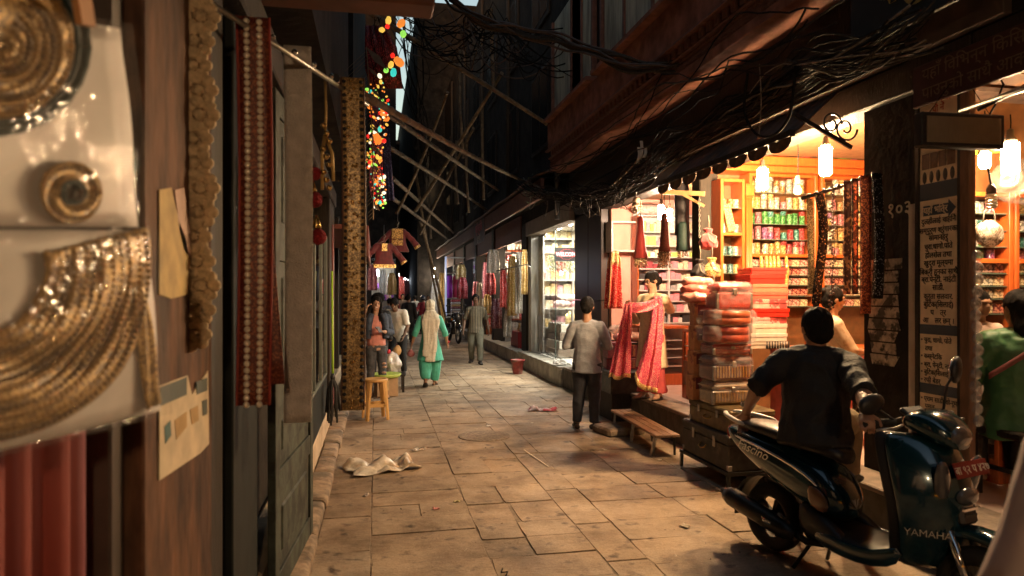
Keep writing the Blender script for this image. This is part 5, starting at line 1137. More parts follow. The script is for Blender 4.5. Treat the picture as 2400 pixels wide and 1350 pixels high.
# small handbag display
o = thing('beaded_purse', 'beaded silver purse hanging before the corner shop shelves', 'purse', at_t(2318, 530, 4.55)); b = MB(); b.ball((0, 0, -.05), (.10, .05, .085), 14, 10); blob('bag', b, sequin_mat('silver_beads', (.3, .22, .15), (.9, .8, .7), 90, .3, .5), o, .01, 1, (.01, 12, (1, 1, 1))); part(o, 'loop', M_cable3, lambda b: b.tube([(-.05, 0, .0), (-.04, 0, .09), (0, 0, .14), (.04, 0, .09), (.05, 0, 0)], .005, 5))
orange_counter('orange glass counter before the woman in green', (4.15, 3.9, .356), (5.6, 4.12, 1.14))

# ------------------------------------------------------------------ signs on and around the pillar
vb = thing('vertical_sign', 'tall cream sign with rows of black Devanagari lettering on the pillar', 'sign', (3.545, 3.75, .88))
boxpart(vb, 'board', mat('cream_sign', (.72, .60, .44), .5, var=.15, scale=4, col2=(.5, .38, .25), cmix=(.6, .75)), (-.012, -.15, 0), (0, .15, 2.10)); boxpart(vb, 'frame_strip', M_blackmetal, (-.02, .152, -.01), (0, .185, 2.12)); boxpart(vb, 'frame_strip', M_blackmetal, (-.02, -.185, -.01), (0, -.152, 2.12))
M_navy = mat('navy_print', (.03, .05, .08), .5, var=.1); M_ink = mat('black_print', (.02, .018, .015), .5, var=0); M_gold_t = mat('gold_print', (.55, .38, .12), .5, var=0); M_redt = mat('red_print', (.45, .06, .04), .5, var=0)
def vz(py): return at_x(2208, py, 3.545).z - .88
def line(py, s, m=M_ink, size=.05, bold=.0006, al='CENTER', y=0): text_part(vb, 'lettering', s, m, size, frame_mat((-.0135, y, vz(py)), (0, -1, 0)), .0008, al, 0, bold, .92)
for (a, c) in ((425, 465), (762, 785), (903, 927)): boxpart(vb, 'band', M_navy, (-.0155, -.149, vz(c)), (-.0125, .149, vz(a)))
line(228, 'िकञ्ना', M_redt, .085); line(252, 'पौ ने', M_redt, .06)
boxpart(vb, 'arrow', M_navy, (-.015, -.085, vz(502)), (-.0125, .12, vz(478))); part(vb, 'arrow_head', M_navy, lambda b: b.prism([(0, .055), (.055, 0), (0, -.055)], .003, frame_mat((-.0125, -.082, vz(490)), (0, -1, 0))))
text_part(vb, 'lettering', 'यहाँ भित्र', MATS['cream_sign'], .06, frame_mat((-.0165, .02, vz(490)), (0, -1, 0)), .0008, 'CENTER', 0, .001, .9)
for py, s in ((516, 'दुलहीलाई चाहिने'), (538, 'सम्पूर्ण श्रृंगारका'), (556, 'सामानहरु'), (577, 'चुरा.धागो.पोते'), (597, 'होलसेल तथा'), (616, 'खुद्रा मूल्यमा'), (637, 'िबक्री हुनका साथै'), (655, 'ब्रा.पेन्टी. नाईटी'), (674, 'साडी.'), (695, 'कुर्ता सलवार.'), (714, 'बुिटक(िसलाई)'), (733, 'प    त्र'), (752, 'आ    लर छन् ।')): line(py, s)
line(773, 'गुतल्ला िभत्र', M_gold_t, .055); line(915, 'पिहलो तल्ला', M_gold_t, .055); line(436, 'पूजा सामान', M_gold_t, .04); line(454, 'पोते भण्डार', M_gold_t, .036)
for py, s in ((799, '• चुरा, धागो, पोते'), (819, '   तथा'), (838, '• कस्मेटिक'), (858, '• ब्रा, पेन्टी, नाइटी'), (876, '• बुिटक(िसलाई)'), (895, '• रफ्ी बेडर्'), (940, '• एराम साडी शो-रूम'), (958, '   पसल')): line(py, s, size=.044, al='LEFT', y=.14)
for k in range(5): part(vb, 'pendant_picture', M_ink, lambda b: b.ball((-.0135, .11 - .055 * k, vz(410)), (.0015, .018, .04), 8, 6))
for k in range(4): part(vb, 'photo_print', mat('photo_brown', (.12, .07, .04), .4, var=.4, scale=20), lambda b: b.box((-.0135, .10 - .067 * k, vz(372)), (.002, .06, .10)))
# posters and number on the dark pier
text_part(nb, 'house_number', '१०३', mat('chalk_white', (.5, .45, .36), .7, var=.1), .14, frame_mat((3.556, 4.11, at_x(2088, 494, 3.556).z), (0, -1, 0)), .001, bold=.001)
boxpart(nb, 'paint_strip', mat('grey_white_paint', (.45, .41, .36), .7, var=.15, scale=4), (3.552, 3.93, .5), (3.559, 4.02, 2.26))
pp = thing('torn_poster', 'torn black and white poster on the dark pillar below the number', 'poster', (3.55, 4.24, 1.6)); b = MB(); rg = random.Random(2)
for k in range(9):
    y0 = .16 - rg.random() * .05; pts = [(-.17 + rg.random() * .03, .30 - .085 * k), (.17 - rg.random() * .08, .30 - .085 * k), (.17 - rg.random() * .08, .225 - .085 * k), (-.17 + rg.random() * .05, .225 - .085 * k)]; b.prism(pts, .0015, frame_mat((0, 0, 0), (0, -1, 0)))
b.build('sheet', mat('torn_paper', (.34, .30, .25), .8, var=.5, scale=9, col2=(.05, .045, .04), cmix=(.48, .54)), pp)
# big sign boards above
sb = thing('sign_board', 'dark red board with faded Devanagari lettering above the corner shop', 'sign', (3.28, 2.5, 2.93)); boxpart(sb, 'board', mat('dark_red_board', (.045, .012, .011), .6, var=.25), (0, -2.2, -.125), (.025, 1.18, .125), .005)
M_fade = mat('faded_letter', (.13, .085, .06), .7, var=.3, scale=10)
text_part(sb, 'lettering', 'यहाँ िविभन्न िकिसमका', M_fade, .10, frame_mat((-.004, 1.10, .055), (0, -1, 0)), .001, 'LEFT'); text_part(sb, 'lettering', 'पाउनुको साथै आकर्षक', M_fade, .10, frame_mat((-.004, 1.10, -.06), (0, -1, 0)), .001, 'LEFT')
sb = thing('sign_board', 'black board with large gold Devanagari letters high above the pillar', 'sign', (3.05, 3.9, 3.45)); boxpart(sb, 'board', mat('black_board', (.014, .012, .012), .6, var=.2), (0, -2.4, -.22), (.03, .05, .34), .005)
text_part(sb, 'lettering', 'थारु', mat('gold_letter', (.34, .24, .06), .6, var=.1), .31, frame_mat((-.004, -.17, .06), (0, -1, 0)), .003, 'LEFT', .15, .012)
# scrolling display box hung across the lane side
lo_ = at_y(2095, 305, 3.52); hi_ = at_y(2315, 305, 3.52)
lx = thing('display_sign', 'unlit ribbed display box hanging beside the vertical sign', 'sign', ((lo_.x + hi_.x) / 2, 3.36, 2.60), R(-3)); w = .27
boxpart(lx, 'housing', M_blackmetal, (-w, 0, -.10), (w, .07, .10), .008); boxpart(lx, 'face', mat('ribbed_face', (.22, .17, .11), .35, var=.1), (-w + .03, -.004, -.075), (w - .03, -.0005, .075))
for k in range(44): boxpart(lx, 'rib', MATS['ribbed_face'], (-w + .032 + k * (2 * w - .07) / 44, -.008, -.074), (-w + .036 + k * (2 * w - .07) / 44, -.0045, .074))
for g in (-1, 1): part(lx, 'wire', M_cable, lambda b: b.tube([(g * .2, .03, .10), (g * .03, .03, .32)], .003, 4))
# metal frame brackets under the awning at right
fr = thing('awning_bars', 'steel awning support bars at the top right over the corner shop', 'awning bars', at_t(2290, 250, 4.0)); part(fr, 'bar', M_metal, lambda b: b.tube([(0, 0, 0), (.5, -.5, .25)], .014, 8)); part(fr, 'bar', M_blackmetal, lambda b: b.tube([(0, 0, -.02), (.62, -.62, .38)], .012, 8)); part(fr, 'bar', M_metal, lambda b: b.tube([(-.02, .1, .0), (-.02, -.9, .02)], .012, 8))
M_teal = mat('teal_cotton', (.055, .36, .26), .75, var=.12, scale=8, bump=.25, bscale=60, sheen=.2)
M_gauze = mat('offwhite_gauze', (.55, .52, .42), .8, var=.12, scale=10, bump=.4, bscale=50)
M_greytee = mat('grey_jersey', (.27, .285, .32), .85, var=.12, scale=10, bump=.3, bscale=70)
M_jeans = mat('dark_denim', (.025, .028, .038), .8, var=.3, scale=6, bump=.3, bscale=80)
M_blackcloth = mat('black_cotton', (.009, .0085, .009), .75, var=.2, scale=6, bump=.3, bscale=60)
M_greytrouser = mat('olive_trouser', (.13, .125, .09), .8, var=.15, scale=6, bump=.25, bscale=60)
M_shoe = mat('dark_shoe', (.025, .018, .014), .4, var=.2, scale=10)
M_beige = mat('beige_kurta', (.55, .44, .28), .75, var=.12, scale=12, bump=.3, bscale=60)
M_pinktrouser = mat('coral_trouser', (.58, .09, .09), .7, var=.15, scale=6)
M_sleeve = mat('cream_shirting', (.55, .48, .36), .8, var=.12, scale=14, col2=(.42, .34, .24), cmix=(.55, .62), bump=.2)
M_khaki = mat('khaki_twill', (.40, .28, .15), .8, var=.15, scale=6)

def stripes_mat(name, c1, c2, n_per_m):
    m = bpy.data.materials.new(name); m.use_nodes = True; nt = m.node_tree; n = nt.nodes; L = nt.links.new; p = n['Principled BSDF']; p.inputs['Roughness'].default_value = .8
    tc = n.new('ShaderNodeTexCoord'); w = n.new('ShaderNodeTexWave'); w.bands_direction = 'X'; w.inputs['Scale'].default_value = n_per_m / 3.2; w.inputs['Distortion'].default_value = .6
    L(tc.outputs['Object'], w.inputs['Vector']); r = n.new('ShaderNodeValToRGB'); r.color_ramp.elements[0].position = .72; r.color_ramp.elements[1].position = .86
    r.color_ramp.elements[0].color = (*c1, 1); r.color_ramp.elements[1].color = (*c2, 1); L(w.outputs[0], r.inputs[0]); L(r.outputs[0], p.inputs['Base Color']); return m

def robe(p, m, hem, rx, ry, name='kurta', sleeve=1.3, grow=.014, slit=0, wr=(.007, 8, (1.3, 1.3, .3)), back=0.0):
    b = MB(); h = p.h; p.torso(b, grow, 1, 6); sp = p.spine(); a = sp[1]; hz = hem * h
    pts = [a.lerp(sp[2], .3)]; rr = [(.09 * h + grow, .068 * h + grow)]
    for k in range(1, 7):
        t = k / 6; z = a.z + (hz - a.z) * t
        pts.append(Vector((a.x, a.y + back * t, z))); rr.append(((.096 + (rx - .096) * t) * h + grow, (.074 + (ry - .074) * t) * h + grow))
    b.tube(pts, rr, 18, up=(0, -1, 0))
    for sd in 'LR': p.arm(b, sd, grow * .9, sleeve, .008)
    return blob(name, b, m, p.o, p.vox, 3, wr, p.loc.x)

def drape(parent, name, m, fn, nu, nv, thick=.004, wr=0.0, fr=10):
    b = MB()
    def g(u, v):
        q = Vector(fn(u, v))
        if wr: q = q + Vector((mnoise.noise(q * fr), mnoise.noise(q * fr + Vector((7, 3, 1))), 0)) * wr
        return q
    b.grid(g, nu, nv); return b.build(name, m, parent, thick=thick)

# --- woman in teal walking away, white dupatta over her head
P = Person('woman in teal tunic and trousers with white head shawl walking away', gr(1008, 906), (.06, 1), 1.56, M_skin, .97,
           anL=(.05, .12, .085), knL=(.055, .035, .275), anR=(-.05, -.10, .045), knR=(-.055, -.075, .285), elL=(.165, .06, .63), wrL=(.205, .0, .50), elR=(-.165, .05, .63), wrR=(-.20, -.03, .49), toeL=(.1, -1, -.45))
P.make_body(); robe(P, M_teal, .30, .145, .115, back=.02)
P.trousers(M_teal, .012, 1.93, .004, (.012, 7, (1, 1, .35)), [.05, .056, .062, .066, .062, .050, .030], 'shalwar'); P.sandals(M_shoe)
b = MB(); h = P.h
b.ball(P.head_pt((0, .014, .012)), (.056 * h, .066 * h, .065 * h), 16, 12); b.ball(P.head_pt((0, .03, -.035)), (.052 * h, .05 * h, .06 * h), 12, 10)
for dx, lw, zb in ((-.012, .062, .30), (.030, .05, .36), (-.045, .04, .40)):
    b.tube([Vector((dx * .3, .055, .86)) * h, Vector((dx * .8, .092, .76)) * h, Vector((dx, .098, .62)) * h, Vector((dx + .004, .118, .48)) * h, Vector((dx + .012, .135, zb)) * h], [(.05 * h, .03 * h), (.075 * h, .020 * h), (lw * h, .016 * h), (lw * h, .014 * h), (lw * .9 * h, .010 * h)], 12, up=(0, -1, 0))
b.tube([Vector((-.09, .03, .80)) * h, Vector((0, .07, .81)) * h, Vector((.09, .03, .80)) * h], [.03 * h, .035 * h, .03 * h], 8)
shawl = blob('shawl', b, M_gauze, P.o, .010, 2, (.009, 9, (1.6, 1.6, .3)), 3.0)
pb = tag(MB().ball((0, 0, 0), (.07, .04, .06), 12, 8).ball((.0, 0, .05), (.045, .025, .03), 8, 6).build('purse', sequin_mat('rose_purse', (.30, .08, .09), (.7, .4, .35), 120, amount=.3), None, P.o.matrix_world.translation), 'small rose handbag hanging from the hand of the woman in teal', 'handbag')
_w = Matrix.Rotation(P.th, 3, 'Z') @ (P.J['wrL'] + Vector((.02, -.01, -.19))) + P.loc; pb.location = _w
part(P.o, 'bangle', mat('red_bangle', (.35, .02, .03), .3, var=0), lambda b: b.lathe([(.034, -.02), (.040, 0), (.034, .02)], 14, P.J['wrR'] + Vector((0, 0, .03)), cap=False))

# --- man in grey pullover, seen from behind
P = Person('man in grey long sleeved pullover and dark jeans standing with folded arms', gr(1376, 1004), (.40, .92), 1.62, M_skin, 1.02, head=(14, 0, 0),
           elL=(.165, .0, .625), wrL=(.03, -.125, .655), elR=(-.165, .0, .625), wrR=(-.03, -.125, .64), knL=(.06, -.01, .28), anL=(.075, .02, .045), anR=(-.055, .01, .045), toeR=(-.75, -.7, 0), handL=(-1, 0, .1), handR=(1, 0, .1))
P.make_body(); P.shirt(M_greytee, 1.93, .014, 'pullover', 0, (.008, 8, (.8, .8, 1.2)), False, .004, .06); P.trousers(M_jeans, .012, 1.97, .008, (.009, 9, (1, 1, .8))); P.shoes(M_shoe)
P.hair_cap(grow=.0)

# --- man in striped shirt walking towards us
P = Person('man in striped brown shirt and olive trousers walking towards the camera', gr(1115, 853), (-.16, -1), 1.66, M_skind, 1.03, voxel=.012,
           anL=(.06, -.10, .05), knL=(.06, -.09, .285), anR=(-.06, .09, .06), knR=(-.06, -.01, .28), elL=(.16, .06, .62), wrL=(.185, .02, .48), elR=(-.16, .04, .62), wrR=(-.175, -.02, .475))
P.make_body(); P.face(); P.shirt(stripes_mat('brown_striped_shirt', (.05, .042, .03), (.30, .25, .16), 26), .85, .016, 'shirt', 0, (.006, 8, (1, 1, .8)), True, .012, .03)
P.trousers(M_greytrouser, .016, 1.97, .012, (.010, 7, (1, 1, .4))); P.shoes(M_shoe); P.hair_cap()
b = MB(); b.ball(P.head_pt((0, -.0495, -.029)), (.016 * P.h, .004 * P.h, .003 * P.h), 8, 4); b.build('moustache', M_hair, P.o)

# --- smiling woman with phone
P = Person('smiling long haired woman in denim jacket and ripped jeans holding a phone', gr(882, 930), (.10, -1), 1.62, M_skinl, .96, head=(-2, 12, 0),
           elR=(-.16, -.02, .70), wrR=(-.105, -.03, .865), elL=(.155, .02, .635), wrL=(.055, -.14, .655), handR=(.5, 0, 1), handL=(-.9, -.35, .1), palmL=(0, -.3, 1), palmR=(1, -.3, 0), curlL=.6, curlR=.7, anL=(.07, -.03, .045), anR=(-.06, .01, .045))
P.make_body(); P.face(True)
MD = mat('blue_denim_jacket', (.04, .055, .085), .8, var=.35, scale=9, bump=.3, bscale=70)
P.shirt(mat('pink_top', (.55, .22, .18), .7, var=.15, scale=8), .5, .006, 'top', 1, (.004, 9, (1, 1, 1)), False)
b = MB(); h = P.h
for g in (-1, 1):
    b.tube([Vector((.060 * g, -.004, .825)) * h, Vector((.075 * g, -.015, .76)) * h, Vector((.082 * g, -.02, .68)) * h, Vector((.088 * g, -.02, .585)) * h], [(.038 * h, .058 * h), (.040 * h, .072 * h), (.036 * h, .072 * h), (.036 * h, .070 * h)], 12, up=(0, -1, 0))
b.tube([Vector((0, .028, .82)) * h, Vector((0, .035, .7)) * h, Vector((0, .03, .58)) * h], [(.09 * h, .045 * h), (.095 * h, .048 * h), (.09 * h, .05 * h)], 14, up=(0, -1, 0))
for sd in 'LR': P.arm(b, sd, .014, 1.75, .004); b.ball(P.J['sh' + sd], .052 * h, 10, 8)
jk = blob('jacket', b, MD, P.o, .010, 2, (.006, 10, (1, 1, 1)))
tr = P.trousers(mat('faded_black_jeans', (.055, .058, .066), .8, var=.3, scale=7, bump=.3, bscale=70), .006, 1.95, .002, (.005, 11, (1, 1, 1.2)))
for z, x in ((.30, .075), (.245, .07), (.335, .07)): MB().ball(Vector((x, -.052, z)) * h, (.024 * h, .012 * h, .012 * h), 8, 5).build('rip', M_skinl, tr)
P.sandals(M_shoe)
def long_hair(b, s):
    h = s.h
    for g in (-1, 1): b.tube([s.head_pt((.040 * g, .002, .03)), s.head_pt((.050 * g, .004, -.02)), s.head_pt((.056 * g, -.008, -.08)), s.head_pt((.062 * g, -.02, -.14)), s.head_pt((.060 * g, -.03, -.19))], [(.012 * h, .03 * h), (.012 * h, .034 * h), (.018 * h, .03 * h), (.022 * h, .022 * h), (.010 * h, .012 * h)], 10, up=(0, -1, 0))
    b.tube([s.head_pt((0, .03, .0)), s.head_pt((0, .05, -.10)), s.head_pt((0, .05, -.2))], [(.05 * h, .03 * h), (.06 * h, .025 * h), (.05 * h, .015 * h)], 12, up=(0, -1, 0))
P.hair_cap(extra=long_hair)
_f = lambda v: Matrix.Rotation(P.th, 3, 'Z') @ v + P.loc
ph = thing('phone', 'mobile phone held low in the hand of the smiling woman', 'phone', _f(P.J['wrL'] + Vector((-.075, -.05, .035))), P.th + R(25)); 
part(ph, 'case', mat('black_phone', (.02, .02, .022), .3, var=0), lambda b: b.box((0, 0, 0), (.075, .15, .009), Euler((R(35), 0, 0)), .003)); part(ph, 'screen', mat('grey_screen', (.25, .27, .3), .15, var=0), lambda b: b.box((0, -.0035, .0045), (.066, .136, .002), Euler((R(35), 0, 0))))

# --- man in white shirt leaning over the stall
P = Person('man in white short sleeved shirt and dark trousers stooping over the left stall', gr(934, 880), (-.32, -.95), 1.66, M_skind, 1.02, voxel=.012, head=(40, 0, -6),
           chest=(0, -.065, .685), neck=(0, -.125, .80), head_=0, shL=(.101, -.105, .77), shR=(-.101, -.105, .77), elL=(.15, -.12, .61), wrL=(.12, -.19, .49), elR=(-.14, -.14, .61), wrR=(-.08, -.21, .49), anL=(.06, .03, .045), anR=(-.06, -.09, .045), knR=(-.06, -.08, .28))
P.J['head'] = Vector((0, -.185, .875)) * P.h
P.make_body(); P.face(); P.shirt(mat('white_shirt', (.62, .58, .50), .75, var=.08, scale=8, bump=.2, bscale=40), .9, .016, 'shirt', 0, (.007, 8, (1, 1, .8)), True, .014, .04); P.trousers(M_blackcloth, .014, 1.97, .01); P.shoes(M_shoe); P.hair_cap()

# --- figures further off
P = Person('man in dark jacket and trousers walking away beyond the stooping man', gr(958, 803), (.1, 1), 1.66, M_skin, 1.04, voxel=.014, anL=(.05, -.11, .05), knL=(.055, -.09, .285), anR=(-.05, .10, .06), knR=(-.055, .0, .28), head=(0, 0, -35))
P.make_body(False); P.shirt(M_blackcloth, 1.9, .02, 'jacket', 0, (.008, 7, (1, 1, .8)), True, .004, .10); P.trousers(M_blackcloth, .016, 1.97, .01); P.shoes(M_shoe); P.hair_cap()
P = Person('person with bushy dark hair just behind the smiling woman', at_z(886, 900, 0) , (-.3, -1), 1.66, M_skind, 1.0, voxel=.014)
P.make_body(False); P.shirt(M_blackcloth, 1.9, .016, 'shirt'); P.trousers(M_jeans); P.shoes(M_shoe); P.hair_cap(extra=lambda b, s: b.ball(s.head_pt((0, .01, .03)), (.075 * s.h, .075 * s.h, .06 * s.h), 14, 10))
P = Person('short person in grey top walking away behind the stall customers', at_z(912, 800, 0), (.1, 1), 1.52, M_skin, 1.0, voxel=.016)
P.make_body(False); P.shirt(M_greytee, 1.4, .016, 'top'); P.trousers(M_blackcloth); P.shoes(M_shoe); P.hair_cap()
P = Person('person in red shirt and dark helmet in the middle of the lane far off', at_z(992, 783, 0), (-.2, -1), 1.60, M_skin, 1.05, voxel=.016, elL=(.15, -.08, .64), wrL=(.16, -.2, .6), elR=(-.15, -.08, .64), wrR=(-.16, -.2, .6))
P.make_body(False); P.shirt(mat('red_shirt', (.33, .03, .045), .75, var=.15, scale=6), 1.6, .018, 'shirt', 0, (.007, 8, (1, 1, .8)), True, .004, .05); P.trousers(M_jeans); P.shoes(M_shoe)
hm = part(P.o, 'helmet', mat('blue_black_helmet', (.02, .03, .06), .2, var=0, coat=.5), lambda b: (b.ball(P.head_pt((0, .006, .012)), (.075 * P.h, .085 * P.h, .078 * P.h), 16, 12)))
part(hm, 'visor', mat('visor', (.12, .13, .15), .08, var=0), lambda b: b.ball(P.head_pt((0, -.03, .0)), (.062 * P.h, .055 * P.h, .03 * P.h), 14, 8))
for (px, py, hh, lab, c, sk) in ((1004, 770, 1.62, 'distant figure in pale shirt near the end of the lane', (.4, .38, .36), M_skind), (944, 772, 1.68, 'distant figure in brown coat at the left bend', (.12, .08, .06), M_skin), (972, 765, 1.6, 'distant figure in grey shawl midway between the far shops', (.3, .3, .3), M_skin), (924, 778, 1.64, 'distant figure in dark red top by the lit left shop', (.2, .03, .03), M_skin)):
    P = Person(lab, at_z(px, py, 0), (random.uniform(-.5, .5), random.choice((-1, 1))), hh, sk, 1.0, voxel=.02)
    P.make_body(False); P.shirt(mat('far_cloth_%d' % px, c, .8, var=.15), 1.8, .018, 'coat', 0, None, False, .004, .1); P.trousers(M_jeans, wr=None); P.hair_cap()

# --- shop woman holding up a pink shawl
_c = at_z(1528, 934, .375)
P = Person('woman in beige tunic and coral trousers holding up a pink shawl', _c, (-.85, -.52), 1.56, M_skinl, 1.02, head=(16, 0, -14),
           elL=(.16, -.10, .73), elR=(-.14, -.13, .665), curlL=1.1, curlR=1.1, anL=(.05, .03, .045), anR=(-.05, -.02, .045))
RH = at_t(1470, 712, 8.0); LH = at_t(1543, 698, 8.12)
P.J['wrR'] = P.loc_of(RH + Vector((.04, .03, -.06))); P.J['wrL'] = P.loc_of(LH + Vector((.05, .06, -.04)))
P.J['elR'] = P.loc_of(at_t(1492, 752, 8.55)); P.J['elL'] = P.loc_of(at_t(1572, 728, 8.45))
P.hand['R'] = (-.2, -.3, 1); P.hand['L'] = (-.3, -.5, .6)
P.make_body(); P.face(); robe(P, M_beige, .25, .125, .095, 'kurta', 1.05); P.trousers(M_pinktrouser, .012, 1.95, .02, (.010, 7, (1, 1, .35)), [.05, .05, .05, .05, .05, .046, .04]); P.sandals(M_shoe)
P.hair_cap(extra=lambda b, s: (b.ball(s.head_pt((0, .075, -.02)), (.027 * s.h, .027 * s.h, .032 * s.h), 10, 8)))
gl = MB()
for g in (-1, 1):
    c = P.head_pt((.021 * g, -.056, .0)); ring = [c + P.HR @ Vector((math.cos(a) * .016 * 1.56, 0, math.sin(a) * .011 * 1.56)) for a in [k * math.pi / 7 for k in range(15)]]
    gl.tube(ring, .0022, 5, cap=False); gl.tube([P.head_pt((.036 * g, -.054, .004)), P.head_pt((.050 * g, .0, .004))], .0022, 5)
gl.build('spectacles', M_blackmetal, P.o)
M_shawl = sequin_mat('pink_shawl', (.62, .055, .13), (.95, .45, .35), 150, .5, .25, .3, .5); M_gold = sequin_mat('gold_border', (.45, .26, .08), (1, .75, .35), 200, .35, .5, .8)
sh = thing('shawl', 'sheer pink gold edged shawl held out by the shop woman', 'shawl', RH)
def hang(top, w0, w1, length, ph, out):
    def fn(u, v):
        w = w0 + (w1 - w0) * v; a = ph + u * 13
        return top + out * ((u - .5) * w) + Vector((.02 * math.sin(a) * (.3 + v), .03 * math.sin(a) * (.3 + v), -length * v + .02 * math.sin(u * 9 + ph) * v)) - RH
    return fn
_ac = Vector((.98, -.196, 0))
f1 = hang(RH + Vector((-.0, -.03, -.0)), .08, .25, .86, .4, _ac); f2 = hang(LH + Vector((-.02, -.04, .02)), .10, .27, 1.12, 2.1, _ac)
def f1s(u, v): q = f1(u, v); return q + Vector((-.11 * v, 0, 0))
def f2s(u, v): q = f2(u, v); return q + Vector((-.03 * v - .13 * v * v, 0, 0)) + Vector((0, 0, .33 * v * (0.5 - u) if u < .5 else 0))
drape(sh, 'hanging_end', M_shawl, f1s, 26, 22, .004, .012); drape(sh, 'hanging_end', M_shawl, f2s, 30, 24, .004, .012)
for f in (f1s, f2s): drape(sh, 'gold_border', M_gold, lambda u, v, f=f: Vector(f(u, .955 + .055 * v)) + Vector((-.004, -.006, 0)), 26, 2, .006)
def top_band(u, v):
    q = RH.lerp(LH, u) + Vector((0, -.03, .02 + .035 * math.sin(math.pi * u) * -1)); return q + Vector((0, .012 * math.sin(v * 8 + u * 5), -.12 * v)) - RH
drape(sh, 'top_fold', M_shawl, top_band, 20, 8, .004, .01)

# --- girl behind the bangle counter
_c = at_t(1952, 760, 6.05)
P = Person('girl in cream floral blouse sitting in profile behind the bangle counter', (_c.x, _c.y, .37), (.93, -.36), 1.5, M_skinl, .95, head=(8, 0, 4))
for k in P.J: P.J[k] = P.J[k] + Vector((0, 0, -.15))
for sd, g in (('L', 1), ('R', -1)):
    P.J['kn' + sd] = Vector((.09 * g, -.42, .60)); P.J['an' + sd] = Vector((.09 * g, -.38, .10)); P.J['el' + sd] = Vector((.2 * g, -.10, .80)); P.J['wr' + sd] = Vector((.10 * g, -.30, .76))
P.make_body(); P.face(); P.shirt(M_sleeve, 1.1, .016, 'blouse', 0, (.006, 9, (1, 1, .8)), True); P.trousers(M_blackcloth)
P.hair_cap(extra=lambda b, s: (b.ball(s.head_pt((0, .07, .03)), (.03 * s.h, .03 * s.h, .03 * s.h), 10, 8), b.tube([s.head_pt((0, .08, .03)), s.head_pt((0, .10, -.04)), s.head_pt((0, .09, -.12))], [.02 * s.h, .018 * s.h, .006 * s.h], 8)))
st = thing('stool', 'low wooden stool under the girl at the bangle counter', 'stool', (_c.x, _c.y, .36)); boxpart(st, 'seat', M_darkwood, (-.17, -.17, .40), (.17, .17, .45), .01)
for g in (-1, 1):
    for q in (-1, 1): boxpart(st, 'leg', M_darkwood, (.13 * g - .02, .13 * q - .02, 0), (.13 * g + .02, .13 * q + .02, .398))

# --- woman in green at the right hand shop, with shoulder bag strap
_c = Vector((4.0, 3.62, .36))
P = Person('woman in green jacket sitting with her back turned at the shop by the sign', _c, (.45, .9), 1.56, M_skin, 1.12, head=(4, 0, 20))
for k in P.J: P.J[k] = P.J[k] + Vector((0, 0, -.24))
for sd, g in (('L', 1), ('R', -1)):
    P.J['kn' + sd] = Vector((.11 * g, -.40, .50)); P.J['an' + sd] = Vector((.11 * g, -.30, .10)); P.J['el' + sd] = Vector((.25 * g, -.08, .74)); P.J['wr' + sd] = Vector((.14 * g, -.30, .72))
P.make_body(); P.shirt(mat('green_jacket', (.05, .15, .06), .55, var=.2, scale=6, bump=.2), 1.95, .03, 'jacket', 0, (.012, 8, (1, 1, 1.3)), True, .004, .10); P.trousers(M_blackcloth, .016)
P.hair_cap(extra=lambda b, s: b.tube([s.head_pt((0, .03, .0)), s.head_pt((0, .055, -.08)), s.head_pt((0, .06, -.16))], [(.05 * s.h, .03 * s.h), (.055 * s.h, .03 * s.h), (.03 * s.h, .015 * s.h)], 12, up=(0, -1, 0)))
drape(P.o, 'bag_strap', mat('maroon_strap', (.17, .04, .035), .5, var=.1), lambda u, v: Vector((-.19 + .40 * u, .135 + .02 * math.sin(3.1 * u), 1.06 - .30 * u + .04 * v)), 14, 1, .006)
st = thing('stool', 'dark wooden stool carrying the woman in green', 'stool', _c); boxpart(st, 'seat', M_darkwood, (-.2, -.2, .40), (.2, .2, .45), .01)
for g in (-1, 1):
    boxpart(st, 'stretcher', M_darkwood, (.15 * g - .012, -.13, .18), (.15 * g + .012, .13, .205))
    for q in (-1, 1): boxpart(st, 'leg', M_darkwood, (.15 * g - .02, .15 * q - .02, 0), (.15 * g + .02, .15 * q + .02, .398))

# --- shopkeeper's arm behind the wrapped strip, and a passer-by at the picture's edge
_c = at_t(2330, 745, 4.75)
P = Person('shop assistant in pale blouse standing beyond the woman in green', (_c.x, 4.12, .36), (-.1, -1), 1.32, M_skinl, 1.0, elR=(-.17, -.03, .64), wrR=(-.09, -.16, .60))
P.make_body(); P.shirt(mat('pale_pink_blouse', (.6, .45, .38), .75, var=.1, scale=8), 1.6, .018, 'blouse', 0, (.006, 8, (1, 1, 1)), True, .004, .08); P.trousers(M_blackcloth); P.hair_cap()
P = Person('passer-by in pale sleeve half out of the picture at lower right corner', (1.47, 1.05, 0), (.1, 1), 1.74, M_skin, 1.0, elL=(.15, .0, .64), wrL=(.17, -.06, .50))
P.make_body(); P.shirt(mat('pale_pink_shirt', (.5, .38, .33), .8, var=.1, scale=8), 1.85, .022, 'shirt', 0, (.006, 8, (1, 1, 1)), True, .004, .06); P.trousers(M_jeans); P.shoes(M_shoe); P.hair_cap()
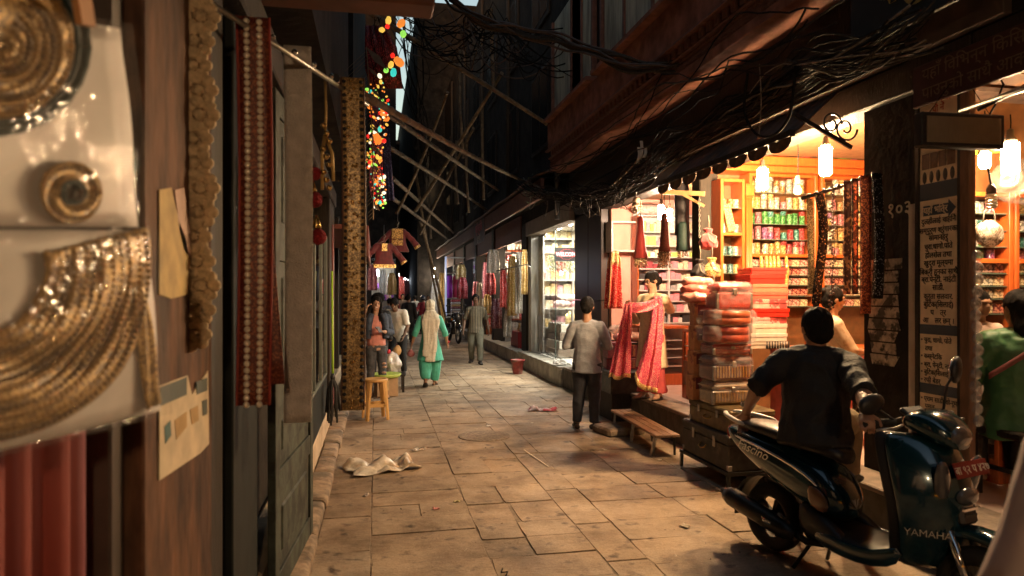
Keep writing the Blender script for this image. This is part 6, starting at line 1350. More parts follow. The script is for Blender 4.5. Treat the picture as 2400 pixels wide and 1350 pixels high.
# ------------------------------------------------------------------ scooter
M_teal_paint = mat('dark_teal_gloss', (.004, .035, .05), .18, .3, var=.05, coat=1.0); M_black_plastic = mat('black_plastic', (.014, .014, .015), .45, var=.15, scale=20); M_rubber = mat('tyre_rubber', (.018, .017, .016), .85, var=.3, scale=30, bump=.3)
M_seat = mat('black_vinyl', (.012, .011, .012), .4, var=.1, bump=.1); M_chrome = mat('chrome', (.7, .7, .7), .12, 1.0, var=0); M_lens = mat('clear_lens', (.07, .07, .075), .05, .0, var=0, coat=1); M_amber = mat('amber_lens', (.6, .2, .02), .15, var=0); M_redlens = mat('red_lens', (.4, .01, .01), .15, var=0)
M_dusty = mat('dusty_engine', (.045, .04, .036), .6, .5, var=.4, scale=14)
SFW = Vector((.265, -.964, 0)).normalized(); SANG = math.atan2(SFW.y, SFW.x)
SORG = Vector((2.53, 4.0, 0))
def S2W(x, y, z): l = Vector((-SFW.y, SFW.x, 0)); return SORG + SFW * x + l * y + Vector((0, 0, z))
sco = thing('scooter', 'dark teal motor scooter parked at right with a man sitting on it', 'scooter', SORG, SANG)
def wheel(parent, x, r=.215, w=.10, spokes=5, alloy=M_metal):
    Mx = Matrix.Rotation(R(90), 3, 'X'); g = parent
    wl = thing('wheel', None, None, (x, 0, r)); wl.parent = g
    part(wl, 'tyre', M_rubber, lambda b: b.lathe([(r * .66, -w * .38), (r * .80, -w * .5), (r * .94, -w * .42), (r, -w * .18), (r, w * .18), (r * .94, w * .42), (r * .80, w * .5), (r * .66, w * .38)], 30, M=Mx, cap=False))
    def rim(b):
        b.lathe([(r * .67, -w * .40), (r * .60, -w * .34), (r * .60, w * .34), (r * .67, w * .40)], 30, M=Mx, cap=False); b.lathe([(.0, -w * .45), (.045, -w * .45), (.045, w * .45), (0, w * .45)], 14, M=Mx)
        for k in range(spokes): a = 2 * math.pi * k / spokes; b.bar((math.cos(a) * .04, 0, math.sin(a) * .04), (math.cos(a) * r * .61, 0, math.sin(a) * r * .61), .03, .035, up=(0, 1, 0))
    part(wl, 'rim', alloy, rim); return wl
wheel(sco, 0.0, alloy=M_dusty); wheel(sco, 1.27, alloy=M_dusty)
def loft(parent, name, m, secs, n=14, cap=True, sub=1, closed=True, pw=2.6, half=None):
    # secs: (x, zc, half width, half height, y offset) superellipse sections along x
    b = MB(); rings = []
    for (x, zc, hw, hh, *r) in secs:
        yo = r[0] if r else 0; ring = []
        for j in range(n):
            a = 2 * math.pi * j / n; c, s = math.cos(a), math.sin(a)
            ring.append(Vector((x + (r[1] * s if len(r) > 1 else 0), yo + math.copysign(abs(c) ** (2 / pw), c) * hw, zc + math.copysign(abs(s) ** (2 / pw), s) * hh)))
        rings.append(ring)
    b.rings(rings, cap, True); return b.build(name, m, parent, sub=sub)
# tail body: sweeps up from under the seat to a pointed tail
body = loft(sco, 'rear_body', M_teal_paint, [(-.36, .73, .045, .02), (-.33, .72, .085, .045), (-.20, .68, .135, .085), (-.02, .63, .165, .12), (.18, .58, .18, .15), (.34, .54, .18, .16), (.46, .50, .165, .15), (.54, .46, .13, .11), (.60, .42, .06, .05)], 16)
for g in (-1, 1):
    loft(body, 'side_spear', M_chrome, [(-.24, .715, .006, .008, g * .125), (0, .69, .008, .010, g * .160), (.22, .655, .008, .010, g * .182), (.40, .60, .006, .012, g * .182), (.47, .54, .004, .008, g * .168)], 8)
    loft(sco, 'turn_signal', M_amber if g > 0 else mat('clear_amber', (.16, .07, .03), .1, var=0, coat=1), [(.40, .50, .012, .055, g * .178), (.47, .47, .016, .075, g * .172), (.53, .44, .010, .04, g * .15)], 10)
    loft(sco, 'lower_cowl', M_black_plastic, [(.30, .36, .05, .10, g * .13), (.48, .30, .05, .09, g * .14), (.66, .25, .05, .05, g * .15)], 12)
part(sco, 'tail_light', M_redlens, lambda b: b.box((-.352, 0, .70), (.03, .11, .06), bev=.01))
seat = loft(sco, 'seat', M_seat, [(-.26, .775, .05, .015), (-.22, .79, .10, .03), (-.05, .785, .135, .042), (.12, .775, .145, .048), (.22, .755, .135, .05), (.38, .745, .135, .045), (.50, .735, .10, .04), (.56, .70, .06, .05)], 16)
loft(sco, 'grab_rail', mat('white_rail', (.6, .58, .55), .3, var=.05), [(-.10, .80, .012, .014, -.15), (-.22, .815, .016, .016, -.135), (-.34, .83, .02, .014, -.09), (-.40, .835, .03, .012, -.03)], 10); loft(sco, 'grab_rail', MATS['white_rail'], [(-.10, .80, .012, .014, .15), (-.22, .815, .016, .016, .135), (-.34, .83, .02, .014, .09), (-.40, .835, .03, .012, .03)], 10)
# rear mudguard, engine case, exhaust, stand
part(sco, 'rear_mudguard', M_black_plastic, lambda b: b.grid(lambda u, v: ((math.cos(R(60 + 130 * u))) * .27, (v - .5) * .15, .215 + math.sin(R(60 + 130 * u)) * .27), 12, 3), thick=.01)
part(sco, 'engine_case', M_dusty, lambda b: (b.box((.18, .09, .24), (.5, .09, .15), bev=.03), b.lathe([(.0, -.08), (.10, -.08), (.10, .03), (0, .03)], 18, (.34, 0, .25), M=Matrix.Rotation(R(90), 3, 'X')), b.box((.36, 0, .30), (.2, .2, .18), bev=.03)))
part(sco, 'muffler', mat('muffler_black', (.03, .028, .026), .4, .6, var=.2), lambda b: (b.tube([(.46, -.09, .20), (.36, -.13, .19), (.26, -.145, .22)], .022, 8), b.tube([(.30, -.15, .20), (.22, -.155, .22), (-.20, -.165, .31), (-.25, -.165, .32)], [.03, .058, .062, .045], 14), b.tube([(-.24, -.165, .318), (-.29, -.165, .33)], .02, 10)))
part(sco, 'heat_shield', M_chrome, lambda b: b.tube([(.16, -.165, .235), (-.10, -.172, .29)], [(.05, .05), (.05, .05)], 14))
part(sco, 'centre_stand', M_blackmetal, lambda b: b.tube([(.28, -.15, .01), (.35, -.09, .16), (.36, .09, .16), (.28, .15, .01)], .012, 6))
part(sco, 'footrest', M_blackmetal, lambda b: b.tube([(.22, -.2, .32), (.32, -.26, .33)], .012, 6))
# floorboard and front shield
loft(sco, 'floorboard', M_black_plastic, [(.46, .30, .15, .05), (.62, .27, .19, .04), (.84, .27, .19, .04), (.92, .30, .17, .05)], 14)
for g in (-1, 1): loft(sco, 'floor_trim', M_teal_paint, [(.42, .28, .02, .05, g * .165), (.62, .245, .018, .045, g * .195), (.84, .25, .018, .045, g * .195), (.98, .33, .02, .06, g * .175)], 10)
def apron_sec(z, xc, w, d): return [Vector((xc + d * (1 - (2 * u - 1) ** 2) - .10 * abs(2 * u - 1) ** 2.5, (u - .5) * 2 * w, z)) for u in [k / 14 for k in range(15)]]
A = [apron_sec(z, xc, w, d) for z, xc, w, d in ((.26, 1.03, .13, .02), (.34, 1.06, .17, .05), (.46, 1.09, .22, .08), (.60, 1.09, .245, .11), (.74, 1.06, .25, .12), (.86, 1.01, .22, .11), (.94, .97, .17, .08))]
b = MB(); b.rings(A, False, True, closed=False); apron = b.build('front_apron', M_teal_paint, sco, thick=.035, sub=1)
b = MB(); b.rings([[p + Vector((-.055, 0, 0)) for p in r] for r in A], False, True, closed=False); b.build('leg_shield', M_black_plastic, sco, thick=.01, sub=1)
for g in (-1, 1):
    def hl(b): b.ball((1.145, g * .115, .715), (.035, .05, .135), 14, 10, Euler((R(-g * 18), R(10), 0)).to_matrix())
    part(apron, 'side_lamp', M_lens, hl)
part(apron, 'beak', M_black_plastic, lambda b: b.box((1.185, 0, .60), (.04, .13, .16), Euler((0, R(-12), 0)), .015)); part(apron, 'front_lamp', M_lens, lambda b: b.ball((1.20, 0, .66), (.03, .085, .045), 12, 8))
for k in range(4): part(apron, 'grille_bar', M_chrome if k == 0 else M_black_plastic, lambda b: b.box((1.21, 0, .60 - .03 * k), (.012, .11 - .012 * k, .012)))
pt = part(sco, 'number_plate', mat('dark_red_plate', (.22, .02, .02), .4, var=.1), lambda b: b.box((1.215, 0, .80), (.008, .26, .075), Euler((0, R(-20), 0))))
text_part(pt, 'lettering', 'बा ९२ प ४२७', M_print, .055, Matrix.Translation((1.222, 0, .80)) @ Euler((R(90), 0, R(90))).to_matrix().to_4x4() @ Matrix.Rotation(R(-20), 4, 'X'), .001)
loft(sco, 'front_fender', M_teal_paint, [(1.02, .40, .055, .03), (1.10, .47, .065, .035), (1.24, .50, .07, .035), (1.38, .475, .068, .035), (1.48, .41, .06, .03), (1.54, .34, .045, .02)], 12)
for g in (-1, 1): part(sco, 'fork_leg', M_chrome if g < 0 else M_metal, lambda b: b.tube([(1.27, g * .085, .215), (1.14, g * .075, .52)], .022, 10))
# handlebar, headlight cowl, mirrors
cowl = loft(sco, 'handlebar_cowl', M_teal_paint, [(.90, .985, .07, .03), (.96, 1.0, .14, .055), (1.03, 1.0, .15, .075), (1.11, .97, .13, .08), (1.17, .935, .09, .06), (1.19, .92, .05, .035)], 16)
part(cowl, 'headlight', M_lens, lambda b: b.ball((1.165, 0, .945), (.035, .085, .055), 14, 10)); part(cowl, 'console', M_black_plastic, lambda b: b.box((.93, 0, 1.03), (.08, .16, .03), Euler((0, R(30), 0)), .01))
part(sco, 'steering_column', M_black_plastic, lambda b: b.tube([(.98, 0, .95), (1.05, 0, .60)], .06, 12))
for g in (-1, 1):
    part(sco, 'grip', M_rubber, lambda b: b.tube([(.96, g * .20, 1.0), (.93, g * .26, 1.0), (.90, g * .37, .99)], .018, 10)); part(sco, 'brake_lever', M_metal, lambda b: b.tube([(.99, g * .19, .99), (1.01, g * .26, .985), (.97, g * .36, .975)], .007, 6))
mr = thing('mirror', None, None); mr.parent = sco
def mirror(y, x, z, rx, face):
    part(sco, 'mirror_stalk', M_blackmetal, lambda b: b.tube([(.97, y * .55, 1.02), (.96, y * .7, z - .08), (x, y, z)], .007, 6))
    m = part(sco, 'mirror', M_black_plastic, lambda b: b.ball((x, y, z), (.028, .078, .052), 14, 10, face)); part(m, 'mirror_glass', mat('mirror_glass', (.8, .75, .7), .03, 1.0, var=0), lambda b: b.ball((Vector((x, y, z)) + face @ Vector((-.016, 0, 0))), (.014, .07, .045), 14, 8, face))
bpy.data.objects.remove(mr)
mirror(-.30, .90, 1.09, 0, Euler((R(18), 0, R(-12))).to_matrix()); mirror(.33, .95, 1.24, 0, Euler((R(70), 0, R(14))).to_matrix())
text_part(sco, 'lettering', 'Fascino', mat('silver_badge', (.6, .6, .58), .25, .9, var=0), .085, Matrix.Translation((-.02, -.173, .66)) @ Euler((R(90), R(10), 0)).to_matrix().to_4x4(), .002, 'CENTER', .35)
text_part(sco, 'lettering', 'YAMAHA', MATS['silver_badge'], .05, Matrix.Translation((1.105, -.165, .47)) @ Euler((R(92), 0, R(38))).to_matrix().to_4x4(), .002)

# man sitting sideways on the scooter
hipw = S2W(.30, .02, 0)
P = Person('man in black shirt and khaki trousers sitting sideways on the scooter', hipw, (.66, .75), 1.70, M_skin, 1.10, voxel=.009, head=(4, 0, 34))
V = Vector; P.J['pel'] = V((0, .02, .85)); P.J['chest'] = V((0, -.03, 1.105)); P.J['neck'] = V((0, -.06, 1.305)); P.J['head'] = V((.01, -.09, 1.44))
P.J['shL'] = V((.182, -.03, 1.228)); P.J['shR'] = V((-.182, -.03, 1.222))
P.J['wrL'] = P.loc_of(S2W(-.19, -.05, .865)); P.J['elL'] = P.loc_of(at_t(1780, 900, 4.22))
P.J['wrR'] = P.loc_of(S2W(.865, -.30, 1.045)); P.J['elR'] = P.loc_of(at_t(2025, 925, 3.75))
for sd, g in (('L', 1), ('R', -1)): P.J['hip' + sd] = V((.09 * g, -.02, .87)); P.J['kn' + sd] = V((.16 * g, -.44, .84 + .02 * g)); P.J['an' + sd] = V((.15 * g, -.50, .46))
P.hand['L'] = (.1, .2, -1); P.hand['R'] = tuple(P.loc_of(S2W(.92, -.36, 1.0)) - P.J['wrR']); P.curl['R'] = 1.3; P.palm['R'] = (0, 0, -1); P.palm['L'] = (0, 1, 0); P.curl['L'] = .3
P.make_body(); P.shirt(M_blackcloth, 1.05, .018, 'shirt', 0, (.016, 7, (1, 1, .9)), True, .012, .03); P.trousers(M_khaki, .014, 1.95, .012); P.shoes(M_shoe); P.hair_cap()
part(P.o, 'watch', M_metal, lambda b: b.lathe([(.036, -.016), (.038, 0), (.036, .016)], 14, P.J['wrL'] + Vector((0, 0, .05)), cap=False))

# ------------------------------------------------------------------ motorcycle parked further up
mc_ = thing('motorcycle', 'black motorcycle parked facing us beside the far shop step', 'motorcycle', gr(1062, 806) + Vector((0, 1.3, 0)), R(-90 + 8))
wheel(mc_, 0, .30, .10, 6); wheel(mc_, 1.30, .30, .085, 6)
loft(mc_, 'fuel_tank', mat('black_gloss', (.012, .012, .014), .15, var=0, coat=1), [(.52, .86, .07, .05), (.62, .88, .13, .10), (.82, .91, .15, .12), (.94, .90, .12, .10), (1.0, .87, .06, .05)], 14)
loft(mc_, 'seat', M_seat, [(-.28, .84, .07, .03), (-.1, .83, .12, .05), (.3, .81, .13, .05), (.55, .82, .08, .04)], 12)
part(mc_, 'engine', M_dusty, lambda b: (b.box((.62, 0, .42), (.36, .24, .26), bev=.04), b.box((.72, 0, .62), (.16, .17, .22), bev=.02)))
part(mc_, 'frame', M_blackmetal, lambda b: (b.bar((.0, .1, .30), (.55, .1, .38), .03, .05), b.bar((.0, -.1, .30), (.55, -.1, .38), .03, .05), b.bar((1.02, 0, .88), (.74, 0, .35), .04, .05), b.bar((-.1, 0, .75), (.9, 0, .80), .05, .06)))
for g in (-1, 1): part(mc_, 'fork_leg', M_chrome, lambda b: b.tube([(1.30, g * .08, .30), (1.08, g * .09, .95)], .022, 8)); part(mc_, 'indicator', M_amber, lambda b: b.ball((1.18, g * .2, .80), .03, 8, 6))
part(mc_, 'headlight', M_lens, lambda b: b.ball((1.20, 0, .88), (.07, .09, .09), 14, 10)); part(mc_, 'headlight_cowl', MATS['black_gloss'], lambda b: b.ball((1.14, 0, .93), (.09, .12, .12), 14, 10))
part(mc_, 'front_fender', MATS['black_gloss'], lambda b: b.grid(lambda u, v: (1.30 + math.cos(R(20 + 130 * u)) * .34, (v - .5) * .11, .30 + math.sin(R(20 + 130 * u)) * .34), 10, 3), thick=.008)
part(mc_, 'handlebar', M_blackmetal, lambda b: b.tube([(.92, -.36, 1.03), (.98, -.22, 1.07), (1.06, 0, 1.0), (.98, .22, 1.07), (.92, .36, 1.03)], .014, 8))
for g in (-1, 1): part(mc_, 'mirror', M_black_plastic, lambda b: (b.tube([(.98, g * .22, 1.06), (1.0, g * .28, 1.24)], .006, 5), b.ball((1.0, g * .3, 1.27), (.02, .06, .04), 10, 8)))
part(mc_, 'exhaust', M_chrome, lambda b: b.tube([(.75, -.12, .40), (.6, -.16, .24), (.2, -.18, .26), (-.25, -.18, .34)], [.02, .025, .04, .045], 10))
part(mc_, 'rear_fender', MATS['black_gloss'], lambda b: b.grid(lambda u, v: (math.cos(R(60 + 110 * u)) * .34, (v - .5) * .13, .30 + math.sin(R(60 + 110 * u)) * .34), 10, 3), thick=.008)
# ------------------------------------------------------------------ cables
def sag_pts(pts, n=14, jitter=.0, rg=random, droop=.0):
    out = []; P_ = [Vector(p) for p in pts]
    for i in range(len(P_) - 1):
        p0 = P_[max(i - 1, 0)]; p1 = P_[i]; p2 = P_[i + 1]; p3 = P_[min(i + 2, len(P_) - 1)]
        for k in range(n):
            t = k / n; q = .5 * ((2 * p1) + (-p0 + p2) * t + (2 * p0 - 5 * p1 + 4 * p2 - p3) * t * t + (-p0 + 3 * p1 - 3 * p2 + p3) * t ** 3)
            q = q + Vector((0, 0, -droop * math.sin(math.pi * t))); out.append(q)
    out.append(P_[-1])
    if jitter: out = [q + Vector((mnoise.noise(q * 2 + Vector((jitter * 99, 0, 0))), 0, mnoise.noise(q * 2.3 + Vector((0, jitter * 77, 0))))) * jitter for q in out]
    return out
CM = [M_cable, M_cable, M_cable, M_cable2, M_cable, M_cable, M_cable2, M_cable3]
def bundle(label, path, count, spread, r, n=10, droop=(0, .25), mats=CM, seed=1):
    o = thing('cable_bundle', label, 'cables', path[0]); rg = random.Random(seed); base = Vector(path[0])
    for i in range(count):
        off = [Vector((rg.gauss(0, spread), rg.gauss(0, spread * .6), rg.gauss(0, spread))) for _ in path]
        pts = sag_pts([Vector(p) + q for p, q in zip(path, off)], n, .04 + .03 * rg.random(), droop=rg.uniform(*droop)); mi = rg.choice(mats)
        part(o, 'cable', mi, lambda b: b.tube([p - base for p in pts], r * rg.uniform(.6, 1.3), 5))
    return o
XP = 2.86
bundle('thick sagging bundle of black cables along the right facade', [at_x(1225, 432, XP), at_x(1300, 450, XP), at_x(1400, 448, XP), at_x(1480, 412, XP), at_x(1570, 345, XP), at_x(1700, 262, XP), at_x(1900, 160, XP), at_x(2150, 60, XP)], 30, .075, .0065, 7, (0, .10), seed=4)
bundle('loose upper cables fanning along the red cornice', [at_x(1290, 420, 2.8), at_x(1430, 330, 2.8), at_x(1560, 225, 2.75), at_x(1720, 150, 2.7), at_x(1950, 60, 2.7)], 7, .12, .006, 9, (0, .2), seed=9)
bundle('heavy brown cables crossing the lane at the top of the picture', [at_t(1050, -10, 8.5), at_t(1120, 50, 8.2), at_t(1290, 85, 8), at_t(1500, 152, 7.4), at_t(1650, 130, 6.8), at_t(1790, -20, 6.2)], 7, .035, .016, 9, (0, .05), [M_cable, mat('brown_cable', (.07, .045, .035), .6, var=.3), M_cable2], 6)
bundle('tangle of black wires hanging over the middle of the lane', [at_t(960, 40, 11), at_t(1060, 95, 10.5), at_t(1150, 60, 10), at_t(1280, 110, 9.5)], 22, .22, .009, 9, (0, .5), [M_cable, M_cable, MATS['brown_cable']], 12)
bundle('cables dropping between the scaffold poles on the left', [at_t(955, 20, 13), at_t(970, 160, 13), at_t(985, 300, 14), at_t(1000, 430, 15)], 12, .16, .009, 8, (0, .1), [M_cable], 14)
o = thing('cable_loop', 'loose black cable loop hanging above the scalloped awning', 'cable', at_x(1745, 250, 2.75)); b0 = Vector(o.location)
part(o, 'cable', M_cable, lambda b: b.tube([p - b0 for p in sag_pts([at_x(1752, 170, 2.75), at_x(1745, 260, 2.75), at_x(1770, 312, 2.75), at_x(1810, 318, 2.75), at_x(1850, 270, 2.75), at_x(1865, 150, 2.75)], 8)], .010, 6)); part(o, 'cord', M_cable3, lambda b: b.tube([p - b0 for p in sag_pts([at_x(1780, 150, 2.76), at_x(1784, 240, 2.76), at_x(1778, 325, 2.76)], 6)], [.004] * 12 + [.016], 6))
# frayed wire ends and paper tags under the bundle
o = thing('frayed_wires', 'pale frayed wire ends hanging over the glazed shop front', 'wires', at_x(1340, 450, 2.84)); b0 = Vector(o.location); rg = random.Random(8)
for k in range(30):
    px = rg.uniform(1240, 1480); y0 = 455 - abs(px - 1350) * .12; l = rg.uniform(15, 60)
    part(o, 'wire', rg.choice((M_cable3, M_cable2, M_cable2, M_cable)), lambda b: b.tube([p - b0 for p in sag_pts([at_x(px, y0, XP), at_x(px + rg.uniform(-14, 14), y0 + l * .4, XP - .05), at_x(px + rg.uniform(-18, 18), y0 + l, XP - .1), at_x(px + rg.uniform(-30, 30), y0 + l * rg.uniform(.3, 1), XP - .05)], 5)], .0045, 4))
for i, (px, py, l) in enumerate(((1503, 330, 45), (1497, 345, 40), (1512, 345, 25))):
    p0 = at_x(px, py, XP - .06); tag(MB().grid(lambda u, v: Vector(((u - .5) * .035 + .01 * math.sin(v * 5), .01 * math.sin(v * 7), -.0045 * l * v)), 2, 8).build('paper_tag', mat('white_ribbon', (.6, .56, .5), .7, var=.1), None, p0, thick=.002), ('longest white ribbon tag hanging from the cables', 'thin white ribbon beside the longest one', 'short white ribbon at the right of the ribbon group')[i], 'ribbon')
o = thing('creeper', 'small green creeper caught in the cables at the corner of the bay', 'plant', at_x(1245, 445, 2.85)); rg = random.Random(4)
b = MB()
for k in range(70):
    c = Vector((rg.gauss(0, .08), rg.gauss(0, .1), rg.gauss(0, .12))); a = rg.random() * 6.3; d1 = Vector((math.cos(a), math.sin(a), rg.uniform(-.6, .3))) * .045; d2 = Vector((-math.sin(a), math.cos(a), .3)) * .018; b.add([c, c + d1 * .5 + d2, c + d1, c + d1 * .5 - d2], [(0, 1, 2, 3)], True)
b.build('leaves', mat('creeper_green', (.07, .12, .04), .6, var=.3), o, kind='stuff'); part(o, 'stem', M_darkwood, lambda b: b.tube([(0, 0, .2), (.02, 0, 0), (0, .02, -.22)], .006, 5))

# ------------------------------------------------------------------ bamboo scaffold
def bamboo(label, a, c, r=.04):
    a, c = Vector(a), Vector(c); L_ = (c - a).length; n = max(3, int(L_ / .42)); pts, rr = [], []
    bend = Vector((jit(.05), jit(.05), jit(.05)))
    for k in range(n):
        for (t, q) in ((0, 1.0), (.04, .9), (.5, .88), (.93, .9), (.97, 1.12)):
            u = (k + t) / n; pts.append(a.lerp(c, u) + bend * math.sin(math.pi * u) - a); rr.append(r * 1.12 * q * (1 - .25 * u))
    o = thing('bamboo_pole', label, 'bamboo pole', a, 0, 'bamboo scaffold poles over the lane'); part(o, 'cane', M_bamboo, lambda b: b.tube(pts, rr, 8)); return o
bamboo('highest bamboo pole slanting across the lane to the red bay corner', at_t(850, 20, 10.4), at_t(1283, 291, 12.15), .045)
bamboo('long bamboo pole slanting from the string lights to the right facade', at_t(786, 184, 5.8), at_t(1226, 424, 14.6), .038)
bamboo('bamboo pole slanting just below the long one', at_t(908, 268, 9.5), at_t(1168, 446, 16.5), .038)
bamboo('third parallel bamboo pole lower over the lane', at_t(900, 338, 11), at_t(1140, 492, 19), .038)
bamboo('pale bamboo pole low over the lane', at_t(920, 418, 13), at_t(1062, 545, 24), .042)
bamboo('lowest bamboo pole near the eave line', at_t(918, 463, 14), at_t(1048, 560, 26), .042)
bamboo('rising bamboo pole crossing the others from low left to upper right', at_t(974, 494, 16), at_t(1177, 170, 12.2), .042)
bamboo('short crossing pole tied low between the slanting poles', at_t(985, 548, 20), at_t(1110, 300, 15), .04); bamboo('thin crossing cane near the left string lights', at_t(930, 500, 15), at_t(1050, 215, 12.5), .034)
bamboo('upright bamboo pole hanging down to the crossing', at_t(1150, 20, 12), at_t(1157, 212, 12.3), .04)
bamboo('upright bamboo pole in the middle of the scaffold', at_t(1078, 120, 14), at_t(1086, 372, 14), .036)
bamboo('leaning bamboo prop standing in the lane', at_t(972, 390, 22), gr(1042, 790), .05); bamboo('second leaning bamboo prop beside the first', at_t(986, 520, 21), gr(1050, 793) + Vector((.1, 0, 0)), .05)
bamboo('thin upright cane at the dark end of the lane', at_t(1002, 300, 24), at_t(1010, 560, 24), .05)
for i, (px, y0, y1, x) in enumerate(((1070, 330, 480, 17), (1095, 300, 500, 15.5), (1130, 250, 470, 15))): bamboo('upright cane against the right upper wall, %s from the red bay' % ('third', 'second', 'first')[i], at_t(px, y0, x), at_t(px + 4, y1, x), .035)

# ------------------------------------------------------------------ string lights and cloth on the left
ECOL = {'orange': (1, .28, .04), 'yellow': (1, .62, .10), 'red': (1, .03, .02), 'green': (.35, .9, .12), 'teal': (.05, .7, .6), 'white': (1, .85, .6)}
EM = {k: mat('fairy_' + k, c, emit=(.22 if k != 'white' else .35), ecol=c, var=0) for k, c in ECOL.items()}
EME = {k: MB().lathe([(.0, -.03), (.014, -.025), (.022, 0), (.016, .022), (.0, .03)], 7, cap=False).mesh('bulb', m) for k, m in EM.items()}
sl = thing('string_lights', 'cascade of coloured string lights hanging in a column on the left', 'string lights', at_t(888, 60, 7.5)); S0 = Vector(sl.location); rg = random.Random(21)
def sbulb(px, py, t, k=None, s=1.0):
    q = put('bulb', EME[k or rg.choice(('orange', 'orange', 'yellow', 'orange', 'red', 'yellow', 'green', 'white', 'teal'))], sl, at_t(px, py, t) - S0, (rg.random() * 6, rg.random() * 3, 0)); q.scale = [s * rg.uniform(.6, 1.05)] * 3
for (px, py, k, s) in ((895, 70, 'yellow', 1.6), (940, 55, 'orange', 2.0), (908, 62, 'red', 1.5), (945, 80, 'green', 2.2), (910, 48, 'yellow', 1.6), (920, 130, 'red', 2.0), (935, 145, 'orange', 2.2), (922, 170, 'teal', 2.2), (916, 152, 'yellow', 1.4), (905, 165, 'green', 1.4), (890, 178, 'white', 1.5), (902, 255, 'orange', 2.2), (907, 258, 'red', 1.8), (900, 330, 'red', 1.8), (885, 325, 'orange', 2.2)): sbulb(px, py, 7.4, k, s)
for k in range(220):
    py = 190 + 300 * rg.random() ** .9; w = 26 * (1 - .45 * (py - 190) / 300); sbulb(884 + 6 * math.sin(py * .03) + rg.uniform(-w, w), py, 7.5 + rg.uniform(-.12, .12), None, rg.choice((.4, .5, .65, .9, 1.15)))
for k in range(5): part(sl, 'wire', M_cable, lambda b: b.tube([at_t(884 + rg.uniform(-20, 20), y, 7.55) - S0 for y in range(40, 500, 30)], .004, 4))
def cloth_strip(label, pts, t, m, cat='cloth', name='hanging_cloth'):
    # pts: (px_left, px_right, py) rows
    o = thing(name, label, cat, at_t((pts[0][0] + pts[0][1]) / 2, pts[0][2], t)); b0 = Vector(o.location); rings = []
    for a, c, y in pts: rings.append([at_t(a + (c - a) * k / 10, y, t + .03 * math.sin(k * 2.1 + y * .05)) - b0 for k in range(11)])
    b = MB(); b.rings(rings, False, True, closed=False); b.build('cloth', m, o, thick=.008); return o
cloth_strip('magenta cloth hanging behind the string lights', [(868, 898, 320), (866, 897, 380), (864, 896, 430), (872, 892, 470)], 7.7, sequin_mat('magenta_cloth', (.30, .05, .16), (.6, .25, .4), 60, .5, .2, .2))
cloth_strip('navy blue cloth hanging behind the string lights', [(894, 912, 300), (896, 918, 380), (898, 924, 470)], 7.8, sequin_mat('navy_cloth', (.02, .025, .12), (.2, .25, .6), 90, .5, .1, .2))
cloth_strip('dark red sequined cloth high on the left under the sky gap', [(856, 900, 60), (855, 930, 110), (856, 938, 160), (868, 944, 208)], 7.9, sequin_mat('wine_sequins', (.14, .008, .014), (.6, .08, .08), 90, .35, .2, .3))
cloth_strip('purple velvet cloth between the magenta and the wine cloth', [(870, 902, 230), (870, 900, 280), (872, 898, 322)], 7.75, mat('purple_velvet', (.10, .02, .12), .6, var=.2, sheen=.5))
# dried palm frond garland
fg = thing('frond_garland', 'dried palm frond garland hanging beside the string lights', 'garland', at_t(856, 120, 6.6)); F0 = Vector(fg.location); M_frond = mat('dry_frond', (.20, .145, .09), .75, var=.3)
spine = lambda v: at_t(858 + 6 * math.sin(v * 3) + 16 * v, 110 + 405 * v, 6.6)
part(fg, 'stem', M_frond, lambda b: b.tube([spine(k / 20) - F0 for k in range(21)], .006, 5))
for k in range(44):
    v = k / 44; c = spine(v) - F0; l = .16 * (1 - .55 * v) * (1.6 if k < 4 else 1) * rg.uniform(.8, 1.1); g = -1 if k % 5 else 1
    def leaf(b):
        d = Vector((g * l * .75, -.02, -l * .8)); w = Vector((.012, 0, .012)) * (1 if k > 3 else 2.2); b.add([c, c + d * .5 + w, c + d, c + d * .5 - w], [(0, 1, 2, 3)], False)
    part(fg, 'leaf', M_frond, leaf, thick=.003)
# two velvet kurtas on hangers
M_velvet = mat('wine_velvet', (.12, .008, .015), .65, var=.25, sheen=.5); M_emb = sequin_mat('gold_embroidery', (.40, .22, .06), (1, .72, .3), 70, .35, .5)
for i, (px, py, t, sc, lab) in enumerate(((900, 562, 11.5, 1.0, 'wine velvet child kurta with gold borders hanging on the left'), (932, 530, 12.3, 1.05, 'wine velvet blouse with gold embroidered yoke hanging behind the kurta'))):
    o = thing('hanging_kurta', lab, 'garment', at_t(px, py, t), R(8 - 14 * i)); b = MB()
    b.tube([(0, 0, -.06), (0, 0, -.2), (0, 0, -.34), (0, 0, -.46)], [(.12 * sc, .04), (.14 * sc, .05), (.15 * sc, .05), (.20 * sc, .06)], 14, up=(0, -1, 0))
    for g in (-1, 1): b.tube([(g * .1, 0, -.09), (g * .24 * sc, 0, -.24), (g * .34 * sc, 0, -.38)], [(.05, .035), (.05, .035), (.055, .04)], 10, up=(0, -1, 0))
    k = blob('cloth', b, M_velvet, o, .012, 2, (.008, 10, (1, 1, .5)))
    for z, w, hh in ((-.445, .19 * sc, .03), (-.13, .045, .13)) if i == 0 else ((-.14, .10, .09), (-.30, .10, .05), (-.26, .02, .02)): part(o, 'gold_border', M_emb, lambda b: b.box((0, -.058 - .012 * (z < -.4), z), (w * 2, .008, hh * 2 if hh < .1 else hh), bev=.003))
    for g in (-1, 1): part(o, 'cuff', M_emb, lambda b: b.tube([(g * .32 * sc, 0, -.355), (g * .345 * sc, 0, -.39)], [(.06, .046), (.06, .046)], 12, up=(0, -1, 0)))
    part(o, 'hanger', M_metal, lambda b: b.tube([(-.12, 0, -.08), (0, 0, -.02), (.0, 0, .03), (.03, 0, .06), (.0, 0, .09), (0, 0, .25)], .006, 5))
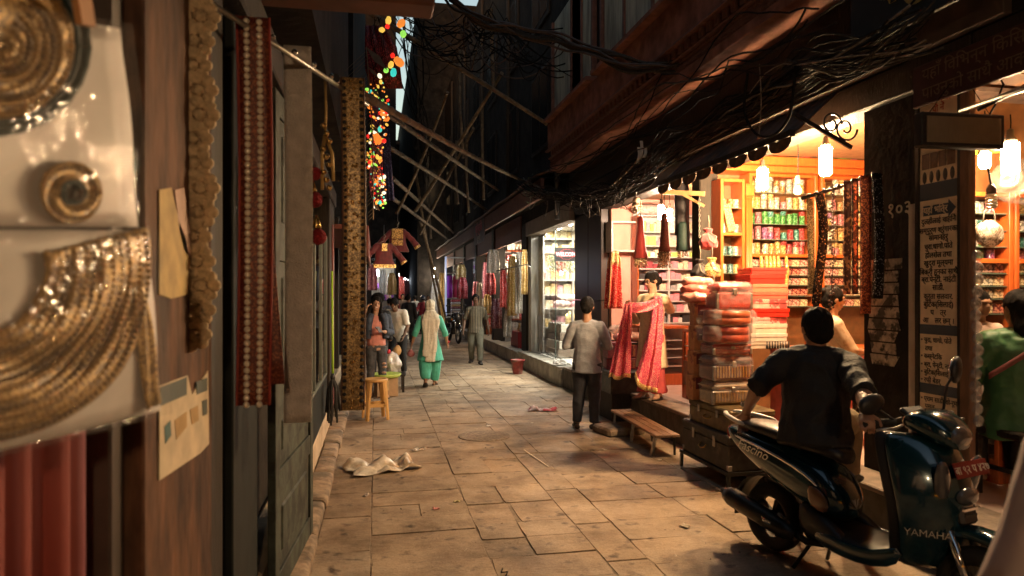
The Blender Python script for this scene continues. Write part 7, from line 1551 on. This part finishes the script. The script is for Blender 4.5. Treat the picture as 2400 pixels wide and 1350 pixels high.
o = thing('neon_tube', 'violet lit tube far down the left side', 'lamp', at_t(854, 596, 22)); part(o, 'glass', mat('violet_tube', (.8, .4, 1), emit=.7, ecol=(.75, .45, 1), var=0), lambda b: b.tube([(0, 0, 0), (0, 0, -1.3)], .03, 8)); part(o, 'holder', M_metal, lambda b: b.box((0, .04, -.65), (.06, .03, 1.4)))
for k in range(3):
    for j in range(9):
        c = rng.choice((0, 3, 4, 6, 1)); q = MB().box((0, 0, .12), (.1, .15, .22), bev=.01).build('shop_packet', FM[c], None, (-.1 + .1 * j, 29.3, .9 + .5 * k)); tag(q, '%s packet on the %s shelf of the left bend shop' % (PALF[c][0], ('lower', 'middle', 'upper')[k]), 'packet', 'packets in the left bend shop')
o = thing('shelf_unit', 'dark shelves at the back of the left bend shop', 'shelves', (.3, 29.3, 0))
for k in range(3): boxpart(o, 'shelf', M_darkwood, (-.5, -.1, .87 + .5 * k), (.55, .12, .899 + .5 * k))
for x in (-.52, .55): boxpart(o, 'upright', M_darkwood, (x, -.1, 0), (x + .03, .12, 2.2))
# ------------------------------------------------------------------ left foreground: goods hanging on the timber front
BL, BR_ = at_t(0, 690, .95), at_t(378, 690, 1.31); bd = (BR_ - BL).normalized(); bn = Vector((bd.y, -bd.x, 0))
def bag_pt(px, py, off=0.0): r = ray(px, py); t = (BL - EYE).dot(bn) / r.dot(bn); return EYE + r * t + bn * off
M_card = mat('white_card_in_bag', (.56, .52, .49), .5, var=.08, scale=5); M_goldpanel = sequin_mat('gold_embroidered_panel', (.20, .115, .035), (.50, .32, .11), 230, .45, .5, .3, 1.0); M_dgreen = mat('dark_green_beads', (.012, .028, .024), .7, var=.3, scale=60)
M_bagfilm = film_mat('clear_bag_film', haze=.05, hazecol=(.6, .58, .55), rough=.06, bscale=9, bump=.35)
def quad_sheet(o, name, c, m, off, n=12, bulge=.0, thick=.003, b0=None):
    # c: four picture corners on the bag plane, clockwise from top left
    def fn(u, v):
        px = (c[0][0] * (1 - u) + c[1][0] * u) * (1 - v) + (c[3][0] * (1 - u) + c[2][0] * u) * v; py = (c[0][1] * (1 - u) + c[1][1] * u) * (1 - v) + (c[3][1] * (1 - u) + c[2][1] * u) * v
        q = bag_pt(px, py, off + bulge * math.sin(math.pi * u) * math.sin(math.pi * v) + .003 * math.sin(u * 11 + v * 7)); return q - b0
    return MB().grid(fn, n, n).build(name, m, o, thick=thick)
def polar_sheet(o, name, c, r0, r1, a0, a1, m, off, b0, n=28, k=8, thick=.004):
    def fn(u, v): a = R(a0 + (a1 - a0) * u); r = r0 + (r1 - r0) * v; return bag_pt(c[0] + math.cos(a) * r, c[1] + math.sin(a) * r, off + .004 * math.sin(v * 9 + u * 13)) - b0
    return MB().grid(fn, n, k).build(name, m, o, thick=thick)
up = thing('neckline_pack', 'upper clear bag with round gold neckline piece edged in dark green', 'packet', bag_pt(160, 60)); b0 = Vector(up.location)
quad_sheet(up, 'card', [(-260, -20), (283, 66), (325, 532), (-260, 530)], M_card, 0, b0=b0); polar_sheet(up, 'gold_disc', (-10, 110), 5, 172, 0, 360, M_goldpanel, .008, b0); polar_sheet(up, 'bead_border', (-10, 110), 172, 208, 0, 360, M_dgreen, .010, b0)
polar_sheet(up, 'rosette', (150, 452), 26, 72, 0, 360, M_goldpanel, .010, b0); polar_sheet(up, 'rosette_ring', (150, 452), 18, 31, 0, 360, M_dgreen, .013, b0); quad_sheet(up, 'film', [(-260, -30), (290, 58), (332, 540), (-260, 545)], M_bagfilm, .02, 16, .02, .0008, b0)
part(up, 'clip', mat('orange_wood_clip', (.42, .20, .08), .6, var=.2), lambda b: b.bar(bag_pt(140, -60, .03) - b0, bag_pt(160, 62, .03) - b0, .03, .012, up=bn))
lw = thing('neckline_pack', 'lower clear bag with broad crescent of gold embroidery', 'packet', bag_pt(180, 545)); b0 = Vector(lw.location)
quad_sheet(lw, 'card', [(-260, 536), (342, 540), (378, 962), (-260, 1120)], M_card, 0, b0=b0); polar_sheet(lw, 'gold_crescent', (-60, 630), 150, 405, -14, 120, M_goldpanel, .009, b0, 36, 10); quad_sheet(lw, 'gold_strip', [(296, 660), (328, 656), (368, 944), (330, 960)], M_goldpanel, .010, 10, b0=b0); quad_sheet(lw, 'film', [(-260, 530), (350, 534), (384, 968), (-260, 1128)], M_bagfilm, .02, 16, .02, .0008, b0)
M_glint = mat('gold_glint', (.95, .75, .4), .12, .9, var=0)
for o_, c_, r_, a_, n_ in ((up, (-10, 110), (20, 168), (-40, 120), 50), (lw, (-60, 630), (155, 400), (-8, 100), 90), (up, (150, 452), (34, 68), (0, 360), 30)):
    b = MB(); rg = random.Random(n_); b0 = Vector(o_.location)
    for k in range(n_): a = R(rg.uniform(*a_)); r = rg.uniform(*r_); b.ball(bag_pt(c_[0] + math.cos(a) * r, c_[1] + math.sin(a) * r, .014) - b0, rg.choice((.0012, .0018, .0026)), 6, 4)
    b.build('sequins', M_glint, o_, kind='stuff')
M_beadrow = mat('gold_bead_rows', (.34, .20, .06), .45, .3, var=.35, scale=60); M_beadrow2 = mat('dark_gold_rows', (.16, .09, .03), .5, .3, var=.3, scale=60)
for o_, c_, r0_, r1_, a0_, a1_, st in ((lw, (-60, 630), 156, 402, -13, 112, 20), (up, (-10, 110), 20, 165, -60, 130, 18), (up, (150, 452), 34, 70, 0, 360, 11)):
    b = MB(); b0 = Vector(o_.location); r = r0_; i = 0
    while r < r1_:
        n_ = int(abs(a1_ - a0_) * math.pi / 180 * r / (st * .72)); b.mi = 1 if i % 3 == 2 else 0
        for k in range(n_): a = R(a0_ + (a1_ - a0_) * (k + .5 * (i % 2)) / n_); b.ball(bag_pt(c_[0] + math.cos(a) * r, c_[1] + math.sin(a) * r, .013) - b0, st * .00024 * (1.25 if i % 3 == 0 else .9), 6, 4)
        r += st * (.95 if i % 3 else 1.3); i += 1
    b.build('bead_rows', [M_beadrow, M_beadrow2], o_, kind='stuff')
# red and pink curtain below, dark board
o = thing('curtain', 'red and mauve pleated curtain below the gold neckline packs', 'curtain', (-.60, 1.56, 1.5)); 
def cur(u, v): return Vector((.018 * math.sin(u * 30) + .01 * math.sin(u * 11), -.48 + .52 * u, -1.4 * v))
MB().grid(cur, 40, 4).build('cloth', mat('red_curtain', (.20, .03, .02), .85, var=.15, scale=3, col2=(.20, .05, .06), cmix=(.5, .6), stretch=(1, 6, .1)), o, thick=.006)
# torn papers on the timber panel
def paper(label, pts, m, name='torn_paper', marks=()):
    P_ = [at_x(px, py, -.515) for px, py in pts]; c = sum(P_, Vector()) / len(P_); o = thing(name, label, 'paper', c)
    b = MB(); n = len(P_); b.add([p - c for p in P_] + [p - c + Vector((-.0035, 0, 0)) for p in P_], [tuple(range(n)), tuple(range(n, 2 * n))[::-1]] + [(i, (i + 1) % n, n + (i + 1) % n, n + i) for i in range(n)]); b.build('sheet', m, o)
    for (q, mm) in marks:
        Q = [at_x(px, py, -.5135) - c for px, py in q]; b = MB(); k = len(Q); b.add(Q + [p + Vector((-.001, 0, 0)) for p in Q], [tuple(range(k)), tuple(range(k, 2 * k))[::-1]] + [(i, (i + 1) % k, k + (i + 1) % k, k + i) for i in range(k)]); b.build('print', mm, o)
M_poster = mat('cream_poster', (.55, .45, .30), .7, var=.2, scale=5); M_pprint = mat('dark_green_print', (.05, .07, .06), .6, var=.2)
paper('torn cream poster with dark heading on the brown panel', [(374, 905), (440, 880), (450, 925), (488, 868), (490, 1040), (470, 1062), (374, 1126)], M_poster, 'torn_poster', (([(376, 908), (438, 884), (438, 925), (376, 952)], M_pprint), ([(460, 895), (486, 885), (486, 915), (462, 925)], M_pprint), ([(386, 1000), (400, 985), (402, 1020), (388, 1040)], mat('teal_print', (.04, .12, .12), .6)), ([(474, 940), (486, 935), (486, 970), (476, 975)], M_pprint), ([(410, 985), (438, 965), (438, 1000), (414, 1030)], mat('ochre_print', (.4, .25, .08), .6)), ([(446, 960), (464, 950), (466, 985), (450, 995)], MATS['ochre_print'])))
paper('torn yellow paper strip high on the brown panel', [(374, 445), (402, 440), (420, 520), (436, 560), (444, 610), (440, 690), (402, 700), (374, 690)], mat('yellow_paper', (.48, .34, .13), .75, var=.25, scale=6))
paper('torn pink paper scrap beside the yellow strip', [(410, 445), (432, 440), (438, 500), (455, 560), (450, 605), (432, 590), (420, 540)], mat('pink_paper', (.5, .34, .27), .75, var=.2))
# rod and trims
r0, r1 = at_t(420, -40, 2.0), at_t(862, 246, 3.4)
rod = thing('trim_rod', 'grey rod slanting out over the lane carrying the left hand trims', 'rod', r0); part(rod, 'bar', M_metal, lambda b: b.tube([(0, 0, 0), r1 - r0], .010, 8))
for k in range(7): part(rod, 'hook_ball', M_chrome, lambda b: b.ball((r1 - r0) * (.25 + .115 * k) + Vector((0, 0, .022)), .012, 10, 8))
GL = 'trims hanging on the left hand rod'
# crocheted lace: rows of rounded motifs
o = thing('hanging_trim', 'cream crochet lace trim hanging over the brown panel', 'trim', at_t(458, -20, 1.95), 0, GL); M_lace = mat('cream_lace', (.62, .47, .29), .8, var=.25, scale=30, bump=.8, bscale=90)
for k in range(15):
    z = -.07 * k; x = .012 * math.sin(k * 1.7)
    def motif(b):
        for q in range(8): a = q * math.pi / 4; b.ball((x + math.cos(a) * .038, .004 * math.sin(q * 3), z + math.sin(a) * .034), (.020, .007, .018), 8, 5)
        b.lathe([(.010, -.004), (.020, 0), (.010, .004)], 12, (x, 0, z), M=Matrix.Rotation(R(90), 3, 'X'), cap=False); b.ball((x, 0, z), (.012, .006, .012), 8, 5)
    part(o, 'motif', M_lace, motif)
def stones(o, xs, ln, step, r, m, y=-.008, fn=None):
    b = MB(); k = 0
    while k * step < ln:
        for x in xs: q = Vector((x, y, -.02 - k * step)) + (fn(k * step / ln) if fn else Vector()); b.ball(q, (r, r * .7, r), 7, 5)
        k += 1
    b.build('rhinestones', m, o, kind='stuff')
M_rhine = mat('rhinestone', (.85, .78, .66), .12, .2, var=0, coat=1); M_goldbead = mat('gold_bead', (.65, .42, .15), .2, .9, var=0)
o = strip('hanging_trim', 'red trim with two rows of rhinestones on the left rod', 592, 38, 950, 2.35, .105, sequin_mat('red_gold_weave', (.11, .02, .013), (.3, .10, .05), 200, .45, .3, .3), .012, GL, edge=mat('red_cord', (.28, .04, .03), .7)); stones(o, (-.020, .022), 1.33, .0235, .0115, M_rhine, fn=lambda v: Vector((.006 * math.sin(v * 3), .0036 * math.sin(v * 5 + 592), 0)))
part(o, 'folded_end', MATS['red_gold_weave'], lambda b: b.grid(lambda u, v: Vector((.05 + .055 * u * v, .012, -.55 - .72 * v)), 4, 8), thick=.005)
o = strip('hanging_trim', 'silver grey translucent glitter trim on the left rod', 697, 108, 990, 2.78, .108, mat('silver_net', (.60, .56, .52), .3, .2, var=.18, scale=9, bump=.5, bscale=140), .006, GL); stones(o, (-.036, -.018, .004, .022, .040), 1.5, .043, .0032, M_rhine, fn=lambda v: Vector((.008 * math.sin(v * 61), -.002, 0)))
o = strip('hanging_trim', 'gold sequin trim with black toothed edges, last on the left rod', 826, 182, 962, 3.12, .098, sequin_mat('gold_black_trim', (.30, .19, .08), (.72, .50, .22), 200, .35, .4, .25), .008, GL, edge=mat('brown_edge', (.12, .06, .04), .6)); rg = random.Random(3)
b = MB()
for k in range(150): b.ball((rg.gauss(0, .017), -.01, -.01 - 1.5 * rg.random()), rg.choice((.004, .006, .008)), 6, 4)
b.build('sequins', M_goldbead, o, kind='stuff'); b = MB()
for k in range(48):
    for g in (-1, 1): b.ball((g * .038 + .008 * math.sin(k / 48 * 3), -.006, -.02 - k * .031), (.010, .004, .009), 6, 4)
b.build('black_teeth', mat('black_thread', (.012, .012, .02), .6, var=0), o, kind='stuff')
# tassel ornament with red pompons
o = thing('tassel_ornament', 'gold cord ornament with red pompons between the silver and gold trims', 'tassel', at_t(762, 210, 3.0)); sc3 = 3.0 / FPX; M_pom = mat('red_pompon', (.30, .012, .02), .9, var=.3, scale=30, bump=1, bscale=90)
part(o, 'cord', mat('gold_cord', (.42, .27, .09), .5, .3, var=.2), lambda b: (b.tube([(0, 0, .05), (.004, 0, -.1), (0, 0, -.22)], .006, 6), b.tube([(0, 0, -.20), (-.012, 0, -.28), (-.012, 0, -.44)], .008, 6), b.tube([(0, 0, -.20), (.03, 0, -.28), (.035, 0, -.40)], .008, 6)))
for k in range(9): part(o, 'gold_bead', M_goldbead, lambda b: b.ball((.012 * (k % 3 - 1) + .006, -.01, -.16 - .034 * k), .013, 10, 8))
for (px, py, r) in ((738, 407, .030), (737, 468, .036), (718, 551, .034), (746, 555, .036)): part(o, 'pompon', M_pom, lambda b: b.ball(at_t(px, py, 3.0) - Vector(o.location), r, 12, 9))
for (px, py) in ((728, 515), (742, 520), (732, 435)): part(o, 'bell_cone', M_goldbead, lambda b: b.lathe([(.006, .03), (.022, -.025), (.018, -.03)], 10, at_t(px, py, 2.99) - Vector(o.location)))

# ------------------------------------------------------------------ left display case, mop, stool and stall goods
ds = thing('display_case', 'tall glass case of printed product cards against the left wall', 'case', (-.66, 6.9, .31)); boxpart(ds, 'back', M_whitelam, (-.10, -1.15, .1), (-.08, 1.15, 1.95)); boxpart(ds, 'base', MATS['black_green_paint'], (-.1, -1.15, 0), (.12, 1.15, .42), .01)
for y in (-1.15, -.4, .4, 1.12): boxpart(ds, 'upright', mat('case_grey_green', (.12, .14, .12), .5), (.09, y, .42), (.12, y + .03, 2.0), .003)
for z in (.42, 1.97): boxpart(ds, 'rail', MATS['case_grey_green'], (.088, -1.15, z), (.118, 1.15, z + .03), .003)
boxpart(ds, 'glass_pane', M_glass, (.10, -1.12, .45), (.104, 1.12, 1.97)); PC = [('pink', (.6, .25, .27)), ('white', (.68, .64, .6)), ('red', (.5, .06, .08)), ('rose', (.55, .35, .33))]
for r in range(12):
    for c in range(14):
        k = rng.choice((0, 1, 1, 2, 3)); y = -1.03 + c * .158; z = .50 + r * .120
        m = mat('card_' + PC[k][0], PC[k][1], .4, var=.15, scale=20); key = 'cardmesh%d' % k
        if key not in BMESH:
            b = MB(); b.box((0, 0, .05), (.01, .14, .10)); b.mi = 1; b.box((.006, .035, .05), (.003, .045, .075)); b.mi = 2; b.ball((.008, .035, .06), (.002, .014, .018), 8, 5); BMESH[key] = b.mesh('product_card', [m, mat('card_dark', (.05, .03, .03), .5), M_skinl])
        q = put('product_card', BMESH[key], ds, (-.02, y, z))
mp = thing('mop', 'lime green handled mop with black head leaning by the left wall', 'mop', at_x(786, 998, -.44)); m0 = Vector(mp.location)
part(mp, 'handle', mat('lime_plastic', (.30, .55, .03), .4, var=0), lambda b: b.tube([at_x(778, 636, -.47) - m0, at_x(780, 884, -.44) - m0], .012, 8)); b = MB()
for k in range(26): a = k * .9; c = at_x(780, 884, -.44) - m0; b.tube([c, c + Vector((.05 * math.cos(a), .06 * math.sin(a), -.12)), c + Vector((.08 * math.cos(a) * rg.uniform(.5, 1), .09 * math.sin(a), -.30 - .2 * rg.random()))], [.012, .016, .010], 5)
b.build('head', mat('black_rags', (.018, .017, .016), .9, var=.3), mp, kind='stuff'); part(mp, 'ferrule', mat('black_cap', (.02, .02, .02), .4), lambda b: b.lathe([(.02, -.03), (.028, 0), (.015, .04)], 10, at_x(780, 884, -.44) - m0))
def plastic_stool(label, loc, m, h=.50, r=.165, rot=0):
    o = thing('stool', label, 'stool', loc, rot); part(o, 'seat', m, lambda b: b.lathe([(.0, h - .012), (r - .03, h - .010), (r - .012, h), (r, h - .008), (r + .004, h - .03), (r - .008, h - .045), (r - .02, h - .03), (0, h - .03)], 28, cap=False))
    for k in range(4):
        a = R(45 + 90 * k); d = Vector((math.cos(a), math.sin(a), 0)); s = Vector((-d.y, d.x, 0))
        def leg(b):
            rings = []
            for z, q, w in ((h - .03, r - .015, .05), (h * .5, r + .01, .036), (0, r + .035, .028)):
                c = d * q + Vector((0, 0, z)); rings.append([c + s * w + d * -.004, c + s * w * .5 + d * .014, c - s * w * .5 + d * .014, c - s * w + d * -.004, c - s * w * .6 - d * .012, c + s * w * .6 - d * .012])
            b.rings(rings, True, False)
        part(o, 'leg', m, leg); a2 = a + R(90); d2 = Vector((math.cos(a2), math.sin(a2), 0)); part(o, 'brace', m, lambda b: b.bar(d * (r + .018) + Vector((0, 0, h * .36)), d2 * (r + .018) + Vector((0, 0, h * .36)), .010, .045))
    return o
plastic_stool('yellow plastic stool standing in front of the smiling woman', gr(880, 982), mat('yellow_plastic', (.52, .30, .10), .45, var=.1, scale=6), .54, .16, R(12))
base = gr(905, 930)
o = thing('cardboard_box', 'brown cardboard box carrying the lime tray', 'box', base + Vector((.0, .15, 0)), R(10)); boxpart(o, 'box', MATS['cardboard'], (-.17, -.15, 0), (.17, .15, .30), .005); boxpart(o, 'tape', mat('tape', (.5, .38, .2), .3), (-.02, -.1515, .1), (.02, -.1505, .3))
tag(MB().lathe([(.0, .0), (.22, .0), (.25, .05), (.24, .06), (.20, .015), (0, .012)], 28, cap=False).build('tray', mat('lime_tray', (.42, .55, .12), .5, var=.15), None, base + Vector((0, .15, .302))), 'lime green round tray on the cardboard box behind the yellow stool', 'tray')
for i, (dx, dy, z, m, lab, s) in enumerate(((.12, .55, .32, film_mat('white_carrier', haze=.85, hazecol=(.72, .70, .68)), 'white plastic carrier bag hanging at the stall', (.13, .10, .17)), (.20, .75, .60, mat('tan_cloth', (.5, .32, .14), .8, var=.15), 'tan cloth hat bundle over the white carrier bag', (.075, .06, .085)), (.05, .5, .66, mat('red_bow', (.5, .02, .04), .5, var=.2), 'small red bow on top of the stall goods', (.035, .03, .028)))):
    b = MB(); b.ball((0, 0, 0), s, 14, 10); q = blob('stall_bundle', b, m, None, .012, 1, (.03 if i == 0 else .015, 9, (1, 1, .6)), i * 7.0); q.location = base + Vector((dx, dy, z + s[2])); tag(q, lab, 'bundle')
o = thing('stall_table', 'small dark stall table beside the stooping man', 'table', base + Vector((.1, .65, 0))); boxpart(o, 'top', M_darkwood, (-.25, -.22, .27), (.22, .25, .30))
for gx_ in (-1, 1):
    for gy_ in (-1, 1): boxpart(o, 'leg', M_darkwood, (.19 * gx_ - .02, .19 * gy_ - .02, 0), (.19 * gx_ + .02, .19 * gy_ + .02, .269))

# ------------------------------------------------------------------ bench and step stone before the pink shop
o = thing('bench', 'long low wooden bench with iron legs along the platform', 'bench', (2.93, 7.22, 0), R(-3))
for k in range(3): boxpart(o, 'seat_plank', mat('worn_plank', (.24, .14, .08), .6, var=.35, scale=5, stretch=(8, 1, 8), bump=.3), (-.13 + .088 * k, -.78, .205), (-.13 + .088 * k + .084, .78, .232), .004)
for y in (-.70, .0, .70):
    for g in (-1, 1): part(o, 'leg', M_metal if g < 0 else M_blackmetal, lambda b: b.bar((g * .10, y, .204), (g * .125, y + .05 * (1 if y < 0 else -1 if y > 0 else 0), 0), .022, .03))
tag(MB().box((0, 0, .04), (.5, .42, .10), bev=.025).build('step_stone', M_kerb, None, gr(1450, 1014), (0, 0, R(10))), 'worn block of stone on the ground beside the bench end', 'stone')

# ------------------------------------------------------------------ litter
def crumple(label, loc, w, d, m, amp, seed, rz=0, name='plastic_sheet', n=30, cat='plastic sheet', thick=.002):
    rg = random.Random(seed); sv = Vector((rg.random() * 20, rg.random() * 20, 0))
    def fn(u, v):
        x, y = (u - .5) * w, (v - .5) * d; e = 1 + .28 * mnoise.noise(Vector((u * 3, v * 3, seed))); q = Vector((x, y, 0)); f = 2.6 / max(w, .1)
        z = abs(mnoise.noise(q * f + sv)) * amp * 2 + abs(mnoise.noise(q * f * 3.1 + sv)) * amp * .5; edge = min(u, 1 - u, v, 1 - v) * 5; z *= min(1, .35 + edge)
        return Vector((x * e + .05 * w * mnoise.noise(q * 6 + sv), y * e + .06 * d * mnoise.noise(q * 5 - sv), .006 + z))
    return tag(MB().grid(fn, n, n).build(name, m, None, loc, (0, 0, rz), thick=thick), label, cat)
crumple('crumpled dirty white plastic sheet lying on the paving', gr(895, 1098), .62, .42, mat('dirty_plastic', (.66, .60, .50), .35, var=.25, scale=5, col2=(.36, .28, .19)), .085, 5, R(14))
crumple('small clear plastic scrap near the white sheet', gr(980, 1056), .16, .10, film_mat('scrap_film', haze=.5, hazecol=(.6, .52, .42)), .03, 8, R(30), 'plastic_scrap', 14)
crumple('red and white crumpled cloth on the paving before the glazed shop', gr(1272, 963), .42, .16, mat('red_white_cloth', (.62, .5, .48), .7, var=.2, scale=9, col2=(.4, .06, .08), cmix=(.5, .56)), .05, 9, R(-8), 'dropped_cloth', 18, 'cloth')
crumple('white plastic bag lying on the pale step', at_z(1300, 858, .34) + Vector((.12, 0, .02)), .3, .18, mat('white_bag', (.66, .64, .6), .35, var=.1), .07, 10, 0, 'plastic_bag', 16, 'plastic bag')
for i, (px, py, w, c, lab) in enumerate(((1022, 1195, .05, (.55, .22, .2), 'pink sweet wrapper on the paving'), (858, 1164, .05, (.5, .4, .35), 'pale crumpled wrapper left of the pink one'), (1605, 1235, .07, (.42, .36, .26), 'crumpled paper scrap in the scooter shadow edge'), (1070, 1178, .05, (.5, .42, .2), 'yellow paper scrap near the middle joints'), (1145, 1000, .06, (.6, .55, .5), 'white paper bit by the manhole cover'), (1415, 1055, .06, (.6, .5, .4), 'pale paper bit below the grey man'), (920, 915, .10, (.6, .52, .4), 'flat paper beside the stall box'), (945, 905, .14, (.55, .48, .38), 'larger flat paper in the lane before the teal woman'), (1505, 1045, .08, (.2, .17, .13), 'dark leaf litter clump under the bench'), (1690, 1150, .10, (.35, .3, .24), 'crumpled bag scrap beside the muffler'), (1545, 1080, .05, (.5, .42, .32), 'tiny paper bit before the trunk stand'))):
    crumple(lab, gr(px, py), w, w * .7, mat('scrap_%d' % i, c, .6, var=.2), .018, 20 + i, i, 'paper_scrap', 7, 'paper scrap', .0015)
tag(MB().bar(gr(1228, 1056) + Vector((0, 0, .008)), gr(1286, 1096) + Vector((0, 0, .008)), .012, .004).build('straw', mat('straw_white', (.62, .5, .36), .6, var=.1), None), 'thin pale straw lying across the paving joints', 'straw')
tag(MB().tube([gr(1178, 1335) + Vector((0, 0, .008)), gr(1175, 1345) + Vector((0, 0, .008)), gr(1190, 1343) + Vector((0, 0, .008)), gr(1186, 1352) + Vector((0, 0, .008))], .004, 5).build('string', M_cable, None), 'short curl of dark string on the paving at the bottom', 'string')
b = MB(); rg = random.Random(31)
for k in range(240):
    y = rg.uniform(3.6, 16); x = rg.uniform(-.3, 3.2); s = rg.uniform(.004, .014) * (1 if rg.random() < .9 else 2); a = rg.random() * 6.3; c = Vector((x, y, .008)); d1 = Vector((math.cos(a), math.sin(a), .1)) * s; d2 = Vector((-math.sin(a), math.cos(a), 0)) * s * rg.uniform(.3, .8); b.mi = rg.randrange(3); b.add([c - d1, c + d2, c + d1 + Vector((0, 0, .004)), c - d2], [(0, 1, 2, 3)], False)
b.build('litter', [mat('grit_dark', (.05, .04, .03), .9), mat('grit_pale', (.5, .42, .32), .8), mat('grit_brown', (.15, .10, .06), .9)], kind='stuff', label='scattered specks of litter and grit on the paving')
